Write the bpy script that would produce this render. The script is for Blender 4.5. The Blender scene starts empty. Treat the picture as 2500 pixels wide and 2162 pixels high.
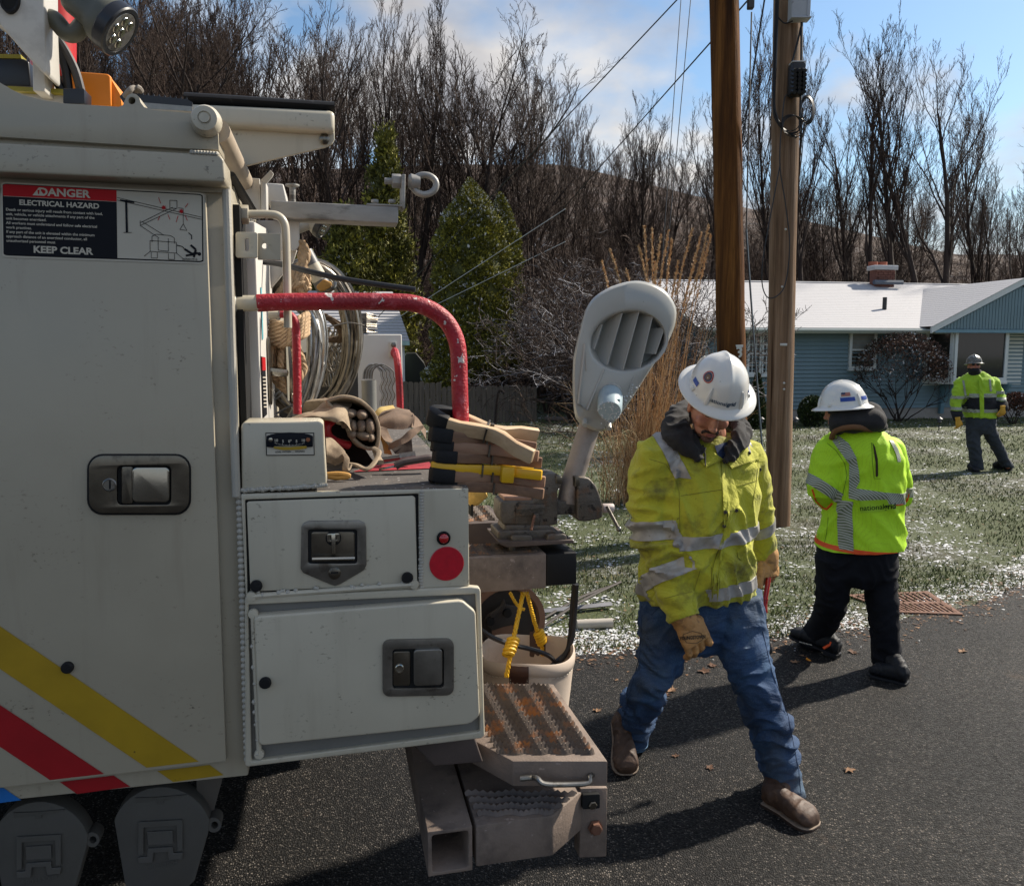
import bpy, bmesh, math, random
import numpy as np
from mathutils import Vector, Matrix, noise
from mathutils.geometry import tessellate_polygon
random.seed(7); rng = np.random.default_rng(7)
R = math.radians
V = Vector
SC = bpy.context.scene
COL = SC.collection

# ------------------------------------------------------------------ camera
F, PCX, PCY, PITCH, CAMZ = 1920.0, 1250.0, 1052.0, R(6.0), 1.8
cam = bpy.data.objects.new('camera', bpy.data.cameras.new('camera'))
COL.objects.link(cam); SC.camera = cam
cam.location = (0, 0, CAMZ); cam.rotation_euler = (R(90) - PITCH, 0, 0)
cam.data.sensor_width = 36; cam.data.lens = 36 * F / 2500
cam.data.shift_y = (PCY - 1081) / 2500
cam.data.clip_start = 0.05; cam.data.clip_end = 1500
cam.data.dof.use_dof = False

# ------------------------------------------------------------------ sky, sun, exposure
SUN_AZ, SUN_EL = R(62), R(39)
sund = V((math.sin(SUN_AZ) * math.cos(SUN_EL), math.cos(SUN_AZ) * math.cos(SUN_EL), math.sin(SUN_EL)))
W = bpy.data.worlds.new('World'); SC.world = W; W.use_nodes = True
nt = W.node_tree; nt.nodes.clear()
def N(t, **k):
    n = nt.nodes.new(t)
    for a, b in k.items(): setattr(n, a, b)
    return n
L = lambda a, b: nt.links.new(a, b)
wo = N('ShaderNodeOutputWorld'); bg = N('ShaderNodeBackground'); bg.inputs[1].default_value = 0.10
sky = N('ShaderNodeTexSky', sky_type='NISHITA', sun_disc=False)
sky.sun_elevation = SUN_EL; sky.sun_rotation = SUN_AZ; sky.air_density = 1.2; sky.dust_density = 0.6; sky.ozone_density = 2.0
tc = N('ShaderNodeTexCoord'); sx = N('ShaderNodeSeparateXYZ'); L(tc.outputs['Generated'], sx.inputs[0])
ad = N('ShaderNodeMath', operation='ADD'); L(sx.outputs[2], ad.inputs[0]); ad.inputs[1].default_value = 0.35
mx_ = N('ShaderNodeMath', operation='MAXIMUM'); L(ad.outputs[0], mx_.inputs[0]); mx_.inputs[1].default_value = 0.08
dx = N('ShaderNodeMath', operation='DIVIDE'); L(sx.outputs[0], dx.inputs[0]); L(mx_.outputs[0], dx.inputs[1])
dy = N('ShaderNodeMath', operation='DIVIDE'); L(sx.outputs[1], dy.inputs[0]); L(mx_.outputs[0], dy.inputs[1])
cx = N('ShaderNodeCombineXYZ'); L(dx.outputs[0], cx.inputs[0]); L(dy.outputs[0], cx.inputs[1]); cx.inputs[2].default_value = 7.9
nz = N('ShaderNodeTexNoise'); nz.inputs['Scale'].default_value = 1.6; nz.inputs['Detail'].default_value = 9; nz.inputs['Roughness'].default_value = 0.52
L(cx.outputs[0], nz.inputs['Vector'])
cr = N('ShaderNodeValToRGB'); cr.color_ramp.elements[0].position = 0.465; cr.color_ramp.elements[1].position = 0.585
L(nz.outputs[0], cr.inputs[0])
nz2 = N('ShaderNodeTexNoise'); nz2.inputs['Scale'].default_value = 3.4; nz2.inputs['Detail'].default_value = 5; L(cx.outputs[0], nz2.inputs['Vector'])
cc = N('ShaderNodeValToRGB'); cc.color_ramp.elements[0].position = 0.35; cc.color_ramp.elements[1].position = 0.62
cc.color_ramp.elements[0].color = (2.6, 2.65, 2.95, 1); cc.color_ramp.elements[1].color = (5.3, 5.1, 4.9, 1)
L(nz2.outputs[0], cc.inputs[0])
tint = N('ShaderNodeMix', data_type='RGBA', blend_type='MULTIPLY'); tint.inputs[0].default_value = 1
L(sky.outputs[0], tint.inputs[6]); tint.inputs[7].default_value = (0.74, 0.84, 0.90, 1)
mm = N('ShaderNodeMix', data_type='RGBA'); L(cr.outputs[0], mm.inputs[0]); L(tint.outputs[2], mm.inputs[6]); L(cc.outputs[0], mm.inputs[7])
hz = N('ShaderNodeMapRange', interpolation_type='SMOOTHSTEP'); L(sx.outputs[2], hz.inputs[0]); hz.inputs[1].default_value = 0.02; hz.inputs[2].default_value = 0.22; hz.inputs[3].default_value = 0.9; hz.inputs[4].default_value = 0.0
mh = N('ShaderNodeMix', data_type='RGBA'); L(hz.outputs[0], mh.inputs[0]); L(mm.outputs[2], mh.inputs[6]); mh.inputs[7].default_value = (3.5, 3.4, 3.5, 1)
L(mh.outputs[2], bg.inputs[0]); L(bg.outputs[0], wo.inputs[0])
sun = bpy.data.objects.new('sun', bpy.data.lights.new('sun', 'SUN')); COL.objects.link(sun)
sun.data.energy = 4.6; sun.data.angle = R(1.8); sun.data.color = (1.0, 0.91, 0.78)
sun.rotation_euler = sund.to_track_quat('Z', 'Y').to_euler()
SC.view_settings.view_transform = 'Standard'; SC.view_settings.look = 'None'
SC.view_settings.exposure = 0.72; SC.view_settings.gamma = 1; SC.view_settings.use_curve_mapping = False
SC.cycles.max_bounces = 6; SC.cycles.transparent_max_bounces = 8
SC.cycles.use_denoising = True

# ------------------------------------------------------------------ frames: a pixel of the photo to a point of the place
def ray(px, py):
    x, y = (px - PCX) / F, -(py - PCY) / F
    c, s = math.cos(PITCH), math.sin(PITCH)
    return V((x, y * s + c, y * c - s))
def wp(px, py, Y):
    d = ray(px, py); t = Y / d.y
    return V((d.x * t, Y, CAMZ + d.z * t))
def gp(px, py, z=0.0):
    d = ray(px, py); t = (z - CAMZ) / d.z
    return V((d.x * t, d.y * t, z))
def ppm(Y): return F / math.cos(PITCH) / Y
class Frame:
    def __init__(s, o, ang):
        s.M = Matrix.Translation(V(o)) @ Matrix.Rotation(ang, 4, 'Z'); s.I = s.M.inverted()
    def p(s, px, py, b):
        o = s.I @ V((0, 0, CAMZ)); d = s.I.to_3x3() @ ray(px, py); t = (b - o.y) / d.y
        return o + d * t
    def az(s, px, py, b):
        q = s.p(px, py, b); return (q.x, q.z)
TA = R(12.8)
T = Frame((0, 1.7, 0), TA)
ID = Matrix.Identity(4)

# ------------------------------------------------------------------ materials
MATS = {}
def new_mat(name):
    m = bpy.data.materials.new(name); m.use_nodes = True
    return m, m.node_tree, m.node_tree.nodes['Principled BSDF']
def ramp(t, fac, stops):
    n = t.nodes.new('ShaderNodeValToRGB'); e = n.color_ramp.elements
    while len(e) < len(stops): e.new(0.5)
    for i, (p, c) in enumerate(stops):
        e[i].position = p; e[i].color = (*c, 1) if len(c) == 3 else c
    t.links.new(fac, n.inputs[0]); return n.outputs[0]
def nzt(t, scale, detail=4, rough=0.55, vec=None, stretch=None, dist=0):
    c = t.nodes.new('ShaderNodeTexCoord'); v = vec or c.outputs['Object']
    if stretch:
        mp = t.nodes.new('ShaderNodeMapping'); mp.inputs['Scale'].default_value = stretch
        t.links.new(v, mp.inputs[0]); v = mp.outputs[0]
    n = t.nodes.new('ShaderNodeTexNoise'); n.inputs['Scale'].default_value = scale
    n.inputs['Detail'].default_value = detail; n.inputs['Roughness'].default_value = rough
    n.inputs['Distortion'].default_value = dist
    t.links.new(v, n.inputs['Vector']); return n.outputs[0]
def mixc(t, f, a, b, mode='MIX'):
    n = t.nodes.new('ShaderNodeMix'); n.data_type = 'RGBA'; n.blend_type = mode
    for s, i in ((f, 0), (a, 6), (b, 7)):
        if isinstance(s, (int, float)): n.inputs[i].default_value = s
        elif isinstance(s, tuple): n.inputs[i].default_value = (*s, 1)
        else: t.links.new(s, n.inputs[i])
    return n.outputs[2]
def bumpn(t, b, h, strength, dist=0.002, prev=None):
    n = t.nodes.new('ShaderNodeBump'); n.inputs['Strength'].default_value = strength; n.inputs['Distance'].default_value = dist
    t.links.new(h, n.inputs['Height'])
    if prev: t.links.new(prev, n.inputs['Normal'])
    t.links.new(n.outputs[0], b.inputs['Normal']); return n.outputs[0]
def sc3(c, k): return tuple(min(1, x * k) for x in c)
def mat(name, c, rough=0.5, metal=0.0, var=0.12, vs=6, c2=None, lo=0.58, hi=0.66, s2=14, bump=0.15, bs=220, bd=0.001,
        stretch=None, c3=None, lo3=0.64, hi3=0.68, s3=60, spec=0.5, coat=0, rough2=None, sheen=0):
    if name in MATS: return MATS[name]
    m, t, b = new_mat(name)
    n = nzt(t, vs, 5, 0.6, stretch=stretch)
    col = ramp(t, n, [(0.3, sc3(c, 1 - var)), (0.7, sc3(c, 1 + var))])
    if c2:
        k = ramp(t, nzt(t, s2, 6, 0.62, stretch=stretch), [(lo, (0, 0, 0)), (hi, (1, 1, 1))])
        col = mixc(t, k, col, c2)
        if rough2 is not None:
            r = t.nodes.new('ShaderNodeMapRange'); t.links.new(k, r.inputs[0]); r.inputs[3].default_value = rough; r.inputs[4].default_value = rough2
            t.links.new(r.outputs[0], b.inputs['Roughness'])
    if c3:
        k = ramp(t, nzt(t, s3, 3, 0.6), [(lo3, (0, 0, 0)), (hi3, (1, 1, 1))])
        col = mixc(t, k, col, c3)
    t.links.new(col, b.inputs['Base Color'])
    if not (c2 and rough2 is not None): b.inputs['Roughness'].default_value = rough
    b.inputs['Metallic'].default_value = metal; b.inputs['Specular IOR Level'].default_value = spec
    b.inputs['Coat Weight'].default_value = coat; b.inputs['Coat Roughness'].default_value = 0.12
    b.inputs['Sheen Weight'].default_value = sheen
    if bump: bumpn(t, b, nzt(t, bs, 3, 0.6), bump, bd)
    MATS[name] = m; return m

# ------------------------------------------------------------------ mesh building
WM = {}
def reg(o, M, parent=None):
    if parent is not None:
        o.parent = parent; WM[o.name] = WM[parent.name]
    else:
        o.matrix_world = M; WM[o.name] = M
    COL.objects.link(o); return o
def thing(name, label, cat, M=None, group=None):
    o = bpy.data.objects.new(name, None); o.empty_display_size = 0.1
    o['label'] = label; o['category'] = cat
    if group: o['group'] = group
    return reg(o, M or ID)
def tag(o, label=None, cat=None, group=None, kind=None):
    for k, v in (('label', label), ('category', cat), ('group', group), ('kind', kind)):
        if v: o[k] = v
    return o
def TT(x, y, z): return T.M @ Matrix.Translation((x, y, z))
def WT(p): return Matrix.Translation(V(p))
def np_mesh(name, vs, fs, mats, smooth=False, mi=None):
    me = bpy.data.meshes.new(name)
    vs = np.asarray(vs, dtype=np.float32).reshape(-1, 3); fs = np.asarray(fs, dtype=np.int32); k = fs.shape[1]
    me.vertices.add(len(vs)); me.vertices.foreach_set('co', vs.ravel())
    me.loops.add(fs.size); me.loops.foreach_set('vertex_index', fs.ravel())
    me.polygons.add(len(fs)); me.polygons.foreach_set('loop_start', np.arange(0, fs.size, k, dtype=np.int32))
    try: me.polygons.foreach_set('loop_total', np.full(len(fs), k, dtype=np.int32))
    except Exception: pass
    if mi is not None: me.polygons.foreach_set('material_index', np.asarray(mi, dtype=np.int32))
    if smooth: me.polygons.foreach_set('use_smooth', np.ones(len(fs), dtype=bool))
    for m in mats: me.materials.append(m)
    me.update(calc_edges=True); return me
class MB:
    def __init__(s, frame=None): s.v = []; s.f = []; s.M = frame
    def add(s, vs, fs):
        o = len(s.v); s.v += [V(p) for p in vs]; s.f += [tuple(i + o for i in f) for f in fs]; return s
    def box(s, x0, x1, y0, y1, z0, z1, M=None):
        vs = [V((x, y, z)) for x in (x0, x1) for y in (y0, y1) for z in (z0, z1)]
        if M: vs = [M @ p for p in vs]
        return s.add(vs, [(0, 1, 3, 2), (4, 6, 7, 5), (0, 4, 5, 1), (2, 3, 7, 6), (0, 2, 6, 4), (1, 5, 7, 3)])
    def prism(s, poly, b0, b1, axis='y', M=None, hole=None, b0f=None):
        # poly in (a, z); extruded along b from b0 to b1
        poly = [tuple(p) for p in poly]
        ar = sum(p[0] * q[1] - q[0] * p[1] for p, q in zip(poly, poly[1:] + poly[:1]))
        if ar < 0: poly = poly[::-1]
        loops = [poly]
        if hole:
            h = [tuple(p) for p in hole]
            ah = sum(p[0] * q[1] - q[0] * p[1] for p, q in zip(h, h[1:] + h[:1]))
            loops.append(h[::-1] if ah > 0 else h)
        fl = [p for l in loops for p in l]; n = len(fl)
        m3 = {'y': lambda a, z, b: V((a, b, z)), 'z': lambda a, z, b: V((a, z, b)), 'x': lambda a, z, b: V((b, a, z))}[axis]
        vs = [m3(a, z, b0) for a, z in fl] + [m3(a, z, b1) for a, z in fl]
        if M: vs = [M @ p for p in vs]
        if hole:
            tr = tessellate_polygon([[V((x, y, 0)) for x, y in l] for l in loops])
            fs = [tuple(t) for t in tr] + [tuple(i + n for i in reversed(t)) for t in tr]
        else: fs = [tuple(range(n)), tuple(range(2 * n - 1, n - 1, -1))]
        o = 0
        for l in loops:
            k = len(l); fs += [(o + i, o + i + n, o + (i + 1) % k + n, o + (i + 1) % k) for i in range(k)]; o += k
        return s.add(vs, fs)
    def rings(s, rings, close=False, cap=True):
        n = len(rings[0]); o = len(s.v)
        for r in rings: s.v += [V(p) for p in r]
        m = len(rings)
        for i in range(m if close else m - 1):
            a, b = o + i * n, o + ((i + 1) % m) * n
            for j in range(n): s.f.append((a + j, a + (j + 1) % n, b + (j + 1) % n, b + j))
        if cap and not close:
            s.f.append(tuple(o + j for j in range(n - 1, -1, -1))); s.f.append(tuple(o + (m - 1) * n + j for j in range(n)))
        return s
    def tube(s, path, r, n=8, closed=False, cap=True, flat=1.0, up=None):
        P = [V(p) for p in path]; m = len(P)
        rs = r if isinstance(r, (list, tuple)) else [r] * m
        u = up.copy() if up else None; out = []
        for i in range(m):
            a, b = (P[(i - 1) % m], P[(i + 1) % m]) if closed else (P[max(i - 1, 0)], P[min(i + 1, m - 1)])
            t = (b - a).normalized()
            if u is None:
                u = V((0, 0, 1)) if abs(t.z) < 0.9 else V((1, 0, 0))
            w = t.cross(u).normalized(); u = w.cross(t).normalized()
            out.append([P[i] + (w * math.cos(q) + u * math.sin(q) * flat) * rs[i] for q in (2 * math.pi * k / n for k in range(n))])
        return s.rings(out, closed, cap)
    def lathe(s, prof, M=None, n=20, ex=1, ey=1):
        # prof [(r, h)] about local z
        rg = []
        for r, h in prof:
            r = max(r, 1e-5)
            q = [V((r * ex * math.cos(2 * math.pi * k / n), r * ey * math.sin(2 * math.pi * k / n), h)) for k in range(n)]
            rg.append([M @ p for p in q] if M else q)
        return s.rings(rg)
    def ball(s, c, r, M=None, n=10):
        r = (r, r, r) if isinstance(r, (int, float)) else r
        Q = Matrix.Translation(V(c)) @ (M.to_4x4() if M else ID)
        rg = []
        for i in range(n + 1):
            ph = -math.pi / 2 + math.pi * i / n; k = max(math.cos(ph), 1e-4)
            rg.append([Q @ V((r[0] * k * math.cos(t), r[1] * k * math.sin(t), r[2] * math.sin(ph))) for t in (2 * math.pi * j / (n + 4) for j in range(n + 4))])
        return s.rings(rg)
    def obj(s, name, m, parent=None, M=None, bevel=0, seg=2, smooth=35, fix=True):
        M = M or (WM[parent.name] if parent is not None else ID)
        fr = s.M if s.M is not None else M
        X = M.inverted() @ fr
        me = bpy.data.meshes.new(name)
        me.from_pydata([X @ p for p in s.v], [], s.f); me.materials.append(m)
        if fix or bevel:
            bm = bmesh.new(); bm.from_mesh(me)
            if bevel:
                pass
            if fix: bmesh.ops.recalc_face_normals(bm, faces=bm.faces)
            if bevel:
                es = [e for e in bm.edges if len(e.link_faces) == 2 and e.calc_face_angle(0) > 0.45]
                bmesh.ops.bevel(bm, geom=es, offset=bevel, segments=seg, profile=0.5, affect='EDGES', clamp_overlap=True)
            bm.to_mesh(me); bm.free()
        if smooth:
            me.polygons.foreach_set('use_smooth', np.ones(len(me.polygons), dtype=bool)); me.set_sharp_from_angle(angle=R(smooth))
        o = bpy.data.objects.new(name, me)
        return reg(o, M, parent)
def disc(c, r, n=20, ry=None, a0=0):
    return [(c[0] + r * math.cos(a0 + 2 * math.pi * k / n), c[1] + (ry or r) * math.sin(a0 + 2 * math.pi * k / n)) for k in range(n)]
def rrect(x0, x1, z0, z1, r, n=4):
    out = []
    for cx_, cz_, a in ((x1 - r, z1 - r, 0), (x0 + r, z1 - r, 90), (x0 + r, z0 + r, 180), (x1 - r, z0 + r, 270)):
        out += [(cx_ + r * math.cos(R(a + 90 * k / n)), cz_ + r * math.sin(R(a + 90 * k / n))) for k in range(n + 1)]
    return out
def smoothpath(P, k=6, closed=False):
    P = [V(p) for p in P]; n = len(P); out = []
    for i in range(n if closed else n - 1):
        g = lambda j: P[j % n] if closed else P[min(max(j, 0), n - 1)]
        p0, p1, p2, p3 = g(i - 1), g(i), g(i + 1), g(i + 2)
        for s in range(k):
            t = s / k
            out.append(0.5 * ((2 * p1) + (p2 - p0) * t + (2 * p0 - 5 * p1 + 4 * p2 - p3) * t * t + (3 * p1 - p0 - 3 * p2 + p3) * t ** 3))
    if not closed: out.append(P[-1])
    return out
def rope(mb, path, r, pitch=None, closed=False, k=10, n=5, strands=3):
    P = smoothpath(path, k, closed); pitch = pitch or r * 9
    u = None; m = len(P); fr = []; s = 0
    for i in range(m):
        a, b = (P[(i - 1) % m], P[(i + 1) % m]) if closed else (P[max(i - 1, 0)], P[min(i + 1, m - 1)])
        t = (b - a).normalized()
        if u is None: u = V((0, 0, 1)) if abs(t.z) < 0.9 else V((1, 0, 0))
        w = t.cross(u).normalized(); u = w.cross(t).normalized()
        if i: s += (P[i] - P[i - 1]).length
        fr.append((P[i], w.copy(), u.copy(), s))
    for q in range(strands):
        pts = [p + (w * math.cos(2 * math.pi * (s / pitch + q / strands)) + uu * math.sin(2 * math.pi * (s / pitch + q / strands))) * r * 0.5 for p, w, uu, s in fr]
        mb.tube(pts, r * 0.56, n, closed=closed)
    return mb
def text_geo(txt, size, offset=0.0, align='CENTER', space=1.0):
    cu = bpy.data.curves.new('lettering', 'FONT'); cu.body = txt; cu.size = size; cu.offset = offset
    cu.align_x = align; cu.align_y = 'CENTER'; cu.resolution_u = 3; cu.space_character = space
    o = bpy.data.objects.new('lettering', cu); COL.objects.link(o)
    dg = bpy.context.evaluated_depsgraph_get(); me = bpy.data.meshes.new_from_object(o.evaluated_get(dg))
    vs = [v.co.copy() for v in me.vertices]; fs = [tuple(p.vertices) for p in me.polygons]
    COL.objects.unlink(o); bpy.data.objects.remove(o); bpy.data.curves.remove(cu); bpy.data.meshes.remove(me)
    return vs, fs
def text_obj(name, txt, size, m, parent, at, M=None, offset=0.0, fn=None, align='CENTER', space=1.0, stretch=1.0):
    # at(x, y) -> point in the frame M (default: the parent's)
    vs, fs = text_geo(txt, size, offset, align, space)
    mb = MB(M); mb.add([at(v.x * stretch, v.y) for v in vs], fs)
    return mb.obj(name, m, parent, smooth=0, fix=False)
def copy_thing(o, M, label, group=None):
    c = o.copy(); COL.objects.link(c); c.matrix_world = M; c['label'] = label; WM[c.name] = M
    if group: c['group'] = group
    def rec(src, dst):
        for ch in [x for x in bpy.data.objects if x.parent == src]:
            d = ch.copy(); COL.objects.link(d); d.parent = dst; WM[d.name] = M; rec(ch, d)
    rec(o, c); return c
# ================================================================== ground, road, hill
def hill(x, y):
    t = min(max((y - 25) / 65.0, 0), 1); s = t * t * (3 - 2 * t)
    k = 1.0 - 0.45 * min(max((x - 5) / 40.0, 0), 1)
    z = 21.0 * s * k + max(0, y - 90) * 0.05 * k
    if y > 24: z += min(1, (y - 24) / 14) * 0.5 * noise.noise(V((x * 0.09, y * 0.09, 0)))
    return z
def lawn_mat():
    m, t, b = new_mat('snow_dusted_lawn')
    n1 = nzt(t, 0.45, 5, 0.6); n2 = nzt(t, 9, 6, 0.7); n3 = nzt(t, 45, 5, 0.75)
    g = ramp(t, n3, [(0.3, (0.015, 0.022, 0.008)), (0.52, (0.060, 0.078, 0.022)), (0.7, (0.13, 0.13, 0.055))])
    g2 = ramp(t, n2, [(0.35, (0.03, 0.022, 0.014)), (0.6, (0.07, 0.055, 0.035))])
    base = mixc(t, ramp(t, n1, [(0.5, (0, 0, 0)), (0.72, (1, 1, 1))]), g, g2)
    a = t.nodes.new('ShaderNodeMath'); a.operation = 'ADD'; t.links.new(n2, a.inputs[0]); t.links.new(n3, a.inputs[1])
    a2 = t.nodes.new('ShaderNodeMath'); a2.operation = 'MULTIPLY_ADD'; t.links.new(n1, a2.inputs[0]); a2.inputs[1].default_value = 0.45; t.links.new(a.outputs[0], a2.inputs[2])
    k = ramp(t, a2.outputs[0], [(0.0, (0, 0, 0)), (1.0, (1, 1, 1))])
    mr = t.nodes.new('ShaderNodeMapRange'); t.links.new(a2.outputs[0], mr.inputs[0])
    mr.inputs[1].default_value = 1.30; mr.inputs[2].default_value = 1.50
    col = mixc(t, mr.outputs[0], base, (0.48, 0.49, 0.50))
    t.links.new(col, b.inputs['Base Color']); b.inputs['Roughness'].default_value = 0.9
    p = bumpn(t, b, n3, 0.8, 0.02); return m
def woods_floor_mat():
    m, t, b = new_mat('leaf_litter_with_snow')
    n2 = nzt(t, 3, 8, 0.75); n3 = nzt(t, 0.25, 4, 0.6)
    g = ramp(t, nzt(t, 12, 6, 0.7), [(0.3, (0.02, 0.011, 0.007)), (0.6, (0.07, 0.037, 0.022)), (0.8, (0.12, 0.068, 0.042))])
    mr = t.nodes.new('ShaderNodeMath'); mr.operation = 'MULTIPLY_ADD'; t.links.new(n3, mr.inputs[0]); mr.inputs[1].default_value = 0.4; t.links.new(n2, mr.inputs[2])
    k = ramp(t, mr.outputs[0], [(0.74, (0, 0, 0)), (0.84, (1, 1, 1))])
    t.links.new(mixc(t, k, g, (0.16, 0.15, 0.15)), b.inputs['Base Color']); b.inputs['Roughness'].default_value = 0.95
    bumpn(t, b, n2, 1.0, 0.1); return m
lawnM, woodsM = lawn_mat(), woods_floor_mat()
xs = np.linspace(-110, 130, 121); ys = np.concatenate([np.linspace(-70, 20, 16), np.linspace(22, 130, 70), np.linspace(140, 320, 8)])
vs = [(x, y, hill(x, y)) for y in ys for x in xs]; nx = len(xs)
fs = [(j * nx + i, j * nx + i + 1, (j + 1) * nx + i + 1, (j + 1) * nx + i) for j in range(len(ys) - 1) for i in range(nx - 1)]
mi = [1 if ys[j] > 27 else 0 for j in range(len(ys) - 1) for i in range(nx - 1)]
o = bpy.data.objects.new('ground', np_mesh('ground', vs, fs, [lawnM, woodsM], True, mi)); COL.objects.link(o); tag(o, kind='structure')

def asphalt_mat():
    m, t, b = new_mat('asphalt')
    c = t.nodes.new('ShaderNodeTexCoord'); vo = t.nodes.new('ShaderNodeTexVoronoi'); vo.inputs['Scale'].default_value = 135
    t.links.new(c.outputs['Object'], vo.inputs['Vector'])
    hs = t.nodes.new('ShaderNodeSeparateColor'); t.links.new(vo.outputs['Color'], hs.inputs[0])
    stone = ramp(t, hs.outputs[0], [(0.0, (0.006, 0.006, 0.006)), (0.5, (0.012, 0.0115, 0.011)), (0.80, (0.042, 0.039, 0.035)), (1.0, (0.17, 0.156, 0.14))])
    gap = ramp(t, vo.outputs['Distance'], [(0.25, (1, 1, 1)), (0.6, (0.1, 0.1, 0.1))])
    col = mixc(t, 1.0, stone, gap, 'MULTIPLY')
    big = ramp(t, nzt(t, 1.1, 6, 0.65), [(0.35, (0.62, 0.62, 0.64)), (0.65, (1.5, 1.42, 1.34))])
    col = mixc(t, 1.0, col, big, 'MULTIPLY')
    st = ramp(t, nzt(t, 2.3, 5, 0.7), [(0.62, (0, 0, 0)), (0.74, (0.30, 0.30, 0.30))])
    col = mixc(t, st, col, (0.16, 0.10, 0.06))
    t.links.new(col, b.inputs['Base Color'])
    t.links.new(ramp(t, hs.outputs[1], [(0, (0.55,) * 3), (1, (0.9,) * 3)]), b.inputs['Roughness']); b.inputs['Specular IOR Level'].default_value = 0.3
    p = bumpn(t, b, gap, 0.9, 0.004); return m
asph = asphalt_mat()
def road_edge(x):
    pts = [(-60, 4.6), (-1, 4.45), (0.4, 4.5), (0.9, 4.55), (1.6, 4.75), (2.4, 5.0), (3.2, 5.35), (4.5, 6.3), (7, 9.0), (12, 12), (60, 15)]
    for (x0, y0), (x1, y1) in zip(pts, pts[1:]):
        if x <= x1: return y0 + (y1 - y0) * (x - x0) / (x1 - x0) + 0.10 * noise.noise(V((x * 2.3, 0, 5))) + 0.06 * noise.noise(V((x * 9, 0, 5)))
    return 15
ex = sorted(set(list(np.linspace(-60, -2, 12)) + list(np.linspace(-2, 8, 240)) + list(np.linspace(8, 60, 20))))
m = MB(); pv = [(x, road_edge(x), 0.004) for x in ex]; o_ = len(pv)
m.add(pv + [(x, -55, 0.004) for x in ex], [(i, i + 1, o_ + i + 1, o_ + i) for i in range(o_ - 1)])
tag(m.obj('road', asph, smooth=0), kind='structure')

# grass blades, snow flecks and leaf litter on the lawn and along the road edge
def lawn_pts(n, ymax=21, xa=-8, xb=17, pw=2.0):
    # denser near the camera, as far as the lawn edge
    y = 4.4 + (ymax - 4.4) * rng.random(n) ** pw; x = (-0.75 + rng.random(n) * 1.5) * y * 0.95
    e = np.array([road_edge(a) for a in x]); k = y > e - 0.03; return x[k], y[k]
gm = [mat('grass_dark', (0.035, 0.052, 0.014), 0.8, bump=0), mat('grass_mid', (0.12, 0.145, 0.035), 0.75, bump=0), mat('grass_straw', (0.23, 0.19, 0.09), 0.85, bump=0)]
gx, gy = lawn_pts(170000)
dn = np.array([noise.noise(V((a * 1.1, b * 1.1, 1))) + 0.6 * noise.noise(V((a * 6, b * 6, 2))) for a, b in zip(gx, gy)])
k = rng.random(len(gx)) < np.clip(0.55 + dn * 1.1, 0.06, 1); gx, gy, dnk = gx[k], gy[k], dn[k]
n = len(gx); ang = rng.random(n) * 6.283; h = (0.010 + rng.random(n) * 0.024) * (1 + gy * 0.05); wd = (0.0016 + rng.random(n) * 0.002) * (1 + gy * 0.14)
ca, sa = np.cos(ang), np.sin(ang); ln = rng.random(n) * 0.9; la = rng.random(n) * 6.283
v = np.zeros((n, 3, 3)); v[:, 0] = np.stack([gx - ca * wd, gy - sa * wd, 0 * gx], 1); v[:, 1] = np.stack([gx + ca * wd, gy + sa * wd, 0 * gx], 1)
v[:, 2] = np.stack([gx + np.cos(la) * h * ln, gy + np.sin(la) * h * ln, h], 1)
o = bpy.data.objects.new('grass', np_mesh('grass', v, np.arange(3 * n).reshape(-1, 3), gm, mi=rng.choice(3, n, p=[0.42, 0.43, 0.15]))); COL.objects.link(o)
tag(o, 'short green grass with snow dusting on the lawn', 'grass', kind='stuff')
snowM = mat('snow', (0.58, 0.59, 0.60), 0.7, var=0.05, bump=0.2, bs=120, bd=0.004)
def flecks(name, x, y, s, M_, mi=None, z0=0.002, up=0.7):
    n = len(x); v = np.zeros((n, 4, 3)); c = np.stack([x, y, np.full(n, z0)], 1)
    for q in range(3):
        a = rng.random(n) * 1.2 + q * 2.09
        v[:, q] = c + np.stack([np.cos(a) * s, np.sin(a) * s * 0.8, rng.random(n) * s * 0.25], 1)
    v[:, 3] = c + np.stack([0 * x, 0 * x, s * up], 1)
    f = np.arange(n)[:, None, None] * 4 + np.array([[0, 1, 3], [1, 2, 3], [2, 0, 3]])[None]
    return np_mesh(name, v, f.reshape(-1, 3), M_, mi=None if mi is None else np.repeat(mi, 3))
fx, fy = lawn_pts(150000, pw=1.9)
dn = np.array([noise.noise(V((a * 1.1, b * 1.1, 1))) + 0.8 * noise.noise(V((a * 3.2, b * 4.2, 9))) for a, b in zip(fx, fy)])
eg = np.array([road_edge(a) for a in fx]); near = np.exp(-((fy - eg - 0.15) / 0.22) ** 2)
k = rng.random(len(fx)) < np.clip(0.10 - dn * 0.70 + near * 0.5, 0.015, 1); fx, fy = fx[k], fy[k]
s = (0.004 + rng.random(len(fx)) ** 2 * 0.013) * (1 + fy * 0.07)
ex_ = rng.normal(0, 0.15, 15000); rx = rng.uniform(-2, 6.5, 15000); ry = np.array([road_edge(a) for a in rx]) + 0.16 + ex_
fx = np.concatenate([fx, rx]); fy = np.concatenate([fy, ry]); s = np.concatenate([s, 0.003 + rng.random(15000) ** 2.5 * 0.012])
pk_ = np.array([noise.noise(V((a * 1.7, b * 2.2, 4))) for a, b in zip(fx, fy)]); kp = (rng.random(len(fx)) < np.clip(.62 + 1.5 * pk_, .08, 1)); fx, fy, s = fx[kp], fy[kp], s[kp]
o = bpy.data.objects.new('snow', flecks('snow', fx, fy, s, [snowM], up=0.45)); COL.objects.link(o)
tag(o, 'thin patchy snow on the lawn and along the road edge', 'snow', kind='stuff')
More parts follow.
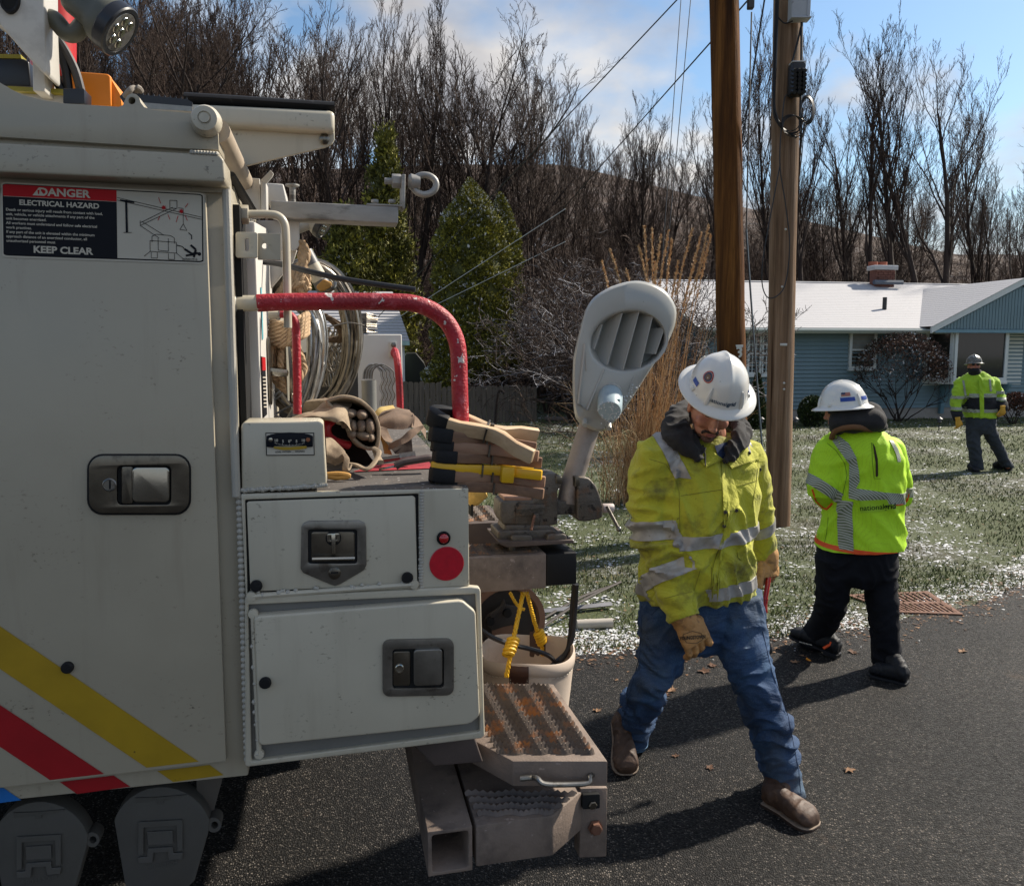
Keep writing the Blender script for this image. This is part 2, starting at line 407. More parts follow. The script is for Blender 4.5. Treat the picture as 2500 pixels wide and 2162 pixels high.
leafM = [mat('leaf_brown', (0.10, 0.045, 0.02), 0.8, bump=0), mat('leaf_tan', (0.22, 0.12, 0.06), 0.8, bump=0), mat('leaf_dark', (0.025, 0.015, 0.01), 0.8, bump=0)]
n = 9000; lx = rng.uniform(-3, 8, n); ly = np.array([road_edge(a) for a in lx]) + rng.normal(0.0, 0.14, n)
n2 = 4500; lx2, ly2 = lawn_pts(n2 * 2); lx = np.concatenate([lx, lx2]); ly = np.concatenate([ly, ly2]); n = len(lx)
o = bpy.data.objects.new('litter', flecks('litter', lx, ly, 0.003 + rng.random(n) ** 3 * 0.018, leafM, rng.choice(3, n), 0.006, 0.25)); COL.objects.link(o)
tag(o, 'brown leaf litter along the road edge and lawn', 'litter', kind='stuff')
# single fallen leaves on the asphalt
def fallen_leaf(px, py, s, mt, lab, i):
    c = gp(px, py, 0.004); mb = MB(); rr = random.Random(i); ng = 11
    pts = [(s * (1 if k % 2 == 0 else 0.55) * rr.uniform(0.75, 1.1) * math.cos(2 * math.pi * k / ng) * 1.2, s * (1 if k % 2 == 0 else 0.55) * rr.uniform(0.75, 1.1) * math.sin(2 * math.pi * k / ng)) for k in range(ng)]
    vs = [V((a, b, 0.004 + abs(rr.gauss(0, s * 0.16)))) for a, b in pts] + [V((0, 0, 0.004))]
    mb.add(vs, [(k, (k + 1) % ng, ng) for k in range(ng)])
    mb.tube([V((0, 0, 0.005)), V((-s * 1.3, -s * 0.5, 0.007))], s * 0.05, 4)
    ob = mb.obj('fallen_leaf', mt, M=WT(c) @ Matrix.Rotation(rr.random() * 6, 4, 'Z'), smooth=0); tag(ob, lab, 'leaf', 'fallen leaves on the asphalt')
for i, (px, py, s, q, lab) in enumerate([
    (1720, 1640, 0.035, 0, 'curled brown oak leaf on the asphalt between the bent worker\'s legs'), (1738, 1625, 0.03, 0, 'rust leaf just behind the curled oak leaf between the legs'),
    (1640, 1685, 0.035, 1, 'pale tan leaf on the asphalt beside the worker\'s rear knee'), (1628, 1697, 0.02, 0, 'small orange leaf touching the pale tan leaf'),
    (1458, 1735, 0.022, 1, 'tan leaf on the asphalt above the rusty step'), (1650, 1846, 0.016, 0, 'small rust leaf in the open asphalt between the boots'),
    (1733, 1875, 0.02, 0, 'dull brown leaf right of the small rust leaf'), (2073, 1881, 0.026, 1, 'tan curled leaf alone right of the blue jeans hem'),
    (1505, 1661, 0.014, 1, 'small pale leaf right of the canvas bucket'), (1685, 1596, 0.024, 1, 'pale leaf below the hanging glove'),
    (2082, 1593, 0.03, 0, 'rust leaf behind the black boot of the second worker'), (1940, 1617, 0.024, 1, 'tan leaf left of the raised black boot'),
    (2350, 1590, 0.03, 1, 'tan leaf on the asphalt below the drain grate')]):
    fallen_leaf(px, py, s, leafM[q], lab, i)

# storm drain grate in the road edge
rust = mat('grate_iron', (0.16, 0.075, 0.045), 0.8, var=0.3, vs=30, c2=(0.07, 0.035, 0.025), bump=0.5, bs=150)
g0, g1, g2, g3 = gp(2068, 1452, .01), gp(2265, 1443, .01), gp(2352, 1500, .01), gp(2185, 1494, .01)
dark = mat('dark_void', (0.004, 0.004, 0.004), 0.9, bump=0)
gt = thing('drain_grate', 'rusty iron storm drain grate at the edge of the snowy lawn', 'drain grate', WT((g0 + g2) / 2))
def gq(u, v, z=0.012): q = g0.lerp(g1, u).lerp(g3.lerp(g2, u), v); return V((q.x, q.y, z))
mb = MB(ID); mb.add([gq(0, 0, .0055), gq(1, 0, .0055), gq(1, 1, .0055), gq(0, 1, .0055)], [(0, 1, 2, 3)]); mb.obj('pit', dark, gt, smooth=0)
def gbar(name, u0, u1, v0, v1, z=0.014):
    mb = MB(ID); vs = [gq(u, v, zz) for zz in (0.0058, z) for u, v in ((u0, v0), (u1, v0), (u1, v1), (u0, v1))]
    mb.add(vs, [(3, 2, 1, 0), (4, 5, 6, 7), (0, 1, 5, 4), (1, 2, 6, 5), (2, 3, 7, 6), (3, 0, 4, 7)]); return mb.obj(name, rust, gt, smooth=0)
gbar('rim', 0, 1, 0, .07); gbar('rim', 0, 1, .93, 1); gbar('rim', 0, .05, .07, .93); gbar('rim', .95, 1, .07, .93); gbar('rib', .05, .95, .46, .54, .013)
for k in range(13):
    u = .05 + .9 * (k + .62) / 13
    gbar('bar', u, u + .9 / 13 * .48, .07, .46, .0125); gbar('bar', u, u + .9 / 13 * .48, .54, .93, .0125)

# ================================================================== trees
def tube_arrays(P0, P1, R0, R1, n):
    P0, P1 = np.asarray(P0), np.asarray(P1); R0, R1 = np.asarray(R0), np.asarray(R1)
    d = P1 - P0; d /= np.maximum(np.linalg.norm(d, axis=1, keepdims=True), 1e-9)
    ref = np.where(np.abs(d[:, 2:3]) < 0.9, np.array([[0, 0, 1.0]]), np.array([[1.0, 0, 0]]))
    u = np.cross(d, ref); u /= np.linalg.norm(u, axis=1, keepdims=True); w = np.cross(d, u)
    m = len(P0); v = np.zeros((m, 2 * n, 3))
    for k in range(n):
        a = 2 * math.pi * k / n; o = u * math.cos(a) + w * math.sin(a)
        v[:, k] = P0 + o * R0[:, None]; v[:, n + k] = P1 + o * R1[:, None]
    f = np.array([[k, (k + 1) % n, n + (k + 1) % n, n + k] for k in range(n)])
    F_ = (np.arange(m)[:, None, None] * 2 * n + f[None]).reshape(-1, 4)
    return v.reshape(-1, 3), F_
def gen_tree(seed, H, r0, first=0.35, levels=4, spread=0.75, kids=(9, 6, 5, 4), updraw=0.25, wob=0.16, lenf=(0.55, 0.5, 0.5, 0.5), trunks=1, minr=0.006):
    rr = random.Random(seed); S = []
    def br(p, d, ln, r, lev, n0):
        nseg = max(3, int(7 - lev)) if lev < 3 else 3
        q = p.copy(); dd = d.copy(); pts = [(q.copy(), r)]
        for i in range(nseg):
            w_ = wob[min(lev, 3)] if isinstance(wob, tuple) else wob; dd = (dd + V((rr.gauss(0, w_), rr.gauss(0, w_), rr.gauss(0, w_) + (updraw * 0.35 if lev else 0.05)))).normalized()
            q = q + dd * ln / nseg; pts.append((q.copy(), max(r * (1 - 0.78 * (i + 1) / nseg), minr * 0.7)))
        for (a, ra), (b, rb) in zip(pts, pts[1:]): S.append((a, b, ra, rb, lev))
        if lev >= levels: return
        nk = kids[lev]
        for i in range(nk):
            t = (n0 + (1 - n0) * (i + rr.random()) / nk) if lev == 0 else (0.2 + 0.8 * (i + rr.random()) / nk)
            f = t * nseg; j = min(int(f), nseg - 1); a, b = pts[j], pts[j + 1]; pp = a[0].lerp(b[0], f - j); rad = a[1] + (b[1] - a[1]) * (f - j)
            ax = (b[0] - a[0]).normalized(); az = rr.random() * 6.283
            side = ax.orthogonal().normalized(); side = Matrix.Rotation(az, 3, ax) @ side
            sp = spread * rr.uniform(0.7, 1.25); nd = (ax * math.cos(sp) + side * math.sin(sp) + V((0, 0, updraw))).normalized()
            l2 = ln * lenf[lev] * rr.uniform(0.7, 1.15) * (1.15 - 0.55 * t if lev == 0 else 1 - 0.35 * t)
            br(pp, nd, l2, max(rad * rr.uniform(0.42, 0.62), minr), lev + 1, 0)
    for k in range(trunks):
        tl = .10 if H > 5 else .35; d = V((rr.gauss(0, .03), rr.gauss(0, .03), 1)).normalized() if trunks == 1 else V((math.cos(k * 2.4) * tl, math.sin(k * 2.4) * tl, 1)).normalized()
        br(V((0, 0, -0.3)), d, H * rr.uniform(.9, 1), r0, 0, first)
    return S
def tree_mesh(name, S, mats, lv=2):
    T1 = [s for s in S if s[4] < lv]; T2 = [s for s in S if s[4] >= lv]
    out = []
    for q, n in ((T1, 6), (T2, 3)):
        if q: out.append(tube_arrays([tuple(s[0]) for s in q], [tuple(s[1]) for s in q], [s[2] for s in q], [s[3] for s in q], n))
    return out
barkM = mat('bark', (0.027, 0.0165, 0.012), 0.9, var=0.35, vs=3, bump=0.6, bs=25, bd=0.01)
twigM = mat('twig', (0.031, 0.0155, 0.009), 0.9, var=0.3, vs=2, bump=0)
def snow_top(name, c, amt=0.35):
    m, t, b = new_mat(name); g = t.nodes.new('ShaderNodeNewGeometry'); s = t.nodes.new('ShaderNodeSeparateXYZ'); t.links.new(g.outputs['Normal'], s.inputs[0])
    k1 = ramp(t, s.outputs[2], [(0.45, (0, 0, 0)), (0.7, (1, 1, 1))]); k2 = ramp(t, nzt(t, 0.9, 4, 0.7), [(1 - amt - .08, (0, 0, 0)), (1 - amt + .08, (1, 1, 1))])
    k = mixc(t, 1.0, k1, k2, 'MULTIPLY'); col = mixc(t, k, c, (0.6, 0.61, 0.66)); t.links.new(col, b.inputs['Base Color']); b.inputs['Roughness'].default_value = 0.9
    return m
snowtwig = snow_top('snowy_twig', (0.050, 0.027, 0.018), 0.27)
snowbark = snow_top('snowy_bark', (0.05, 0.034, 0.028), 0.45)
SHAPES = {}
for nm, a in {
    'tall': dict(seed=3, H=13, r0=.17, first=.36, spread=.52, kids=(15, 8, 6, 5), updraw=.42, wob=(.04, .11, .16, .2), lenf=(.46, .42, .46, .45)),
    'tall2': dict(seed=14, H=13, r0=.15, first=.42, spread=.48, kids=(14, 8, 6, 5), updraw=.48, wob=(.05, .12, .16, .2), lenf=(.44, .42, .46, .45)),
    'twin': dict(seed=31, H=13, r0=.16, first=.36, spread=.50, kids=(14, 8, 6, 4), updraw=.42, wob=(.04, .12, .16, .2), lenf=(.44, .44, .46, .45), trunks=2),
    'round': dict(seed=22, H=10, r0=.22, first=.18, spread=.75, kids=(18, 11, 7, 6), updraw=.25, wob=(.06, .10, .13, .16), lenf=(.70, .42, .42, .42)),
    'fan': dict(seed=41, H=12, r0=.15, first=.22, spread=.50, kids=(18, 10, 7, 5), updraw=.42, wob=(.05, .09, .13, .17), lenf=(.56, .42, .44, .42)),
}.items():
    S = gen_tree(**a); parts = tree_mesh(nm, S, None, 2)
    SHAPES[nm] = (np_mesh('trunk_' + nm, *parts[0], [barkM], True), np_mesh('crown_' + nm, *parts[1], [twigM]), parts)
def place_tree(shape, px, Y, top, lab, rz=0, wide=1.0, grp='bare trees at the front edge of the wood'):
    x = (px - PCX) * Y / (F / math.cos(PITCH)); z0 = hill(x, Y)
    ztop = wp(px, top, Y).z; H = {'tall': 13, 'tall2': 13, 'twin': 13, 'round': 10, 'fan': 12}[shape] * 1.12
    s = (ztop - z0) / H
    M = WT((x, Y, z0)) @ Matrix.Rotation(rz, 4, 'Z') @ Matrix.Diagonal((s * wide, s * wide, s, 1))
    r_ = thing('bare_tree', lab, 'tree', M, grp)
    for nmp, me in (('trunk', SHAPES[shape][0]), ('crown', SHAPES[shape][1])):
        o = bpy.data.objects.new(nmp, me); reg(o, M, r_)
for a in [
    ('twin', 2283, 27, 45, 'tallest bare tree behind the house, right of the chimney, two trunks close together', .4, 1.15),
    ('tall', 2187, 28, 75, 'slim bare tree just right of the brick chimney', 1.1, .95), ('tall2', 2141, 27.5, 85, 'slim bare tree rising right behind the brick chimney', 2.0, .95),
    ('tall2', 1985, 28, 118, 'bare tree directly right of the grey weathered pole', 3.0, 1), ('tall', 1724, 30, 160, 'bare tree partly hidden behind the left side of the new brown pole', 4.0, 1.1),
    ('fan', 2490, 28, 215, 'bare tree at the right edge of the photo behind the gable', 2.2, 1.1), ('fan', 1900, 31, 120, 'bare tree hidden behind the grey weathered pole', 5.0, 1),
    ('round', 1165, 33, 80, 'wide round-crowned bare tree above the arborvitae', .9, 1.15), ('fan', 1010, 34, 70, 'fan-shaped bare tree left of the round-crowned one', 1.9, 1.1),
    ('fan', 900, 33, 40, 'upright bare tree above the eye bolt bracket', 2.9, 1.05), ('tall', 800, 32, 50, 'bare tree above the tip of the boom rest', 3.3, 1.2),
    ('fan', 650, 31, 15, 'dense bare tree above the black rubber topped rest', 4.4, 1.2), ('fan', 560, 33, 5, 'bare tree with crown just left of the cloud gap', 0.2, 1.1),
    ('round', 440, 30, 0, 'bare tree right of the large work light', 5.2, 1.0), ('tall', 300, 30, -60, 'bare tree directly behind the large work light', 1.2, 1.2),
    ('fan', 180, 31, -70, 'bare tree behind the red boom at the left edge', 1.7, 1.2), ('tall2', 1400, 38, 250, 'low bare tree in the dip right of the round crown', 2.6, 1.2),
    ('fan', 1560, 38, 270, 'low bare tree left of the new brown pole', 3.6, 1.2), ('fan', 1300, 36, 190, 'bare tree between the round crown and the lamp head', .6, 1.2),
    ('tall', 2080, 33, 230, 'bare tree left of the chimney trees, set further back', .7, 1.2), ('fan', 2400, 33, 260, 'bare tree between the tallest tree and the right edge', 4.9, 1.2)]:
    place_tree(*a)
# the wood behind: one mass of trees on the rising ground
WV, WF = [], []; off = 0
arr = []
for sd in range(5):
    S = gen_tree(100 + sd, 11, .11, first=.2, levels=3, spread=.6, kids=(15, 9, 7), updraw=.38, wob=(.04, .12, .18, .2), lenf=(.44, .42, .48), minr=.011)
    P = tube_arrays([tuple(s[0]) for s in S], [tuple(s[1]) for s in S], [s[2] for s in S], [s[3] for s in S], 3); arr.append(P)
rr = random.Random(5)
for i in range(340):
    Y = rr.uniform(31, 92); x = rr.uniform(-0.85, 0.75) * Y
    px = PCX + x / Y * F; lim = np.interp(px, [0, 400, 700, 1100, 1400, 1600, 1750, 1900, 2500], [20, 40, 110, 190, 330, 380, 380, 430, 430])
    z0 = hill(x, Y); zt = CAMZ + (850 - lim + rr.uniform(-170, 10)) / F * Y
    hh = min(max(zt - z0, 3.2), 15); s = hh / 12.0
    v, f = arr[i % 5]; a = rr.random() * 6.28; c_, s_ = math.cos(a), math.sin(a)
    sw = s * rr.uniform(.9, 1.4)
    q = np.stack([(v[:, 0] * c_ - v[:, 1] * s_) * sw + x, (v[:, 0] * s_ + v[:, 1] * c_) * sw + Y, v[:, 2] * s + z0], 1)
    WV.append(q); WF.append(f + off); off += len(q)
o = bpy.data.objects.new('woods', np_mesh('woods', np.concatenate(WV), np.concatenate(WF), [twigM])); COL.objects.link(o)
tag(o, 'dense bare wood rising up the hillside behind the house', 'woods', kind='stuff')
# brambles and fallen snowy branches at the foot of the wood
WV, WF = [], []; off = 0; arr = []
for sd in range(4):
    S = gen_tree(200 + sd, 2.6, .03, first=.05, levels=3, spread=.9, kids=(9, 6, 4), updraw=.05, wob=.3, lenf=(.8, .6, .6), trunks=3, minr=.006)
    arr.append(tube_arrays([tuple(s[0]) for s in S], [tuple(s[1]) for s in S], [s[2] for s in S], [s[3] for s in S], 3))
for i in range(330):
    Y = rr.uniform(26, 52); x = rr.uniform(-0.7, 0.7) * Y
    if i % 4 == 0: x = rr.uniform(.05, .17) * Y; Y = rr.uniform(24.5, 30)
    v, f = arr[i % 4]; a = rr.random() * 6.28; c_, s_ = math.cos(a), math.sin(a); s = rr.uniform(.8, 1.9)
    q = np.stack([(v[:, 0] * c_ - v[:, 1] * s_) * s + x, (v[:, 0] * s_ + v[:, 1] * c_) * s + Y, v[:, 2] * s * .9 + hill(x, Y)], 1)
    WV.append(q); WF.append(f + off); off += len(q)
o = bpy.data.objects.new('undergrowth', np_mesh('undergrowth', np.concatenate(WV), np.concatenate(WF), [snowtwig])); COL.objects.link(o)
tag(o, 'tangled bare brambles dusted with snow below the wood', 'brush', kind='stuff')

# leafy evergreens: many small clumps through the crown volume
def clumps(name, P, s, nrm, mats, mi, root, q=2, el=1.6):
    n = len(P); v = np.zeros((n, q, 4, 3))
    for j in range(q):
        d = nrm + rng.normal(0, .55, (n, 3)); d /= np.linalg.norm(d, axis=1, keepdims=True)
        u = np.cross(d, rng.normal(0, 1, (n, 3))); u /= np.linalg.norm(u, axis=1, keepdims=True)
        ss = s[:, None] if hasattr(s, '__len__') else s
        v[:, j, 0] = P - u * ss * .45; v[:, j, 1] = P + d * ss * el * .5 - u * ss * .5 * .2; v[:, j, 2] = P + d * ss * el; v[:, j, 3] = P + d * ss * el * .45 + u * ss * .55
    f = np.arange(n * q * 4).reshape(-1, 4)
    M = WM[root.name]; I = np.array(M.inverted()); vv = v.reshape(-1, 3); vv = vv @ I[:3, :3].T + I[:3, 3]
    o = bpy.data.objects.new(name, np_mesh(name, vv, f, mats, mi=np.repeat(mi, q))); return reg(o, M, root)
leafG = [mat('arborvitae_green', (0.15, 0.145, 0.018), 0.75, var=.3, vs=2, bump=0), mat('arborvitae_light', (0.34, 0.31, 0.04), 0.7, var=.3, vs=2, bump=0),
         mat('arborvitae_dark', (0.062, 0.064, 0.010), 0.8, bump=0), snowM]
woodbrown = mat('conifer_trunk', (0.07, 0.045, 0.03), 0.9, var=.3, bump=.5, bs=40, bd=.01)
def arborvitae(px, pyb, pytop, wpx, n, lab, seed, Y=None, skirt=0.05, lobes=5):
    b = gp(px, pyb) if Y is None else wp(px, pyb, Y); b.z = 0; Y = b.y; k = ppm(Y)
    H = wp(px, pytop, Y).z; W_ = wpx / k / 2 * .86; root = thing('arborvitae', lab, 'evergreen', WT(b), 'dense arborvitae columns')
    rr = np.random.default_rng(seed)
    t = rr.random(n) ** .8; z = H * (skirt + (1 - skirt) * t)
    a = rr.random(n) * 6.283
    prof = W_ * np.clip(np.minimum(1.0, (t / .10) ** .5) * (1 - np.clip((t - .58) / .42, 0, 1) ** 2.6), 0.02, 1)
    lob = 1 + .10 * np.sin(a * lobes + seed + 2 * np.sin(t * 5)) + .08 * np.sin(t * 42 + a * 3) + .06 * rr.normal(0, 1, n)
    rad = prof * lob * (1 - .22 * rr.random(n) ** 2)
    # spires at the top
    P = np.stack([b.x + rad * np.cos(a), b.y + rad * np.sin(a), z + .12 * np.sin(a * 3 + seed) * t], 1)
    nrm = np.stack([np.cos(a) * .8, np.sin(a) * .8, np.full(n, .8)], 1)
    u = rr.random(n); mi = np.where(u < .46, 0, np.where(u < .66, 1, np.where(u < .96, 2, 0)))
    mi = np.where((rr.random(n) < .035 + .10 * (t > .8)) & (nrm[:, 2] > 0), 3, mi)
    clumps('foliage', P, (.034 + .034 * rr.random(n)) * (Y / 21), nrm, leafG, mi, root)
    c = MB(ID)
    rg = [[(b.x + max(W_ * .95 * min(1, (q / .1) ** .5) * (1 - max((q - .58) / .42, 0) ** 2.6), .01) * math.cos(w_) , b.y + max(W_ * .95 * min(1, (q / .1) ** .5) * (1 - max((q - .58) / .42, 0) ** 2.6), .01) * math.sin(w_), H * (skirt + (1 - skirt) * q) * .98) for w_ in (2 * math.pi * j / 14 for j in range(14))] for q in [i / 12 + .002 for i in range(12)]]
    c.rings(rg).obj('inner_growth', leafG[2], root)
    for dx_ in (-.25, .05, .3):
        MB(ID).tube([b + V((dx_, 0, -.1)), b + V((dx_ * .8, 0, H * .25))], .07, 7).obj('trunk', woodbrown, root)
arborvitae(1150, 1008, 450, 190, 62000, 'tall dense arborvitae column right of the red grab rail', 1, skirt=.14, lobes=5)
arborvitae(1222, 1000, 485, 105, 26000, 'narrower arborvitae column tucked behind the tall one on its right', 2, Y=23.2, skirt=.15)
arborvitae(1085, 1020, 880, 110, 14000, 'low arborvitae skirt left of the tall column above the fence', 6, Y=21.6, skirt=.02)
def conifer(px, Y, pytop, wpx, n, lab, seed):
    x = (px - PCX) * Y / (F / math.cos(PITCH)); b = V((x, Y, hill(x, Y))); k = ppm(Y); H = wp(px, pytop, Y).z - b.z; W_ = wpx / k / 2
    root = thing('juniper', lab, 'evergreen', WT(b), 'loose dark evergreens'); rr = np.random.default_rng(seed)
    MB(ID).tube([b, b + V((0, 0, H * .9))], [.12, .03], 7).obj('trunk', woodbrown, root)
    nb = 90; Ps = []; Ns = []
    for i in range(nb):
        t = (i + rr.random()) / nb; z = H * (.05 + .95 * t); ln = W_ * (1 - t) ** .65 * rr.uniform(.5, 1.15) + .15; a = rr.random() * 6.283
        m_ = int(n / nb * (0.4 + 1.2 * (1 - t))); s = rr.random(m_) ** .6 * ln; up = .45
        sp = .07 + .16 * s * (1 - s / (ln + .01) * .6)
        Ps.append(np.stack([b.x + np.cos(a) * s + rr.normal(0, 1, m_) * sp, b.y + np.sin(a) * s + rr.normal(0, 1, m_) * sp, b.z + z + s * up + rr.normal(0, 1, m_) * sp * 1.5], 1))
        Ns.append(np.tile([math.cos(a) * .5, math.sin(a) * .5, .8], (m_, 1)))
    P = np.concatenate(Ps); Nn = np.concatenate(Ns); u = rr.random(len(P)); mi = np.where(u < .45, 0, np.where(u < .58, 1, np.where(u < .985, 2, 3)))
    clumps('foliage', P, .055 + .045 * rr.random(len(P)), Nn, leafG, mi, root, el=1.9)
conifer(950, 24.5, 330, 165, 26000, 'ragged dark evergreen behind the galvanised bracket', 3)
conifer(850, 23.5, 520, 180, 20000, 'lower dark evergreen left of the ragged one', 4)
conifer(760, 26, 640, 200, 12000, 'dark evergreen low behind the wire coils', 8)

# ================================================================== house
hc = gp(1703, 1030); H = Frame((hc.x, hc.y, 0), R(9.5))
siding = mat('blue_siding', (0.15, 0.225, 0.255), .55, var=.07, vs=2, bump=.15, bs=60)
white = mat('house_trim', (0.62, 0.64, 0.62), .5, var=.05, bump=0)
sage = mat('fascia_paint', (0.42, 0.47, 0.44), .5, var=.05, bump=0)
house = thing('ranch_house', 'blue clapboard ranch house with snow covered roof and brick chimney', 'house', H.M)
EZ = H.p(1900, 800, -.45).z   # eave height
OV = .45
xe = H.p(1703, 900, -OV).x; wl = xe + .35  # wall left corner
RB = 3.4; pk = H.p(1607, 674, RB); RZ = pk.z - .12
wall_h = EZ - .02
a_end = 14.0
MB().box(wl, a_end, 0.0, 2 * RB, 0.28, wall_h).obj('wall', siding, house)
MB().box(wl + .03, a_end, -.01, 2 * RB, -.05, .30).obj('foundation', mat('foundation', (0.32, 0.29, 0.26), .9, bump=.4, bs=40), house)
nb_ = 20; bh = (wall_h - .28) / nb_
bme = MB(); L_ = a_end - wl
bme.prism([(0, 0), (-.042, 0), (-.008, bh), (0, bh)], 0, L_, axis='x')
bo = bme.obj('siding_board', siding, house); bo.location = (wl, -.001, .28)
for i in range(1, nb_):
    c = bo.copy(); COL.objects.link(c); c.parent = house; c.location = (wl, -.001, .28 + i * bh); WM[c.name] = H.M
# left end wall boards
be = MB(); be.box(-.02, 0, 0, 2 * RB, 0, bh * .97)
for i in range(nb_):
    if i == 0: eo = be.obj('siding_board', siding, house); eo.location = (wl, 0, .28)
    else:
        c = eo.copy(); COL.objects.link(c); c.parent = house; c.location = (wl, 0, .28 + i * bh); WM[c.name] = H.M
zi = 0
slope = (RZ - EZ) / (RB + OV)
while True:
    z = wall_h + zi * bh; y0 = -OV + (z + bh - EZ) / slope + .1
    if y0 > RB: break
    MB().box(wl - .02, wl, y0, 2 * RB - y0, z, z + bh * .97).obj('siding_board', siding, house); zi += 1
MB().prism([(0, EZ), (RB, RZ), (2 * RB, EZ)], wl, wl + .1, axis='x').obj('gable_wall', siding, house, smooth=0)
def roof_mat():
    m, t, b = new_mat('snowy_shingles'); n = nzt(t, 3, 6, .7, stretch=(1, 1, 1)); n2 = nzt(t, 14, 4, .7, stretch=(.25, 1, 1))
    k = ramp(t, n2, [(.62, (0, 0, 0)), (.76, (.7, .7, .7))]); t.links.new(mixc(t, k, (0.44, 0.435, 0.445), (0.22, 0.22, 0.23)), b.inputs['Base Color'])
    b.inputs['Roughness'].default_value = .8; bumpn(t, b, n, .4, .02); return m
roofM = roof_mat(); shing = mat('shingle_edge', (0.16, 0.16, 0.165), .9, bump=.3)
def roof_courses(name, A, B_, C, D, n, th=.006):
    # A-B eave edge, D-C ridge edge
    mb = MB(); up = (B_ - A).cross(D - A).normalized(); up = up if up.z > 0 else -up
    for i in range(n):
        t0, t1 = i / n, (i + 1.15) / n if i < n - 1 else 1
        p = [A.lerp(D, t0), B_.lerp(C, t0), B_.lerp(C, t1), A.lerp(D, t1)]
        lo = [q for q in p]; hi = [p[0] + up * th, p[1] + up * th, p[2] + up * .004, p[3] + up * .004]
        mb.add(lo + hi, [(4, 5, 6, 7), (0, 1, 5, 4), (0, 4, 7, 3), (1, 2, 6, 5)])
    ob = mb.obj(name, roofM, house, smooth=0); ob.data.materials.append(shing)
    for i, p in enumerate(ob.data.polygons):
        if i % 4 == 1: p.material_index = 1
    ob['kind'] = 'stuff'; return ob
le = xe - .0
roof_courses('roof', V((le, -OV, EZ)), V((a_end, -OV, EZ)), V((a_end, RB, RZ)), V((le, RB, RZ)), 28)
MB().add([V((le, 2 * RB + OV, EZ)), V((a_end, 2 * RB + OV, EZ)), V((a_end, RB, RZ)), V((le, RB, RZ))], [(0, 1, 2, 3)]).obj('roof', roofM, house, smooth=0)
MB().tube([V((le, RB, RZ + .01)), V((a_end, RB, RZ + .01))], .05, 5, flat=.5).obj('ridge_cap', roofM, house)
MB().box(le, a_end, -OV - .03, -OV + .02, EZ - .13, EZ - .005).obj('fascia', sage, house, bevel=.004)
MB().tube([V((le, -OV - .08, EZ - .05)), V((a_end, -OV - .08, EZ - .05))], .05, 6).obj('gutter', sage, house)
MB().box(le, a_end, -OV + .02, 0, EZ - .12, EZ - .10).obj('soffit', white, house)
MB().prism([(-OV - .02, EZ - .14), (RB, RZ - .14), (RB, RZ - .0), (-OV - .02, EZ - .0)], le - .03, le, axis='x').obj('rake_board', sage, house)
MB().tube([V((wl + .02, -.06, EZ - .15)), V((wl + .02, -.06, .2))], .035, 6).obj('downspout', sage, house)
# chimney
brickM = mat('chimney_brick', (0.16, 0.065, 0.045), .85, var=.3, vs=12, bump=.3); capM = mat('chimney_cap', (0.42, 0.41, 0.4), .85, bump=.3)
c0 = H.p(2126, 684, RB - .2); c1 = H.p(2180, 684, RB - .2); ctop = H.p(2160, 660, RB - .2).z
MB().box(c0.x + .06, c1.x - .06, RB - .35, RB - .05, RZ - .4, ctop - .0).obj('chimney', brickM, house, bevel=0)
chim = bpy.data.objects[[o.name for o in house.children if o.name.startswith('chimney')][0]]
nbk = 5; zc0 = RZ + .02
brm = None
for r_ in range(nbk):
    z = zc0 + (ctop - zc0) * r_ / nbk; hbk = (ctop - zc0) / nbk * .8; a = c0.x + .06; st = (c1.x - c0.x - .12) / 4
    for k in range(4):
        o_x = a + st * k + (st * .5 if r_ % 2 else 0); w_ = min(st * .93, c1.x - .06 - o_x)
        if w_ < .02: continue
        MB().box(o_x, o_x + w_, RB - .375, RB - .35, z, z + hbk).obj('brick', brickM, chim, bevel=.003, seg=1)
MB().box(c0.x - .02, c1.x + .02, RB - .40, RB + .0, ctop, ctop + .09).obj('chimney_cap', capM, house, bevel=.01)
MB().box(c0.x - .02, c1.x + .02, RB - .40, RB + .0, ctop + .092, ctop + .13).obj('snow_cap', snowM, house, bevel=.012)
pot = mat('flue_clay', (0.30, 0.09, 0.05), .8, bump=.2)
for q in (.25, .68):
    MB().lathe([(.13, ctop + .14), (.13, ctop + .26), (.10, ctop + .26), (.10, ctop + .2)], Matrix.Translation((c0.x + (c1.x - c0.x) * q, RB, 0)), 12).obj('flue', pot, house)
MB().tube([V((c0.x - .1, RB - .5, zc0 - .02)), V((c1.x + .1, RB - .5, zc0 - .02))], .07, 6).obj('flashing', mat('lead_flashing', (0.09, 0.11, 0.14), .6), house)
vp = H.p(2159, 757, 1.0); vz = EZ + slope * (1.0 + OV)
MB().tube([V((vp.x, 1, vz - .1)), V((vp.x, 1, vz + .32))], .055, 8).obj('vent_pipe', mat('vent_black', (0.02, 0.02, 0.02), .6), house)
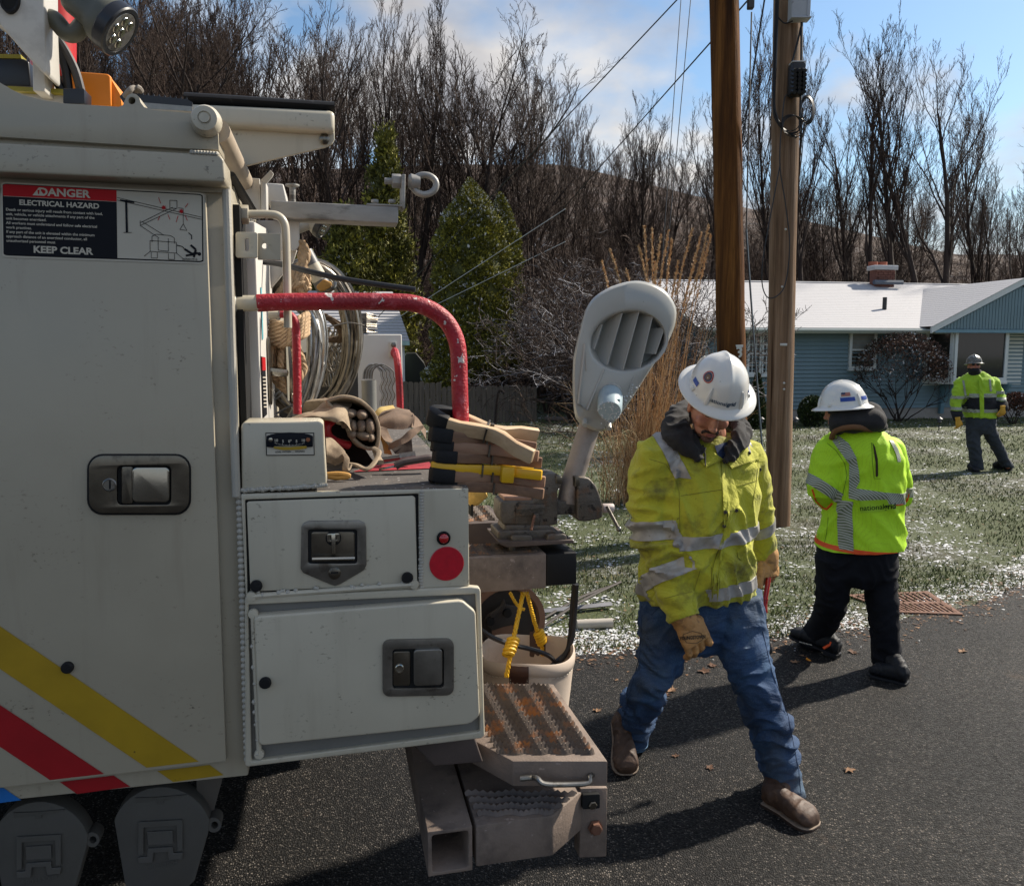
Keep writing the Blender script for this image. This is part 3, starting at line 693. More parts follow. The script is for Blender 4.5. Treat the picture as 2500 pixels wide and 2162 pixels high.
# windows
glass = None
def glass_mat():
    m, t, b = new_mat('window_glass'); b.inputs['Base Color'].default_value = (0.02, 0.022, 0.02, 1); b.inputs['Roughness'].default_value = .06
    b.inputs['Specular IOR Level'].default_value = .7; bumpn(t, b, nzt(t, 1.5, 2), .03, .01); return m
glass = glass_mat(); curtain = mat('window_blind', (0.22, 0.22, 0.2), .8, var=.1, bump=0)
def window(x0, x1, z0, z1, parent=house, muntins=False, blind=.55):
    fw = .07
    fr = MB().prism([(x0 - fw, z0 - fw), (x1 + fw, z0 - fw), (x1 + fw, z1 + fw), (x0 - fw, z1 + fw)], -.085, -.002, hole=[(x0, z0), (x1, z0), (x1, z1), (x0, z1)]).obj('window', white, parent, bevel=.004, seg=1)
    zm = (z0 + z1) / 2
    MB().box(x0, x1, -.035, -.03, z0, z1).obj('pane', glass, fr)
    if blind: MB().box(x0, x1, -.04, -.036, z1 - (z1 - z0) * blind, z1).obj('blind', curtain, fr)
    MB().box(x0, x1, -.06, -.025, zm - .02, zm + .02).obj('meeting_rail', white, fr)
    if muntins:
        for k in (1, 2):
            xx = x0 + (x1 - x0) * k / 3; MB().box(xx - .008, xx + .008, -.058, -.04, z0, z1).obj('muntin', white, fr)
        for zz in ((z0 + zm) / 2, (z1 + zm) / 2): MB().box(x0, x1, -.057, -.041, zz - .008, zz + .008).obj('muntin', white, fr)
    MB().box(x0 - fw - .02, x1 + fw + .02, -.13, -.002, z0 - fw - .05, z0 - fw).obj('sill', white, fr, bevel=.005)
a0, b0 = H.az(1828, 818, 0), H.az(1850, 908, 0); b1 = H.az(1868, 908, 0)
window(a0[0], b0[0], b0[1], a0[1], muntins=True, blind=0); window(b0[0] + .1, b0[0] + .1 + (b0[0] - a0[0]), b0[1], a0[1], muntins=True, blind=0)
a0, b0 = H.az(2078, 814, 0), H.az(2128, 893, 0); window(a0[0], b0[0], b0[1], a0[1])
# bay window
bay = thing_ = MB().box(H.p(2253, 860, 0).x, H.p(2495, 860, 0).x, -.03, .05, H.p(2300, 940, 0).z, EZ - .15).obj('bay_window', white, house)
bz0, bz1 = H.p(2390, 922, -.6).z, H.p(2390, 806, -.6).z
A_ = V((H.p(2258, 860, 0).x, -.03, 0)); B2 = V((H.p(2328, 860, -.6).x, -.6, 0)); C2 = V((H.p(2457, 860, -.6).x, -.6, 0)); D2 = V((C2.x + (B2.x - A_.x), -.03, 0))
def up(p, z): return V((p.x, p.y, z))
for (p, q) in ((A_, B2), (B2, C2), (C2, D2)):
    d = (q - p).normalized(); nrm = V((d.y, -d.x, 0)); e = .075
    mb = MB()
    L2 = (q - p).length
    def P3(s, z, o): w = p + d * s + nrm * o; return V((w.x, w.y, z))
    for (s0, s1, z0, z1) in ((0, e, bz0 - .08, bz1 + .06), (L2 - e, L2, bz0 - .08, bz1 + .06), (e, L2 - e, bz0 - .08, bz0), (e, L2 - e, bz1, bz1 + .06)):
        vs = [P3(s, z, o) for o in (0, .05) for s, z in ((s0, z0), (s1, z0), (s1, z1), (s0, z1))]
        mb.add(vs, [(3, 2, 1, 0), (4, 5, 6, 7), (0, 1, 5, 4), (1, 2, 6, 5), (2, 3, 7, 6), (3, 0, 4, 7)])
    mb.obj('frame', white, bay)
    MB().add([P3(e * .5, bz0 - .02, .015), P3(L2 - e * .5, bz0 - .02, .015), P3(L2 - e * .5, bz1 + .02, .015), P3(e * .5, bz1 + .02, .015)], [(0, 1, 2, 3)]).obj('pane', glass, bay, smooth=0)
lid = [A_, B2 + V((-.03, -.06, 0)), C2 + V((.03, -.06, 0)), D2]
for z0, z1, nm in ((bz1 + .06, EZ - .02, 'bay_header'), (bz0 - .16, bz0 - .08, 'bay_sill')):
    MB().prism([(p.x, p.y) for p in lid], z0, z1, axis='z').obj(nm, white, bay, bevel=.004, seg=1)
for xx in (H.p(2306, 990, -.2).x, H.p(2440, 960, -.2).x):
    zb = H.p(2306, 1010, -.2).z
    MB().prism([(-.55, bz0 - .17), (-.03, bz0 - .17), (-.03, zb), (-.12, zb), (-.14, bz0 - .65), (-.5, bz0 - .25)], xx - .05, xx + .05, axis='x').obj('bracket', mat('bracket_blue', (0.15, 0.27, 0.33), .5), house, bevel=.006)
# front gable
gpk = H.p(2496, 697, -.75); gx0 = H.p(2290, 794, -.75).x; gz0 = EZ - .02; gxc = gpk.x; gx1 = 2 * gxc - gx0
MB().prism([(gx0, gz0), (gx1, gz0), (gxc, gpk.z)], -.72, -.60).obj('gable_panel', siding, house, smooth=0)
ns = 52
for k in range(ns):
    u0 = gx0 + (gx1 - gx0) * (k + .08) / ns; u1 = gx0 + (gx1 - gx0) * (k + .92) / ns
    zf = lambda u: gz0 + (gpk.z - gz0) * (1 - abs(u - gxc) / (gxc - gx0)) - .03
    if min(zf(u0), zf(u1)) < gz0 + .01: continue
    MB().prism([(u0, gz0), (u1, gz0), (u1, zf(u1)), (u0, zf(u0))], -.745, -.722).obj('board', siding, house, smooth=0)
for sg in (-1, 1):
    xo = gxc + sg * (gxc - gx0 + .2); zo = gz0 - .12 + .02
    MB().prism([(gxc, gpk.z + .02), (gxc, gpk.z + .17), (xo, zo + .15), (xo, zo)], -.80, -.748).obj('rake_board', white, house)
    rb_ = RB + 2
    roof_courses('roof', V((xo, -.82, zo + .16)), V((xo, rb_, zo + .16)), V((gxc, rb_, gpk.z + .18)), V((gxc, -.82, gpk.z + .18)), 20)
MB().box(gx0 - .15, gx1 + .15, -.75, -.02, gz0 - .04, gz0 - .015).obj('soffit', white, house)
MB().box(gx0 - .1, gx1 + .1, -.79, -.75, gz0 - .09, gz0 - .01).obj('trim_board', mat('bracket_blue', (0, 0, 0)), house)

# snow-roofed shed left of the arborvitae, fence, tarp
S_ = Frame(gp(985, 1010).to_tuple(), R(9.5))
shed = thing('garden_shed', 'pale green shed with a snowy shingle roof behind the truck', 'shed', S_.M)
q0, q1 = S_.p(850, 1000, 0).x, S_.p(988, 1000, 0).x; ez = S_.p(988, 832, 0).z; rz_ = S_.p(930, 712, 1.6).z
MB().box(q0 - 2, q1, 0, 3.2, 0, ez).obj('wall', mat('shed_green', (0.30, 0.42, 0.38), .6), shed)
MB().box(q1 - .14, q1 + .02, -.02, .0, 0, ez).obj('corner_trim', white, shed)
mb = MB(); nn = 17
Aq, Bq, Cq, Dq = V((q0 - 2, -.25, ez - .02)), V((q1 + .15, -.25, ez - .02)), V((S_.p(958, 712, 1.6).x, 1.6, rz_)), V((q0 - 2, 1.6, rz_))
for i in range(nn):
    p = [Aq.lerp(Dq, i / nn), Bq.lerp(Cq, i / nn), Bq.lerp(Cq, (i + 1) / nn), Aq.lerp(Dq, (i + 1) / nn)]; u_ = V((0, -.3, 1)).normalized() * .03
    mb.add(p + [p[0] + u_, p[1] + u_, p[2] + u_ * .1, p[3] + u_ * .1], [(4, 5, 6, 7), (0, 1, 5, 4), (1, 2, 6, 5)])
mb.obj('roof', roofM, shed, smooth=0)
MB().add([Bq, Bq + V((0, 3.6, 0)), Cq + V((0, .2, 0)), Cq], [(0, 1, 2, 3)]).obj('roof', roofM, shed, smooth=0)
MB().box(q0 - 2, q1 + .15, -.3, -.24, ez - .12, ez - .01).obj('fascia', mat('fascia_teal', (0.35, 0.5, 0.47), .5), shed)
fr_ = Frame(gp(985, 1032).to_tuple(), R(4)); fence = thing('wooden_fence', 'weathered grey board fence behind the truck deck', 'fence', fr_.M)
fw = mat('weathered_board', (0.12, 0.095, 0.075), .85, var=.35, vs=20, stretch=(1, 1, .08), bump=.5, bs=60, bd=.004)
fz = fr_.p(1010, 932, 0).z; fx0 = fr_.p(930, 1000, 0).x; fx1 = fr_.p(1300, 1000, 0).x; k = 0; x = fx0
while x < fx1:
    w_ = .115 + .02 * random.random(); dz = random.uniform(-.03, .02)
    if fr_.p(1075, 1000, 0).x < x: dz -= .1
    MB().prism([(x, 0), (x + w_, 0), (x + w_, fz + dz - .03), (x + w_ - .03, fz + dz), (x + .03, fz + dz), (x, fz + dz - .03)], random.uniform(-.008, 0), .02).obj('board', fw, fence); x += w_ + .012
for z in (.4, fz - .3): MB().box(fx0, fx1, .022, .07, z, z + .09).obj('rail', fw, fence)
tp_ = WT(gp(1010, 1010)); tarp = thing('tarp_cover', 'dark tarp shelter with a curved top beyond the fence', 'tarp', tp_)
mb = MB(ID); rg = []
for i in range(9):
    b = 23 + i * .12
    rg.append([wp(cx_, cy_, b) + V((0, 0, .03 * math.sin(i * 2 + cx_))) for cx_, cy_ in ((975, 1010), (978, 880), (992, 862), (1015, 862), (1035, 885), (1050, 925), (1052, 1010))])
mb.rings(rg); mb.obj('cover', mat('tarp_black', (0.008, 0.009, 0.010), .5), tarp)
brd = MB(ID); bp = gp(1378, 1026); brd.box(bp.x - .5, bp.x + .6, bp.y - .3, bp.y + .3, .02, .07)
brd = brd.obj('flat_board', fw, None, M=WT(bp), bevel=.005); tag(brd, 'flat grey board lying on the lawn behind the lamp head', 'board')

# ================================================================== poles and lines
def pole_mat(name, c, dk, lt, amt):
    m, t, b = new_mat(name)
    n1 = nzt(t, 9, 6, .65, stretch=(1, 1, .05)); n2 = nzt(t, 60, 4, .7, stretch=(1, 1, .02)); n3 = nzt(t, 2, 4, .6, stretch=(1, 1, .3))
    col = ramp(t, n1, [(.32, dk), (.5, c), (.68, lt)]); col = mixc(t, ramp(t, n2, [(.35, (0, 0, 0)), (.7, (.55, .55, .55))]), col, dk)
    col = mixc(t, ramp(t, n3, [(.5, (0, 0, 0)), (.75, (amt,) * 3)]), col, dk)
    cr_ = ramp(t, nzt(t, 22, 3, .5, stretch=(1, 1, .012)), [(.30, (0, 0, 0)), (.36, (1, 1, 1))]); col = mixc(t, 1.0, col, mixc(t, cr_, (.25, .2, .18), (1, 1, 1)), 'MULTIPLY')
    t.links.new(col, b.inputs['Base Color']); b.inputs['Roughness'].default_value = .85; b.inputs['Specular IOR Level'].default_value = .15
    bumpn(t, b, n2, .7, .01); return m
p1m = pole_mat('creosote_pole', (0.13, 0.050, 0.012), (0.026, 0.011, 0.005), (0.30, 0.125, 0.030), .8)
p2m = pole_mat('weathered_pole', (0.26, 0.165, 0.10), (0.075, 0.045, 0.028), (0.42, 0.30, 0.21), .4)
def pole(b, Y, pxt, wt, wb, mt, lab):
    base = gp(b[0], b[1]); t_ = wp(pxt, 0, Y); d = t_ - base; topp = base + d * 1.55
    r0, r1 = wb / ppm(base.y) / 2, wt / ppm(Y) / 2; root = thing('utility_pole', lab, 'pole', WT(base), 'utility poles')
    n = 40; P = [base + V((0, 0, -.3))] + [base.lerp(topp, i / n) + V((.006 * noise.noise(V((i * .4, 0, wt))), 0, 0)) for i in range(1, n + 1)]
    rs = [r0 + (r1 - r0) * i / n * 1.55 for i in range(n + 1)]
    MB(ID).tube(P, rs, 28).obj('shaft', mt, root); return root, base, d, r0
pole1, pb1, pd1, pr1 = pole((1795, 1330), 7.3, 1768, 67, 69, p1m, 'new dark brown utility pole with number tag, left of the grey one')
pole2, pb2, pd2, pr2 = pole((1898, 1280), 7.9, 1923, 64, 61, p2m, 'old weathered grey utility pole carrying a grey box and cables')
tin = mat('tag_metal', (0.55, 0.54, 0.5), .45, metal=.3, var=.1)
def onpole(px, py, base, d, r, o=.0):
    # front surface point of the pole at this pixel height
    for k in range(400):
        t = k / 400.0; c = base + d * t; q = wp(px, py, c.y - r)
        if c.z >= q.z: break
    c = base + d * t; dx_ = q.x - c.x; yy = math.sqrt(max(r * r - dx_ * dx_, (r * .2) ** 2)); return V((q.x, c.y - yy - o, q.z))
tg = onpole(1805, 845, pb1, pd1, pr1, .003)
tagm = MB(ID).box(tg.x - .035, tg.x + .035, tg.y - .002, tg.y + .004, tg.z - .012, tg.z + .012).obj('number_plate', tin, pole1, bevel=.002)
tg3 = onpole(1805, 861, pb1, pd1, pr1, .004)
text_obj('number_plate', '3', .13, tin, pole1, lambda x, y: V((tg3.x + x, tg3.y, tg3.z + y)), ID, offset=.004)
tg2 = onpole(1913, 841, pb2, pd2, pr2, .004); MB(ID).box(tg2.x - .035, tg2.x + .035, tg2.y - .002, tg2.y + .004, tg2.z - .012, tg2.z + .012).obj('number_plate', tin, pole2, bevel=.002)
for (px, py) in ((1914, 935), (1914, 950), (1910, 700), (1918, 560)):
    q = onpole(px, py, pb2, pd2, pr2, .0); MB(ID).ball(q, .012).obj('staple', tin, pole2)
blk = mat('cable_black', (0.012, 0.012, 0.014), .5, bump=0)
boxg = mat('grey_enclosure', (0.42, 0.44, 0.47), .45, var=.06, c2=(.25, .25, .26), lo=.66, hi=.7)
q = onpole(1945, 40, pb2, pd2, pr2, .02); k = ppm(7.8)
eb = thing('pole_enclosure', 'pale grey metal box mounted at the top of the weathered pole', 'utility box', WT(q))
MB(ID).box(q.x - 23 / k, q.x + 21 / k, q.y - .12, q.y, wp(1945, 54, q.y).z, q.z + .9).obj('cabinet', boxg, eb, bevel=.012)
MB(ID).box(q.x + 12 / k, q.x + 15 / k, q.y - .128, q.y - .12, wp(1945, 52, q.y).z, q.z + .9).obj('door_edge', boxg, eb)
MB(ID).box(q.x - 24 / k, q.x + 23 / k, q.y - .13, q.y - .005, wp(1945, 57, q.y).z, wp(1945, 53, q.y).z).obj('bottom_lip', boxg, eb, bevel=.004)
# terminal and coils
q = onpole(1937, 200, pb2, pd2, pr2, .0); tm = thing('cable_terminal', 'black cable terminal with looped wires strapped to the weathered pole', 'cable terminal', WT(q))
MB(ID).box(q.x - 15 / k, q.x + 18 / k, q.y - .13, q.y, wp(1937, 240, q.y).z, wp(1937, 163, q.y).z).obj('housing', blk, tm, bevel=.02)
MB(ID).box(q.x - 14 / k, q.x + 17 / k, q.y - .12, q.y - .01, wp(1937, 162.5, q.y).z, wp(1937, 159, q.y).z).obj('snow_cap', snowM, tm, bevel=.008)
for r_ in range(6):
    for c_ in range(3):
        zc = wp(1937, 182 + r_ * 10, q.y).z; xc = q.x + (-12 + c_ * 11) / k
        MB(ID).tube([V((xc, q.y - .12, zc)), V((xc, q.y - .19, zc - .03))], .02, 7).obj('connector', blk, tm)
def cable(name, pts, r, par, m_=blk, n=5): return MB(ID).tube(smoothpath(pts, 6), r, n).obj(name, m_, par)
Yc = q.y - .08
W2 = lambda x, y, dy=0: wp(x, y, Yc + dy)
cable('cable', [W2(1900, -40), W2(1897, 60), W2(1893, 160), W2(1890, 235), W2(1893, 275), W2(1912, 315), W2(1945, 336)], .012, tm)
cable('cable', [W2(1896, -40), W2(1890, 120), W2(1888, 260), W2(1898, 300), W2(1925, 325), W2(1948, 322)], .009, tm)
cable('cable', [W2(1897, 40), W2(1915, 57), W2(1935, 52)], .007, tm)
cable('cable', [W2(1958, 55), W2(1945, 110), W2(1932, 158)], .010, tm); cable('cable', [W2(1957, 55), W2(1956, 180), W2(1952, 320)], .014, tm)
cable('cable', [W2(1935, 240), W2(1918, 235), W2(1910, 290), W2(1904, 400), W2(1918, 500), W2(1928, 600), W2(1915, 700), W2(1880, 728), W2(1862, 700), W2(1862, 640), W2(1875, 560), W2(1890, 480), W2(1905, 400)], .006, tm)
for i in range(6):
    cxp, cyp, ra, rb = 1971 + random.uniform(-2, 2), 268 + random.uniform(-3, 3), 14 + i * .5, 30 + i * .8
    MB(ID).tube([W2(cxp + ra * math.cos(w_), cyp + rb * math.sin(w_), .02 * i) for w_ in (2 * math.pi * j / 24 for j in range(24))], .006, 4, closed=True).obj('wire_loop', blk, tm)
for i in range(4):
    cxp, cyp, ra, rb = 1930 + i * 3, 300 + i * 3, 22 + i * 2, 20 + i * 2
    MB(ID).tube([W2(cxp + ra * math.cos(w_), cyp + rb * math.sin(w_), -.01 * i) for w_ in (2 * math.pi * j / 20 for j in range(20))], .004, 4, closed=True).obj('wire_loop', blk, tm)
lineM = mat('overhead_wire', (0.03, 0.032, 0.035), .5, bump=0)
def wire(p0, p1, r, lab, sag=0.0, mtl=None):
    P = [p0.lerp(p1, i / 16) - V((0, 0, sag * 4 * (i / 16) * (1 - i / 16))) for i in range(17)]
    o = MB(ID).tube(P, r, 4).obj('overhead_wire', mtl or lineM, None, M=WT(p0)); tag(o, lab, 'wire', 'overhead wires')
wire(wp(1700, -50, 9), wp(700, 1010, 22), .010, 'thin line running from top of photo down to the shed roof')
wire(wp(1960, -150, 7.5), wp(1330, 560, 26), .012, 'line crossing left behind the brown pole toward the woods')
wire(wp(1664, -20, 12), wp(1615, 660, 12), .006, 'left of the two steep thin guy lines beside the brown pole')
wire(wp(1688, -20, 12), wp(1625, 660, 12), .006, 'right of the two steep thin guy lines beside the brown pole')
wire(wp(1835, 30, 7.2), wp(1822, 560, 7.2), .007, 'cable hanging between the two poles, upper length', mtl=blk)
wire(wp(1822, 560, 7.2), wp(1868, 1180, 7.4), .009, 'blue-grey cable running down between the two poles', .05, mtl=mat('blue_cable', (0.05, 0.08, 0.11), .5))
wire(wp(1868, -10, 7.4), wp(1800, 420, 7.5), .008, 'slanting cable passing between the two pole tops', mtl=blk)
wire(wp(1380, 510, 16), wp(950, 790, 20), .008, 'upper snowy service line crossing in front of the arborvitae', .0, snowM)
wire(wp(1380, 590, 16), wp(1000, 775, 20), .007, 'lower snowy service line crossing in front of the arborvitae', .0, snowM)
hb = wp(1832, 8, 7.2); o = MB(ID).box(hb.x - .025, hb.x + .03, hb.y - .03, hb.y + .03, hb.z - .05, hb.z + .6).obj('line_splice', mat('dark_grey_metal', (0.06, 0.06, 0.065), .5, metal=.4), None, M=WT(hb), bevel=.01)
tag(o, 'dark grey splice case hanging between the pole tops', 'splice case')

# ================================================================== plants near the house
def bare_shrub(name, px, pyb, wpx, hpx, lab, seed, tipm, stems=9, n_tip=2600, dome=True):
    b = gp(px, pyb); k = ppm(b.y); W_, Hh = wpx / k / 2, hpx / k; root = thing(name, lab, 'shrub', WT(b)); rr = random.Random(seed); S = []
    tips = []
    def br(p, d, ln, r, lev):
        q = p.copy(); dd = d.copy()
        for i in range(3):
            dd = (dd + V((rr.gauss(0, .12), rr.gauss(0, .12), rr.gauss(0, .1) + .03))).normalized(); q2 = q + dd * ln / 3; S.append((q, q2, r * (1 - .2 * i), r * (.8 - .2 * i))); q = q2
        tips.append(q)
        if lev < 4:
            for j in range(3): br(q, (dd + V((rr.gauss(0, .42), rr.gauss(0, .42), rr.gauss(.1, .3)))).normalized(), ln * rr.uniform(.55, .8), r * .6, lev + 1)
    for i in range(stems):
        a = 6.283 * i / stems + rr.random(); o_ = .75 * rr.random() ** .5 + .15; br(b + V((rr.gauss(0, .05), rr.gauss(0, .05), -.05)), V((math.cos(a) * o_, math.sin(a) * o_, 1)).normalized(), Hh * .36, .02, 0)
    def clampd(p):  # shears keep it to a dome
        q = (p - b); e = math.sqrt((q.x / W_) ** 2 + (q.y / W_) ** 2 + (max(q.z - Hh * .55, 0) / (Hh * .45)) ** 2)
        return b + V((q.x / max(e, 1), q.y / max(e, 1), min(q.z, Hh * .55) + max(q.z - Hh * .55, 0) / max(e, 1)))
    S = [(clampd(a), clampd(c), d_, e_) for a, c, d_, e_ in S]
    v, f = tube_arrays([tuple(s[0]) for s in S], [tuple(s[1]) for s in S], [s[2] for s in S], [s[3] for s in S], 4)
    o = bpy.data.objects.new('stems', np_mesh('stems', v - np.array(b), f, [barkM])); reg(o, WT(b), root)
    if n_tip:
        P = []
        while len(P) < n_tip:
            d = V((rr.gauss(0, 1), rr.gauss(0, 1), rr.gauss(.5, 1))).normalized()
            if d.z < -.25: continue
            e = rr.uniform(.72, 1.02); P.append(tuple(b + V((d.x * W_ * e, d.y * W_ * e, Hh * .55 + d.z * Hh * .45 * e))))
        P = np.array(P); Nn = P - np.array(b + V((0, 0, Hh * .4)))
        Nn /= np.linalg.norm(Nn, axis=1, keepdims=True)
        clumps('buds', P, .035, Nn, [tipm, twigM, snowM], rng.choice(3, len(P), p=[.6, .33, .07]), root, q=2, el=1.8)
    return root
bare_shrub('clipped_shrub', 2195, 1028, 215, 215, 'dome-clipped bare shrub with reddish buds in front of the house', 3, mat('bud_red', (0.12, 0.065, 0.045), .8, bump=0), 11, 3600)
bare_shrub('low_shrub', 2478, 1035, 80, 75, 'low reddish brown shrub at the right edge below the bay window', 4, mat('bud_brown', (0.13, 0.055, 0.035), .8, bump=0), 8, 2200)
def leafy(name, px, pyb, wpx, hpx, lab, seed, n, mats, s=.05, cone=False):
    b = gp(px, pyb); k = ppm(b.y); W_, Hh = wpx / k / 2, hpx / k; root = thing(name, lab, 'shrub', WT(b)); rr = np.random.default_rng(seed)
    d = rr.normal(0, 1, (n, 3)); d /= np.linalg.norm(d, axis=1, keepdims=True); e = rr.uniform(.75, 1.03, (n, 1))
    if cone:
        t = rr.random(n) ** 1.2; a = rr.random(n) * 6.28; rad = W_ * (1 - t) ** .7 * rr.uniform(.7, 1.05, n); P = np.stack([b.x + rad * np.cos(a), b.y + rad * np.sin(a), Hh * t + .02], 1)
        d = np.stack([np.cos(a), np.sin(a), np.full(n, .8)], 1)
    else: P = np.array(b) + d ** 1 * e * np.array([W_, W_, Hh / 2]) * np.array([1.08, 1.08, 1.0]) + np.array([0, 0, Hh / 2])
    clumps('leaves', P, s, d + np.array([0, 0, .3]), mats, rr.choice(len(mats), n, p=[.45, .25, .28, .02][:len(mats)]), root, q=2, el=1.2)
    MB(ID).ball(b + V((0, 0, Hh * .45)), (W_ * .75, W_ * .75, Hh * (.3 if cone else .42))).obj('inner_growth', mats[2], root); return root
boxw = [mat('boxwood_mid', (0.035, 0.055, 0.014), .6, bump=0), mat('boxwood_light', (0.07, 0.10, 0.025), .5, bump=0), mat('boxwood_dark', (0.010, 0.016, 0.006), .7, bump=0), snowM]
leafy('boxwood_shrub', 1983, 1040, 58, 72, 'small clipped green boxwood against the foundation right of the grey pole', 1, 5000, boxw)
leafy('yew_shrub', 1846, 1045, 52, 130, 'narrow dark green yew between the two poles', 2, 6000, boxw, cone=True)
for i, (px, lab) in enumerate([(1941, 'small solar path light right of the weathered pole'), (1858, 'small solar path light between the poles'), (2292, 'small solar path light below the bay window bracket')]):
    b = gp(px, 1052); r_ = thing('path_light', lab, 'path light', WT(b), 'path lights along the foundation')
    MB(ID).tube([b, b + V((0, 0, .2))], .012, 6).obj('stake', blk, r_); MB(ID).lathe([(.03, .18), (.045, .2), (.03, .26), (.07, .27), (.02, .31), (.001, .31)], WT(b), 10).obj('lamp_head', MATS['dark_grey_metal'], r_)
# ornamental grass
gr = gp(1560, 1225); k = ppm(gr.y); og = thing('ornamental_grass', 'tall dry tan ornamental grass clump behind the street lamp', 'ornamental grass', WT(gr))
straw = [mat('straw_tan', (0.50, 0.28, 0.12), .7, bump=0), mat('straw_pale', (0.62, 0.43, 0.24), .7, bump=0), mat('straw_dark', (0.17, 0.08, 0.03), .8, bump=0)]
S = []; mi = []
def blade(p, d, ln, r, droop, nseg=7):
    q = p.copy(); dd = d.copy(); k = rng.choice(3, p=[.5, .25, .25])
    for i in range(nseg):
        dd = (dd + V((random.gauss(0, .02), random.gauss(0, .02), -droop * (i / nseg)))).normalized(); q2 = q + dd * ln / nseg
        S.append((q, q2, r * (1 - .75 * i / nseg), r * (1 - .75 * (i + 1) / nseg))); mi.append(k); q = q2
    return q
tops = []
for i in range(800):
    a = random.random() * 6.283; rr_ = abs(random.gauss(0, .17)); p = gr + V((math.cos(a) * rr_ * 1.5 + .35 * (random.random() - .3), math.sin(a) * rr_, 0))
    if i < 200: tops.append(blade(p, V((random.gauss(.12, .10), random.gauss(0, .07), 1)).normalized(), random.uniform(1.6, 2.7), .003, .05))
    else: blade(p, V((random.gauss(.0, .30), random.gauss(0, .2), 1)).normalized(), random.uniform(.6, 1.7), .003, random.uniform(.05, .65))
v, f = tube_arrays([tuple(s[0]) for s in S], [tuple(s[1]) for s in S], [s[2] for s in S], [s[3] for s in S], 3)
o = bpy.data.objects.new('leaves', np_mesh('leaves', v - np.array(gr), f, straw, mi=np.repeat(mi, 3))); reg(o, WT(gr), og)
tall = [(1490, 610), (1470, 640), (1573, 555), (1592, 560), (1613, 575), (1632, 565), (1640, 585), (1655, 640), (1690, 560), (1712, 570), (1730, 550), (1735, 575), (1705, 600), (1560, 600), (1600, 640), (1720, 620), (1530, 660)]
S = []; mi = []; PL = []
for i, (px, py) in enumerate(tall):
    e = wp(px, py, gr.y + random.uniform(-.2, .3)); p = gr + V((random.uniform(-.1, .5), random.uniform(-.2, .2), 0)); mid = p.lerp(e, .6) + V((-.06 if px > 1600 else .05, 0, 0))
    P = smoothpath([p, mid, e], 6)
    for a, b_ in zip(P, P[1:]): S.append((a, b_, .005, .004)); mi.append(0)
    P = P[-5:]
    for a, b_ in zip(P, P[1:]): S.append((a, b_, .004, .003)); mi.append(1)
    PL.append(P)
v, f = tube_arrays([tuple(s[0]) for s in S], [tuple(s[1]) for s in S], [s[2] for s in S], [s[3] for s in S], 5)
o = bpy.data.objects.new('plumes', np_mesh('plumes', v - np.array(gr), f, straw, mi=np.repeat(mi, 5))); reg(o, WT(gr), og)
Q_, N_ = [], []
for P in PL:
    for k_ in range(230):
        t = random.random(); f_ = t * (len(P) - 1); j = min(int(f_), len(P) - 2); c = P[j].lerp(P[j + 1], f_ - j); w_ = .011 * (1 - t) ** .5 + .003
        Q_.append(tuple(c + V((random.gauss(0, w_ * .5), random.gauss(0, w_ * .5), 0)))); d = (P[-1] - P[0]).normalized(); N_.append(tuple(d * 1.5))
clumps('feathery_plumes', np.array(Q_), .017, np.array(N_), straw, rng.choice(3, len(Q_), p=[.4, .55, .05]), og, q=1, el=2.2)
snowier = snow_top('snowier_twig', (0.045, 0.026, 0.018), 0.46)
# bare snowy bush behind the lamp
def bramble(px, pyb, Y, s, lab, sd):
    b = wp(px, pyb, Y); b.z = hill(b.x, Y); S = gen_tree(sd, 2.6, .04, first=.05, levels=4, spread=.8, kids=(9, 6, 4, 3), updraw=.12, wob=.25, lenf=(.8, .6, .6, .6), trunks=4, minr=.006)
    r_ = thing('bare_bush', lab, 'bush', WT(b) @ Matrix.Scale(s, 4), 'bare bushes beside the ornamental grass')
    v, f = tube_arrays([tuple(q[0]) for q in S], [tuple(q[1]) for q in S], [q[2] for q in S], [q[3] for q in S], 3)
    o = bpy.data.objects.new('branches', np_mesh('branches', v, f, [snowier])); reg(o, ID, r_)
bramble(1400, 1000, 19, 1.35, 'snow dusted bare bush left of the street lamp head', 61); bramble(1340, 990, 22, 1.3, 'snow dusted bare bush nearest the arborvitae', 62)
bramble(1500, 990, 16, 1.35, 'snow dusted bare bush directly behind the street lamp head', 63); bramble(1620, 1000, 14, 1.0, 'snow dusted bare bush right behind the grass clump', 64)
for i, (px, pyb, pyt, lab) in enumerate([(1302, 950, 830, 'thin leaning sapling right of the arborvitae'), (1216, 1020, 960, 'thin bare sapling at the arborvitae foot')]):
    b = gp(px - 10, pyb + 45); o = MB(ID).tube(smoothpath([b, wp(px, pyb - 60, b.y), wp(px + 15, pyt, b.y)], 4), [.03] * 9, 5).obj('sapling', barkM, None, M=WT(b)); tag(o, lab, 'sapling')
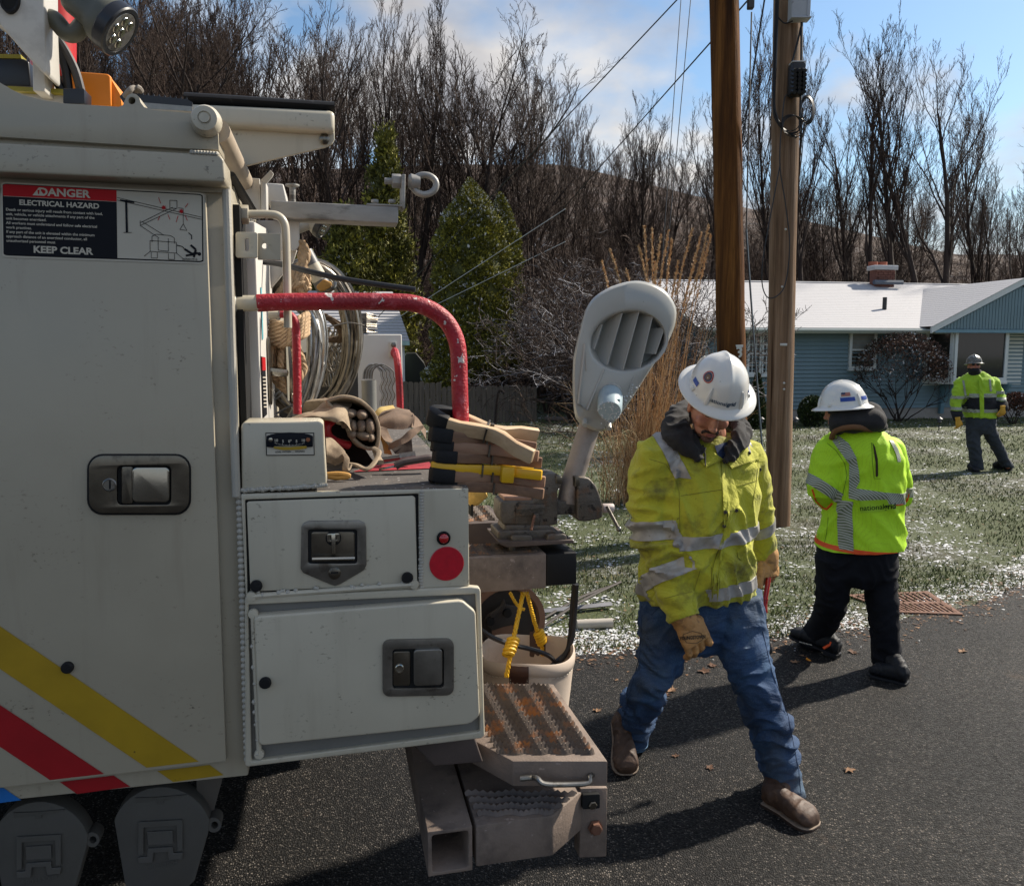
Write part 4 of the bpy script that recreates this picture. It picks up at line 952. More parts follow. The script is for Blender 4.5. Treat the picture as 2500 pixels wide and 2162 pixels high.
# ================================================================== utility truck
weldM = mat('weld_paint', (0.40, 0.375, 0.32), .5, bump=.5, bs=240, bd=.001)
gap = mat('gap_shadow', (0.02, 0.02, 0.02), .8, bump=0, spec=.1)
def paint_mat(name, c, dirt):
    m, t, b = new_mat(name); big = nzt(t, 3, 5, .6)
    col = ramp(t, big, [(.3, sc3(c, .93)), (.7, sc3(c, 1.06))])
    drip = nzt(t, 5, 5, .6, stretch=(5, 5, .5)); col = mixc(t, ramp(t, drip, [(.56, (0, 0, 0)), (.85, (.4,) * 3)]), col, dirt)
    pat = ramp(t, nzt(t, 7, 4, .7), [(.52, (0, 0, 0)), (.68, (1, 1, 1))]); sp = ramp(t, nzt(t, 130, 3, .6, stretch=(.7, 1, 1)), [(.60, (0, 0, 0)), (.65, (.9,) * 3)])
    col = mixc(t, mixc(t, 1.0, pat, sp, 'MULTIPLY'), col, sc3(dirt, .35))
    scr = ramp(t, nzt(t, 22, 4, .7, stretch=(.25, 1, 5), dist=1.5), [(.66, (0, 0, 0)), (.69, (.55,) * 3)]); col = mixc(t, mixc(t, 1.0, pat, scr, 'MULTIPLY'), col, sc3(dirt, .6))
    t.links.new(col, b.inputs['Base Color']); t.links.new(ramp(t, big, [(.3, (.28,) * 3), (.7, (.5,) * 3)]), b.inputs['Roughness']); b.inputs['Coat Weight'].default_value = .2; b.inputs['Coat Roughness'].default_value = .2
    n = bumpn(t, b, nzt(t, 4, 3, .5), .25, .01); bumpn(t, b, nzt(t, 170, 3, .6), .14, .0008, n); MATS[name] = m; return m
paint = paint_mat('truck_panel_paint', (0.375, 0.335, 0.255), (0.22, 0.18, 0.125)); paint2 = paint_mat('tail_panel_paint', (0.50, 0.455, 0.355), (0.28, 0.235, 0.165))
blackR = mat('black_rubber', (0.010, 0.010, 0.011), .6, spec=.25, var=.3, bump=.3, bs=90, c2=(.05, .05, .05), lo=.62, hi=.75, s2=20)
steelD = mat('worn_steel_latch', (0.16, 0.145, 0.12), .28, metal=.95, var=.25, vs=14, c2=(0.07, 0.06, 0.05), lo=.55, hi=.7, s2=18, bump=.15, bs=60, rough2=.5)
chrome = mat('bright_steel', (0.38, 0.37, 0.33), .18, metal=1, var=.1, bump=.05)
steelM = mat('dull_stainless', (0.24, 0.23, 0.21), .35, metal=.9, var=.2, vs=20, c2=(0.12, .105, .09), lo=.55, hi=.7, s2=30, bump=.2, bs=80)
redM = mat('red_tape', (0.30, 0.005, 0.010), .4, var=.12, vs=10, bump=.1)
yelM = mat('yellow_tape', (0.37, 0.235, 0.010), .4, var=.12, vs=10, bump=.1, c3=(.12, .08, .01), lo3=.70, hi3=.74, s3=40)
bluM = mat('blue_tape', (0.01, 0.13, 0.42), .4, bump=0)
decW = mat('decal_white', (0.50, 0.46, 0.38), .5, var=.06, bump=0, spec=.15); decK = mat('decal_black', (0.008, 0.009, 0.013), .5, bump=0, spec=.12); decR = mat('decal_red', (0.40, 0.008, 0.012), .5, bump=0, spec=.15)
beamM = mat('dirty_galv', (0.30, 0.29, 0.27), .5, metal=.35, var=.3, vs=14, c2=(0.10, 0.09, 0.08), lo=.52, hi=.66, s2=22, bump=.35, bs=70, stretch=(.3, 1, 1))
stepM = mat('muddy_steel', (0.185, 0.14, 0.112), .72, var=.25, vs=7, c2=(0.065, 0.05, 0.042), lo=.5, hi=.72, s2=9, bump=.6, bs=150, bd=.002, c3=(.28, .22, .19), lo3=.66, hi3=.72, s3=70)
treadM = mat('rusty_tread', (0.095, 0.07, 0.053), .75, var=.3, vs=14, c2=(0.27, 0.095, 0.018), lo=.52, hi=.66, s2=14, bump=.5, bs=200, bd=.002, c3=(.06, .045, .035), lo3=.6, hi3=.66, s3=50)
castM = mat('cast_grey', (0.095, 0.09, 0.08), .65, metal=.3, var=.15, vs=5, c2=(0.09, 0.085, 0.08), lo=.5, hi=.7, s2=6, bump=.3, bs=200, bd=.001)
truck = thing('utility_truck', 'white utility line truck body seen from the side with rear steps and red grab rail', 'truck', T.M)
tp = T.az
def TMB(): return MB(T.M)
def poly(pts, b): return [tp(x, y, b) for x, y in pts]
# --- body frame and side door
bw = TMB()
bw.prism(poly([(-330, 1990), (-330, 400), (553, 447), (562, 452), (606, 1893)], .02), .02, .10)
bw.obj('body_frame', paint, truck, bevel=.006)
TMB().tube([V((*tp(557, 470, .028), 0)).xzy, V((*tp(581, 1205, .028), 0)).xzy], .0085, 10).obj('corner_rail', weldM, truck)
TMB().prism(poly([(-330, 1962), (-330, 470), (502, 471), (552, 1858)], 0), .0, .018).obj('side_door', paint, truck, bevel=.0025)
sdo = bpy.data.objects['side_door']
# beaded weld along the corner seam
for nm_, y0, y1, x0, x1, s in (('weld_bead', 1212, 1868, 584, 604, 46),):
    mb = TMB()
    for i in range(s):
        t = i / s; a, z = tp(x0 + (x1 - x0) * t, y0 + (y1 - y0) * t, .0); mb.ball((a, .004, z), (.0078, .007, .0070), n=6)
    o = mb.obj(nm_, weldM, truck)
for k, (x0, y0, x1, y1) in enumerate([(1030, 1196, 1022, 1455)]):
    mb = TMB()
    for i in range(32):
        t = i / 32; a, z = tp(1030 - 2 * t + random.uniform(-1, 1), 1200 + (1440 - 1200) * t, -.004); mb.ball((a, -.004, z), (.0058 + random.uniform(0, .001), .005, .0055), n=6)
    mb.obj('weld_bead', weldM, truck)
# --- upper lips
up1 = [(-330, 120), (-60, 165), (0, 202), (30, 220), (60, 233), (106, 245), (160, 253), (212, 256), (290, 261), (300, 257), (304, 246), (310, 234), (321, 228), (332, 230), (340, 238), (343, 250), (352, 262), (372, 268), (478, 277), (505, 283), (525, 294), (531, 300), (534, 366), (440, 362), (0, 334), (-330, 318)]
TMB().prism(poly(up1, -.035), -.035, .05, hole=poly(disc((322, 246), 9, 12), -.035)).obj('upper_rail', paint, truck, bevel=.006)
TMB().prism(poly([(-330, 336), (0, 349), (536, 378), (546, 390), (550, 437), (545, 445), (0, 420), (-330, 405)], -.045), -.045, .06).obj('upper_lip', paint, truck, bevel=.010, seg=3)
TMB().prism(poly([(-330, 325), (534, 362), (536, 380), (-330, 340)], -.02), -.02, .05).obj('rail_groove', paint, truck)
TMB().prism(poly([(-330, 400), (548, 440), (552, 470), (-330, 450)], .012), .012, .05).obj('header', paint, truck)
a, z = tp(503, 295, -.05)
K = Matrix.Translation((a, -.035, z)) @ Matrix.Rotation(R(90), 4, 'X')
TMB().lathe([(.026, 0), (.028, .006), (.027, .022), (.022, .034), (.012, .036), (.012, .033), (.009, .033), (.009, .038), (.001, .038)], K, 24).obj('pivot_cap', paint2, truck)
mb = TMB(); 
for i in range(9):
    t = i / 8; a, z = tp(468 + 60 * t, 371 + 4 * t, -.046); mb.ball((a, -.042, z), (.005, .006, .005), n=5)
mb.obj('weld_bead', weldM, truck)
# --- danger decal
def dp(px, py, o=0.0): a, z = tp(px, py, -.0012); return V((a, -.0012 - o, z))
c00, c10, c11, c01 = (3, 444), (499, 471), (501, 645), (6, 628)
def dq(u, v, o=0.0):
    x = (c00[0] * (1 - u) + c10[0] * u) * (1 - v) + (c01[0] * (1 - u) + c11[0] * u) * v; y = (c00[1] * (1 - u) + c10[1] * u) * (1 - v) + (c01[1] * (1 - u) + c11[1] * u) * v
    return dp(x, y, o)
def dpoly(name, uv, m_, o, par): return TMB().add([dq(u, v, o) for u, v in uv] , [tuple(range(len(uv)))]).obj(name, m_, par, smooth=0, fix=False)
dec = TMB(); pts = [dq(u, v, .0) for u, v in [((p[0]), p[1]) for p in rrect(0, 1, 0, 1, .03)]]
dec.add(pts, [tuple(range(len(pts)))]); dec = dec.obj('danger_decal', decW, truck, smooth=0, fix=False)
dpoly('printed_border', rrect(.006, .992, .02, .975, .025), decK, .0004, dec); dpoly('printed_panel', rrect(.012, .986, .035, .958, .02), decW, .0007, dec)
dpoly('printed_panel', [(.008, .19), (.568, .19), (.568, .965), (.02, .965), (.008, .93)], decK, .0010, dec)
dpoly('printed_panel', [(.008, .05), (.02, .03), (.568, .03), (.568, .185), (.008, .185)], decR, .0010, dec)
DW, DH = .358, .132
def dtext(s, u, v, sz, off=0.0, st=1.0, m_=decW, al='CENTER', o=.0016, sp=1.0):
    return text_obj('lettering', s, sz, m_, dec, lambda x, y: dq(u + x / DW, v - y / DH, o), T.M, offset=off, align=al, stretch=st, space=sp)
dtext('DANGER', .31, .11, .019, .0006, 1.18); dtext('ELECTRICAL HAZARD', .285, .265, .0128, .0004, 1.12)
for i, s in enumerate(['Death or serious injury will result from contact with load,', 'unit, vehicle, or vehicle attachments if any part of the', 'unit becomes energized.', 'All workers must understand and follow safe electrical', 'work practices.', 'If any part of the unit is elevated within the minimum', 'approach distance of an energized conductor, all', 'unauthorized personnel must']):
    dtext(s, .022, .365 + i * .059, .0066, .00012, 1.10, al='LEFT')
dtext('KEEP CLEAR', .30, .885, .0168, .0006, 1.15); dtext('067040179 G', .925, .94, .0048, .0001, 1.0, m_=decK)
dpoly('warning_triangle', [(.155, .16), (.215, .16), (.185, .055)], decW, .0018, dec); dpoly('warning_triangle', [(.182, .14), (.188, .14), (.190, .085), (.180, .085)], decR, .0022, dec)
lines = TMB()
def dline(uv, w=.0009, mb=lines, o=.0017):
    for (u0, v0), (u1, v1) in zip(uv, uv[1:]):
        dx_, dy_ = (u1 - u0) * DW, (v1 - v0) * DH; l = math.hypot(dx_, dy_) or 1; nx_, ny_ = -dy_ / l * w / 2 / DW, dx_ / l * w / 2 / DH
        mb.add([dq(u0 + nx_, v0 + ny_, o), dq(u1 + nx_, v1 + ny_, o), dq(u1 - nx_, v1 - ny_, o), dq(u0 - nx_, v0 - ny_, o)], [(0, 1, 2, 3)])
dline([(.57, .13), (.985, .345)]); dline([(.57, .165), (.985, .375)])
dline([(.615, .16), (.617, .60)], .004); dline([(.585, .165), (.655, .185)], .003); dline([(.60, .605), (.64, .60)], .0009)
dline([(.685, .46), (.79, .30), (.845, .225)]); dline([(.682, .50), (.80, .33), (.86, .245)]); dline([(.683, .43), (.683, .50), (.775, .66)]); dline([(.69, .44), (.80, .62)])
dline([(.83, .13), (.865, .13), (.865, .24), (.83, .24), (.83, .13)]); dline([(.87, .23), (.895, .235), (.895, .45)], .0008); dline([(.895, .45), (.878, .53), (.912, .54), (.895, .45)])
dline([(.74, .72), (.74, .64), (.76, .61), (.83, .62), (.85, .65), (.85, .73)]); dline([(.73, .70), (.86, .71), (.86, .86), (.73, .85), (.73, .70)]); dline([(.77, .66), (.77, .83), (.82, .84), (.82, .66)])
dline([(.73, .85), (.70, .92)]); dline([(.86, .86), (.89, .93)]); dline([(.735, .86), (.735, .94), (.765, .94), (.765, .86)]); dline([(.82, .87), (.82, .95), (.85, .95), (.85, .87)])
for (a_, b_) in (((.86, .75), (.90, .80)), ((.92, .57), (.935, .66))): dline([a_, ((a_[0] + b_[0]) / 2 + .008, (a_[1] + b_[1]) / 2 - .01), b_], .0016)
dline([(.90, .80), (.935, .86), (.965, .85)], .004); dline([(.93, .74), (.955, .80), (.945, .91)], .004); dline([(.905, .89), (.945, .87)], .0035)
lines.obj('printed_drawing', decK, dec, smooth=0, fix=False)
rl = TMB()
for (u, v) in ((.80, .235), (.886, .275)):
    mbp = [(u + (.014 if k % 2 == 0 else .007) * math.cos(k * math.pi / 8), v + (.038 if k % 2 == 0 else .019) * math.sin(k * math.pi / 8)) for k in range(16)]
    rl.add([dq(*p, .002) for p in mbp], [tuple(range(16))])
for u0, v0, u1, v1 in ((.775, .10, .785, .18), (.92, .16, .905, .22), (.78, .36, .77, .42), (.82, .33, .83, .40), (.87, .34, .86, .43), (.905, .33, .915, .40)): dline([(u0, v0), (u1, v1)], .0011, rl, .002)
rl.obj('printed_sparks', decR, dec, smooth=0, fix=False)
TMB().ball((dq(.972, .86, .001)), (.0035, .0008, .0035), n=6).obj('printed_figure', decK, dec)
# --- chevron stripes along the bottom
def stripe(pts, m_, b=0.0, par=None, o=.0012):
    TMB().add([V((*[tp(x, y, b - o)[0]], b - o, tp(x, y, b - o)[1])) for x, y in pts], [tuple(range(len(pts)))]).obj('reflective_stripe', m_, par or sdo, smooth=0, fix=False)
stripe([(-120, 1445), (0, 1528), (485, 1858), (358, 1873), (0, 1632), (-120, 1552)], yelM)
stripe([(-120, 1640), (0, 1720), (254, 1888), (122, 1903), (0, 1822), (-120, 1742)], redM)
bf = bpy.data.objects['body_frame']
stripe([(384, 1881), (512, 1866), (546, 1891), (423, 1908)], yelM, .02, bf); stripe([(146, 1908), (277, 1892), (318, 1919), (188, 1937)], redM, .02, bf); stripe([(-120, 1925), (8, 1922), (52, 1952), (0, 1959), (-120, 1972)], bluM, .02, bf)
# --- side door paddle handle
def ppoly(name, pts, b0, b1, m_, par=truck, bevel=.002, hole=None, seg=3): return TMB().prism(poly(pts, b0), b0, b1, hole=poly(hole, b0) if hole else None).obj(name, m_, par, bevel=bevel, seg=seg)
def rp(x0, x1, y0, y1, r, k=5, sk=0.0): return [(x, y + (x - x0) * sk) for x, y in rrect(x0, x1, y0, y1, r, k)]
ph = ppoly('paddle_latch', rp(212, 466, 1108, 1257, 38, 6, -.0), -.004, .004, blackR, bevel=.001)
ppoly('latch_plate', rp(217, 461, 1112, 1252, 34, 6), -.0125, -.004, steelD, ph, .004, hole=rp(285, 418, 1136, 1232, 12, 4))
ppoly('latch_recess', rp(285, 420, 1134, 1234, 12, 4), -.0048, -.0042, gap, ph, 0)
ppoly('latch_paddle', rp(322, 414, 1140, 1226, 12, 4), -.011, -.0055, chrome, ph, .0025)
ppoly('latch_grip', rp(296, 324, 1138, 1230, 6, 4), -.010, -.006, steelD, ph, .002)
a, z = tp(268, 1183, -.013); Kx = lambda a, z, b: Matrix.Translation((a, b, z)) @ Matrix.Rotation(R(90), 4, 'X')
TMB().lathe([(.013, 0), (.013, .003), (.011, .0045), (.010, .003), (.001, .003)], Kx(a, z, -.0122), 20).obj('key_lock', steelM, ph)
ppoly('key_slot', [(266, 1172), (270, 1172), (270, 1194), (266, 1194)], -.0162, -.0152, gap, ph, 0)
for (px, py, r, b, par) in ((166, 1627, .0115, -.0, 'side_door'),):
    a, z = tp(px, py, b); TMB().lathe([(r, 0), (r, .007), (r * .8, .010), (.001, .010)], Kx(a, z, b), 18).obj('rubber_bumper', blackR, truck)
# --- tail box: deck, drawer, door
zt = tp(860, 1197, 0)[1]; aR = tp(1143, 1192, 0)[0]; aL = tp(588, 1205, 0)[0]
TAILD = 2.3
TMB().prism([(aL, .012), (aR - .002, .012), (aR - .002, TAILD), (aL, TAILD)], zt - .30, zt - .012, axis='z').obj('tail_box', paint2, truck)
deckM = mat('worn_deck', (0.075, 0.066, 0.06), .8, var=.35, vs=6, c2=(0.19, 0.14, 0.10), lo=.52, hi=.68, s2=5, bump=.7, bs=120, bd=.002, c3=(.34, .32, .3), lo3=.655, hi3=.68, s3=70)
TMB().prism([(aL, -.004), (aR, -.004), (aR, TAILD), (aL, TAILD)], zt - .011, zt, axis='z').obj('deck_plate', deckM, truck, bevel=.003)
# front face frame (b = -.004..): rim strips
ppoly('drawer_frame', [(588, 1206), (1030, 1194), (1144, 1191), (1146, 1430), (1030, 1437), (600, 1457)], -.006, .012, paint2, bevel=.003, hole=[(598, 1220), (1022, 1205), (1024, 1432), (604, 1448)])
ppoly('drawer_gap', [(594, 1216), (1026, 1200), (1028, 1436), (600, 1452)], .0, .011, gap, bevel=0)
dr = ppoly('drawer', [(602, 1228), (606, 1224), (1008, 1210), (1014, 1215), (1019, 1420), (1015, 1426), (616, 1444), (611, 1440)], -.006, .0, paint2, bevel=.002)
ppoly('door_frame', [(598, 1457), (1150, 1432), (1171, 1434), (1174, 1442), (1184, 1795), (1176, 1802), (605, 1872), (598, 1868)], -.012, .008, paint2, bevel=.004, hole=[(606, 1476), (1162, 1450), (1172, 1786), (614, 1858)])
ppoly('door_gap', [(600, 1468), (1166, 1444), (1176, 1792), (608, 1864)], .000, .009, mat('door_reveal', (0.17, 0.165, 0.15), .6, bump=.2), bevel=0)
ld = ppoly('compartment_door', [(620, 1510), (630, 1504), (1120, 1466), (1132, 1468), (1160, 1492), (1162, 1500), (1172, 1742), (1168, 1750), (1152, 1764), (1140, 1768), (640, 1820), (632, 1814)], -.030, .000, paint2, bevel=.010, seg=4)
TMB().prism([(aL, .009), (tp(1172, 1440, 0)[0] - .003, .009), (tp(1172, 1440, 0)[0] - .003, .8), (aL, .8)], tp(900, 1825, 0)[1], zt - .301, axis='z').obj('lower_compartment', paint2, truck)
# hinge rods with round ends
def hrod(x0, y0, x1, y1, b=-.012):
    p, q = V((tp(x0, y0, b)[0], b, tp(x0, y0, b)[1])), V((tp(x1, y1, b)[0], b, tp(x1, y1, b)[1]))
    h = TMB().tube([p, q], .0055, 8).obj('hinge_rod', paint2, truck)
    for w_ in (p, q): TMB().lathe([(.010, -.006), (.0105, 0), (.0095, .004), (.001, .005)], Matrix.Translation(w_) @ Matrix.Rotation(R(90), 4, 'X'), 16).obj('hinge_pin', paint2, h)
    mb = TMB()
    for i in range(26):
        t = random.random(); c = p.lerp(q, t); mb.ball((c.x + random.uniform(-.006, .009) * (0 if abs(q.x - p.x) > .2 else 1), c.y, c.z + (random.uniform(0, .008) if abs(q.x - p.x) > .2 else 0)), random.uniform(.003, .0062), n=4)
    tag(mb.obj('weld_spatter', weldM, h), kind='stuff')
hrod(614, 1455, 1011, 1426); hrod(618, 1498, 633, 1840, -.016)
for px, py, b in ((626, 1428, -.008), (994, 1408, -.008), (648, 1664, -.03)):
    a, z = tp(px, py, b); TMB().lathe([(.0115, 0), (.0125, .006), (.010, .011), (.001, .011)], Kx(a, z, b), 18).obj('rubber_bumper', blackR, truck)
# T-handle latch
tl = ppoly('t_handle_latch', [(736, 1285), (742, 1276), (755, 1271), (878, 1270), (890, 1276), (894, 1288), (895, 1378), (888, 1392), (830, 1426), (818, 1430), (806, 1426), (740, 1398), (734, 1388)], -.0105, -.006, steelM, bevel=.002, hole=rp(752, 872, 1292, 1375, 6, 3))
ppoly('latch_recess', rp(752, 872, 1290, 1376, 6, 3), -.0064, -.0060, gap, tl, 0)
ppoly('recess_floor', rp(760, 866, 1298, 1368, 6, 3), -.0085, -.0066, steelD, tl, .001)
a, z = tp(814, 1313, -.01)
TMB().lathe([(.016, 0), (.016, .003), (.012, .004), (.001, .004)], Kx(a, z, -.0086), 18).obj('latch_hub', gap, tl)
TMB().box(a - .0045, a + .0045, -.020, -.012, z - .032, z + .012).obj('handle_stem', chrome, tl, bevel=.002)
p0, p1 = tp(762, 1364, -.016), tp(866, 1362, -.016)
TMB().tube([V((p0[0], -.016, p0[1])), V((p1[0], -.016, p1[1]))], .005, 8).obj('handle_bar', chrome, tl)
TMB().prism(rrect(a - .013, a + .013, z - .006, z + .012, .004), -.0195, -.0145, hole=rrect(a - .006, a + .006, z - .003, z + .007, .002)).obj('handle_yoke', chrome, tl, bevel=.001)
a, z = tp(817, 1398, -.01); TMB().lathe([(.013, 0), (.013, .003), (.009, .005), (.001, .005)], Kx(a, z, -.0105), 18).obj('key_lock', steelD, tl)
ppoly('key_slot', [(808, 1396), (826, 1395), (826, 1399), (808, 1400)], -.0162, -.0155, gap, tl, 0)
# lower paddle latch
l2 = ppoly('slam_latch', rp(934, 1108, 1562, 1700, 18, 5, -.02), -.036, -.030, steelM, bevel=.002, hole=rp(958, 1084, 1584, 1680, 8, 3, -.02))
ppoly('latch_recess', rp(956, 1086, 1582, 1682, 8, 3, -.02), -.0308, -.0302, gap, l2, 0)
ppoly('latch_pan', rp(960, 1002, 1590, 1674, 6, 3, -.02), -.034, -.031, steelD, l2, .002)
ppoly('latch_paddle', rp(1010, 1080, 1586, 1674, 8, 3, -.03), -.042, -.033, steelM, l2, .003)
a, z = tp(975, 1631, -.035); TMB().lathe([(.010, 0), (.010, .003), (.008, .004), (.001, .003)], Kx(a, z, -.034), 16).obj('key_lock', chrome, l2)
# marker light and reflector
a, z = tp(1083, 1313, -.01)
ml = TMB().lathe([(.0145, 0), (.0150, .005), (.0125, .008), (.0115, .006), (.001, .006)], Kx(a, z, -.006), 20).obj('marker_light', blackR, truck)
lens = mat('red_lens', (0.45, 0.006, 0.01), .15, bump=.3, bs=300, coat=1); TMB().lathe([(.0105, 0), (.0100, .005), (.006, .008), (.001, .009)], Kx(a, z, -.011), 18).obj('lens', lens, ml)
a, z = tp(1091, 1376, -.01)
TMB().lathe([(.0375, 0), (.0375, .002), (.0365, .0028), (.001, .0028)], Kx(a, z, -.0062), 40).obj('round_reflector', mat('red_reflector', (0.50, 0.004, 0.02), .3, var=.12, vs=60, bump=.2, bs=300, coat=.6), truck)
# level gauge box
gb = ppoly('gauge_box', [(590, 1196), (588, 1040), (594, 1030), (780, 1029), (789, 1036), (798, 1182)], .0, .10, paint2, bevel=.006)
mb = TMB()
for i in range(46):
    t = i / 45; a, z = tp(592 + 204 * t, 1197 - 13 * t + random.uniform(-1, 2), .0); mb.ball((a, .0, z), random.uniform(.0035, .0062), n=4)
mb.obj('weld_bead', weldM, gb)
gd = TMB().prism(poly([(648, 1056), (767, 1056), (768, 1111), (650, 1112)], -.002), -.0018, .0, ).obj('level_gauge', decK, gb)
TMB().prism(poly([(650, 1058), (765, 1058), (766, 1109), (652, 1110)], -.002), -.0024, -.0018).obj('gauge_face', decW, gd)
TMB().prism(poly([(651, 1090), (651, 1064), (662, 1060), (685, 1056), (708, 1055), (732, 1056), (755, 1060), (764, 1064), (764, 1090), (750, 1091), (748, 1087), (708, 1088), (670, 1088), (667, 1092)], -.003), -.006, -.0024).obj('gauge_bezel', decK, gd, bevel=.001)
TMB().prism(poly([(669, 1090), (668, 1094), (690, 1098), (708, 1098), (730, 1097), (749, 1094), (748, 1088), (708, 1091)], -.004), -.005, -.0024).obj('gauge_tube', yelM, gd)
def gpnt(px, py): a, z = tp(px, py, -.0065); return V((a, -.0065, z))
for s, px, py in (('10', 674, 1075), ('5', 691, 1077), ('0°', 708, 1077), ('5', 724, 1077), ('10', 740, 1075)):
    text_obj('lettering', s, .0078, decW, gd, lambda x, y, px=px, py=py: gpnt(px, py) + V((x, 0, y)), T.M, offset=.0002)
mb = TMB()
for i in range(21):
    t = i / 20; px = 672 + 70 * t; c = gpnt(px, 1083 + 5 * (1 - (2 * t - 1) ** 2)); h_ = .0036 if i % 5 == 0 else .0022; mb.add([c + V((-.0004, 0, 0)), c + V((.0004, 0, 0)), c + V((.0004, 0, h_)), c + V((-.0004, 0, h_))], [(0, 1, 2, 3)])
mb.obj('gauge_scale', decW, gd, smooth=0, fix=False)
text_obj('lettering', 'LEVEL WITHIN __ DEGREES', .0048, decK, gd, lambda x, y: gpnt(708, 1103) + V((x, .0038, y)), T.M, offset=.0001)
for px, mm_ in ((661, chrome), (752, mat('rust_screw', (.25, .08, .03), .7))):
    a, z = tp(px, 1073, -.006); TMB().lathe([(.0045, 0), (.0042, .0025), (.001, .003)], Kx(a, z, -.0058), 10).obj('screw', mm_, gd)
# --- rear face of the main body (faces right), door leaf standing along it
ab = tp(562, 470, .03)[0]
zb0, zb1 = zt - .01, tp(562, 455, .03)[1]
TMB().prism([(ab - .05, .10), (ab, .10), (ab, 1.9), (ab - .05, 1.9)], tp(600, 1880, .03)[1], zb1 + .02, axis='z').obj('rear_wall', paint, truck)
rear = mat('rear_panel_paint', (0.56, 0.54, 0.50), .4, var=.05, bump=.1)
def rq(px, b):  # a at which pixel column px is hit at depth b
    return tp(px, 900, b)[0]
def rpoly(name, b0, b1, y0a, y0b, y1a, y1b, off, m_, par=truck, th=.012, bevel=.002):
    # plate on the plane a = ab+off from depth b0 to b1; heights given as pixel rows at each end
    za0, za1 = tp(600, y0a, b0)[1], tp(600, y1a, b0)[1]; zc0, zc1 = tp(600, y0b, b1)[1], tp(600, y1b, b1)[1]
    return TMB().prism([(b0, za1), (b1, zc1), (b1, zc0), (b0, za0)], ab + off, ab + off + th, axis='x').obj(name, m_, par, bevel=bevel)
rpoly('rear_gap', .05, .16, 500, 520, 1190, 1180, .002, gap, bevel=0)
rd = rpoly('rear_door', .17, .62, 540, 560, 1180, 1100, .003, rear, th=.03, bevel=.004)
rpoly('rear_decal', .19, .30, 870, 872, 1022, 1012, .034, decK, rd, .001, 0)
rpoly('rear_decal_header', .19, .30, 871, 873, 905, 904, .0352, decR, rd, .0006, 0)
rpoly('round_sticker', .24, .27, 700, 704, 830, 826, .034, mat('teal_sticker', (.12, .36, .42), .5, bump=0), rd, .001, 0)
for i in range(9):
    y = 920 + i * 9; rpoly('printed_line', .20, .29, y, y, y + 3, y + 3, .0355, decW, rd, .0005, 0)
# cleat style handle on the door
hz_ = tp(640, 905, .40)[1]; ha = ab + .035; hb_ = tp(640, 905, .40)
hl = TMB().prism(rrect(.36, .42, hz_ - .085, hz_ + .085, .028), ha, ha + .006, axis='x').obj('door_handle', steelD, truck, bevel=.002)
TMB().tube([V((ha, .39, hz_)), V((ha + .045, .39, hz_ - .005))], .011, 8).obj('handle_stem', chrome, hl)
TMB().tube([V((ha + .048, .385, hz_ + .06)), V((ha + .05, .39, hz_)), V((ha + .048, .395, hz_ - .075))], [.006, .009, .006], 8).obj('handle_bar', chrome, hl)
# tan top rail along the rear edge
p0 = V((ab - .012, -.02, tp(527, 318, -.02)[1])); p1 = V((ab - .012, .75, p0.z - .01))
TMB().tube([p0, p1], .022, 14).obj('top_rail', mat('rail_tan', (0.40, 0.33, 0.25), .45, var=.1), truck)
def q3(px, py, b): a, z = tp(px, py, b); return V((a, b, z))
TMB().tube([q3(560, 425, .05), q3(625, 530, .30)], .012, 8, flat=.5).obj('weather_seal', blackR, truck)
# bracket with slot, and bolted white grab tube
ppoly('slot_bracket', rp(575, 629, 566, 629, 6, 3, .02), .04, .046, paint2, bevel=.0015, hole=rp(597, 608, 582, 613, 5, 3))
ppoly('hinge_bracket', rp(629, 686, 569, 634, 2, 2, .02), .058, .064, paint, bevel=.001, hole=disc((646, 600), 7, 12))
nutp = q3(575, 523, .10); mb = TMB(); Ka = Matrix.Translation(nutp) @ Matrix.Rotation(R(90), 4, 'Y')
mb.lathe([(.022, -.012), (.022, .006)], Ka, 16); mb.obj('washer', paint2, truck)
TMB().lathe([(.020, .006), (.020, .026)], Ka, 6).obj('hex_nut', paint, truck, bevel=.001)
grab = [q3(590, 523, .10), q3(655, 523, .10), q3(680, 528, .10), q3(694, 545, .10), q3(698, 575, .10), q3(700, 650, .10), q3(703, 800, .10)]
TMB().tube(smoothpath(grab, 5), .0085, 12).obj('white_grab_tube', paint2, truck)
# red dipped grab rail
rdip = mat('red_dip', (0.36, 0.012, 0.022), .5, var=.35, vs=8, c2=(0.50, 0.10, 0.12), lo=.55, hi=.7, s2=40, bump=1.0, bs=150, bd=.003, c3=(0.62, 0.55, 0.50), lo3=.655, hi3=.662, s3=38)
rail = [q3(566, 741, .06), q3(630, 740, .06)]
TMB().tube(rail, .0165, 16).obj('rail_stub', paint2, truck)
rail = [q3(628, 740, .06), q3(700, 737, .06), q3(850, 736, .06), q3(960, 737, .06), q3(1010, 741, .06), q3(1055, 757, .06), q3(1090, 785, .06), q3(1112, 825, .06), q3(1120, 870, .06), q3(1122, 940, .06), q3(1126, 1050, .06), q3(1130, 1193, .06)]
TMB().tube(smoothpath(rail, 5), .0182, 18).obj('red_grab_rail', rdip, truck)
TMB().lathe([(.026, -.004), (.024, .004), (.018, .01)], Matrix.Translation(q3(566, 741, .06)) @ Matrix.Rotation(R(90), 4, 'Y'), 16).obj('weld_bead', weldM, truck)
rail = [q3(655, 768, .22), q3(680, 768, .22)]; TMB().tube(rail, .0095, 10).obj('rail_stub', paint2, truck)
rail = [q3(683, 766, .22), q3(704, 768, .22), q3(717, 780, .22), q3(722, 800, .22), q3(725, 900, .22), q3(726, 1010, .22)]
TMB().tube(smoothpath(rail, 5), .0095, 12).obj('red_grab_rail', rdip, truck)
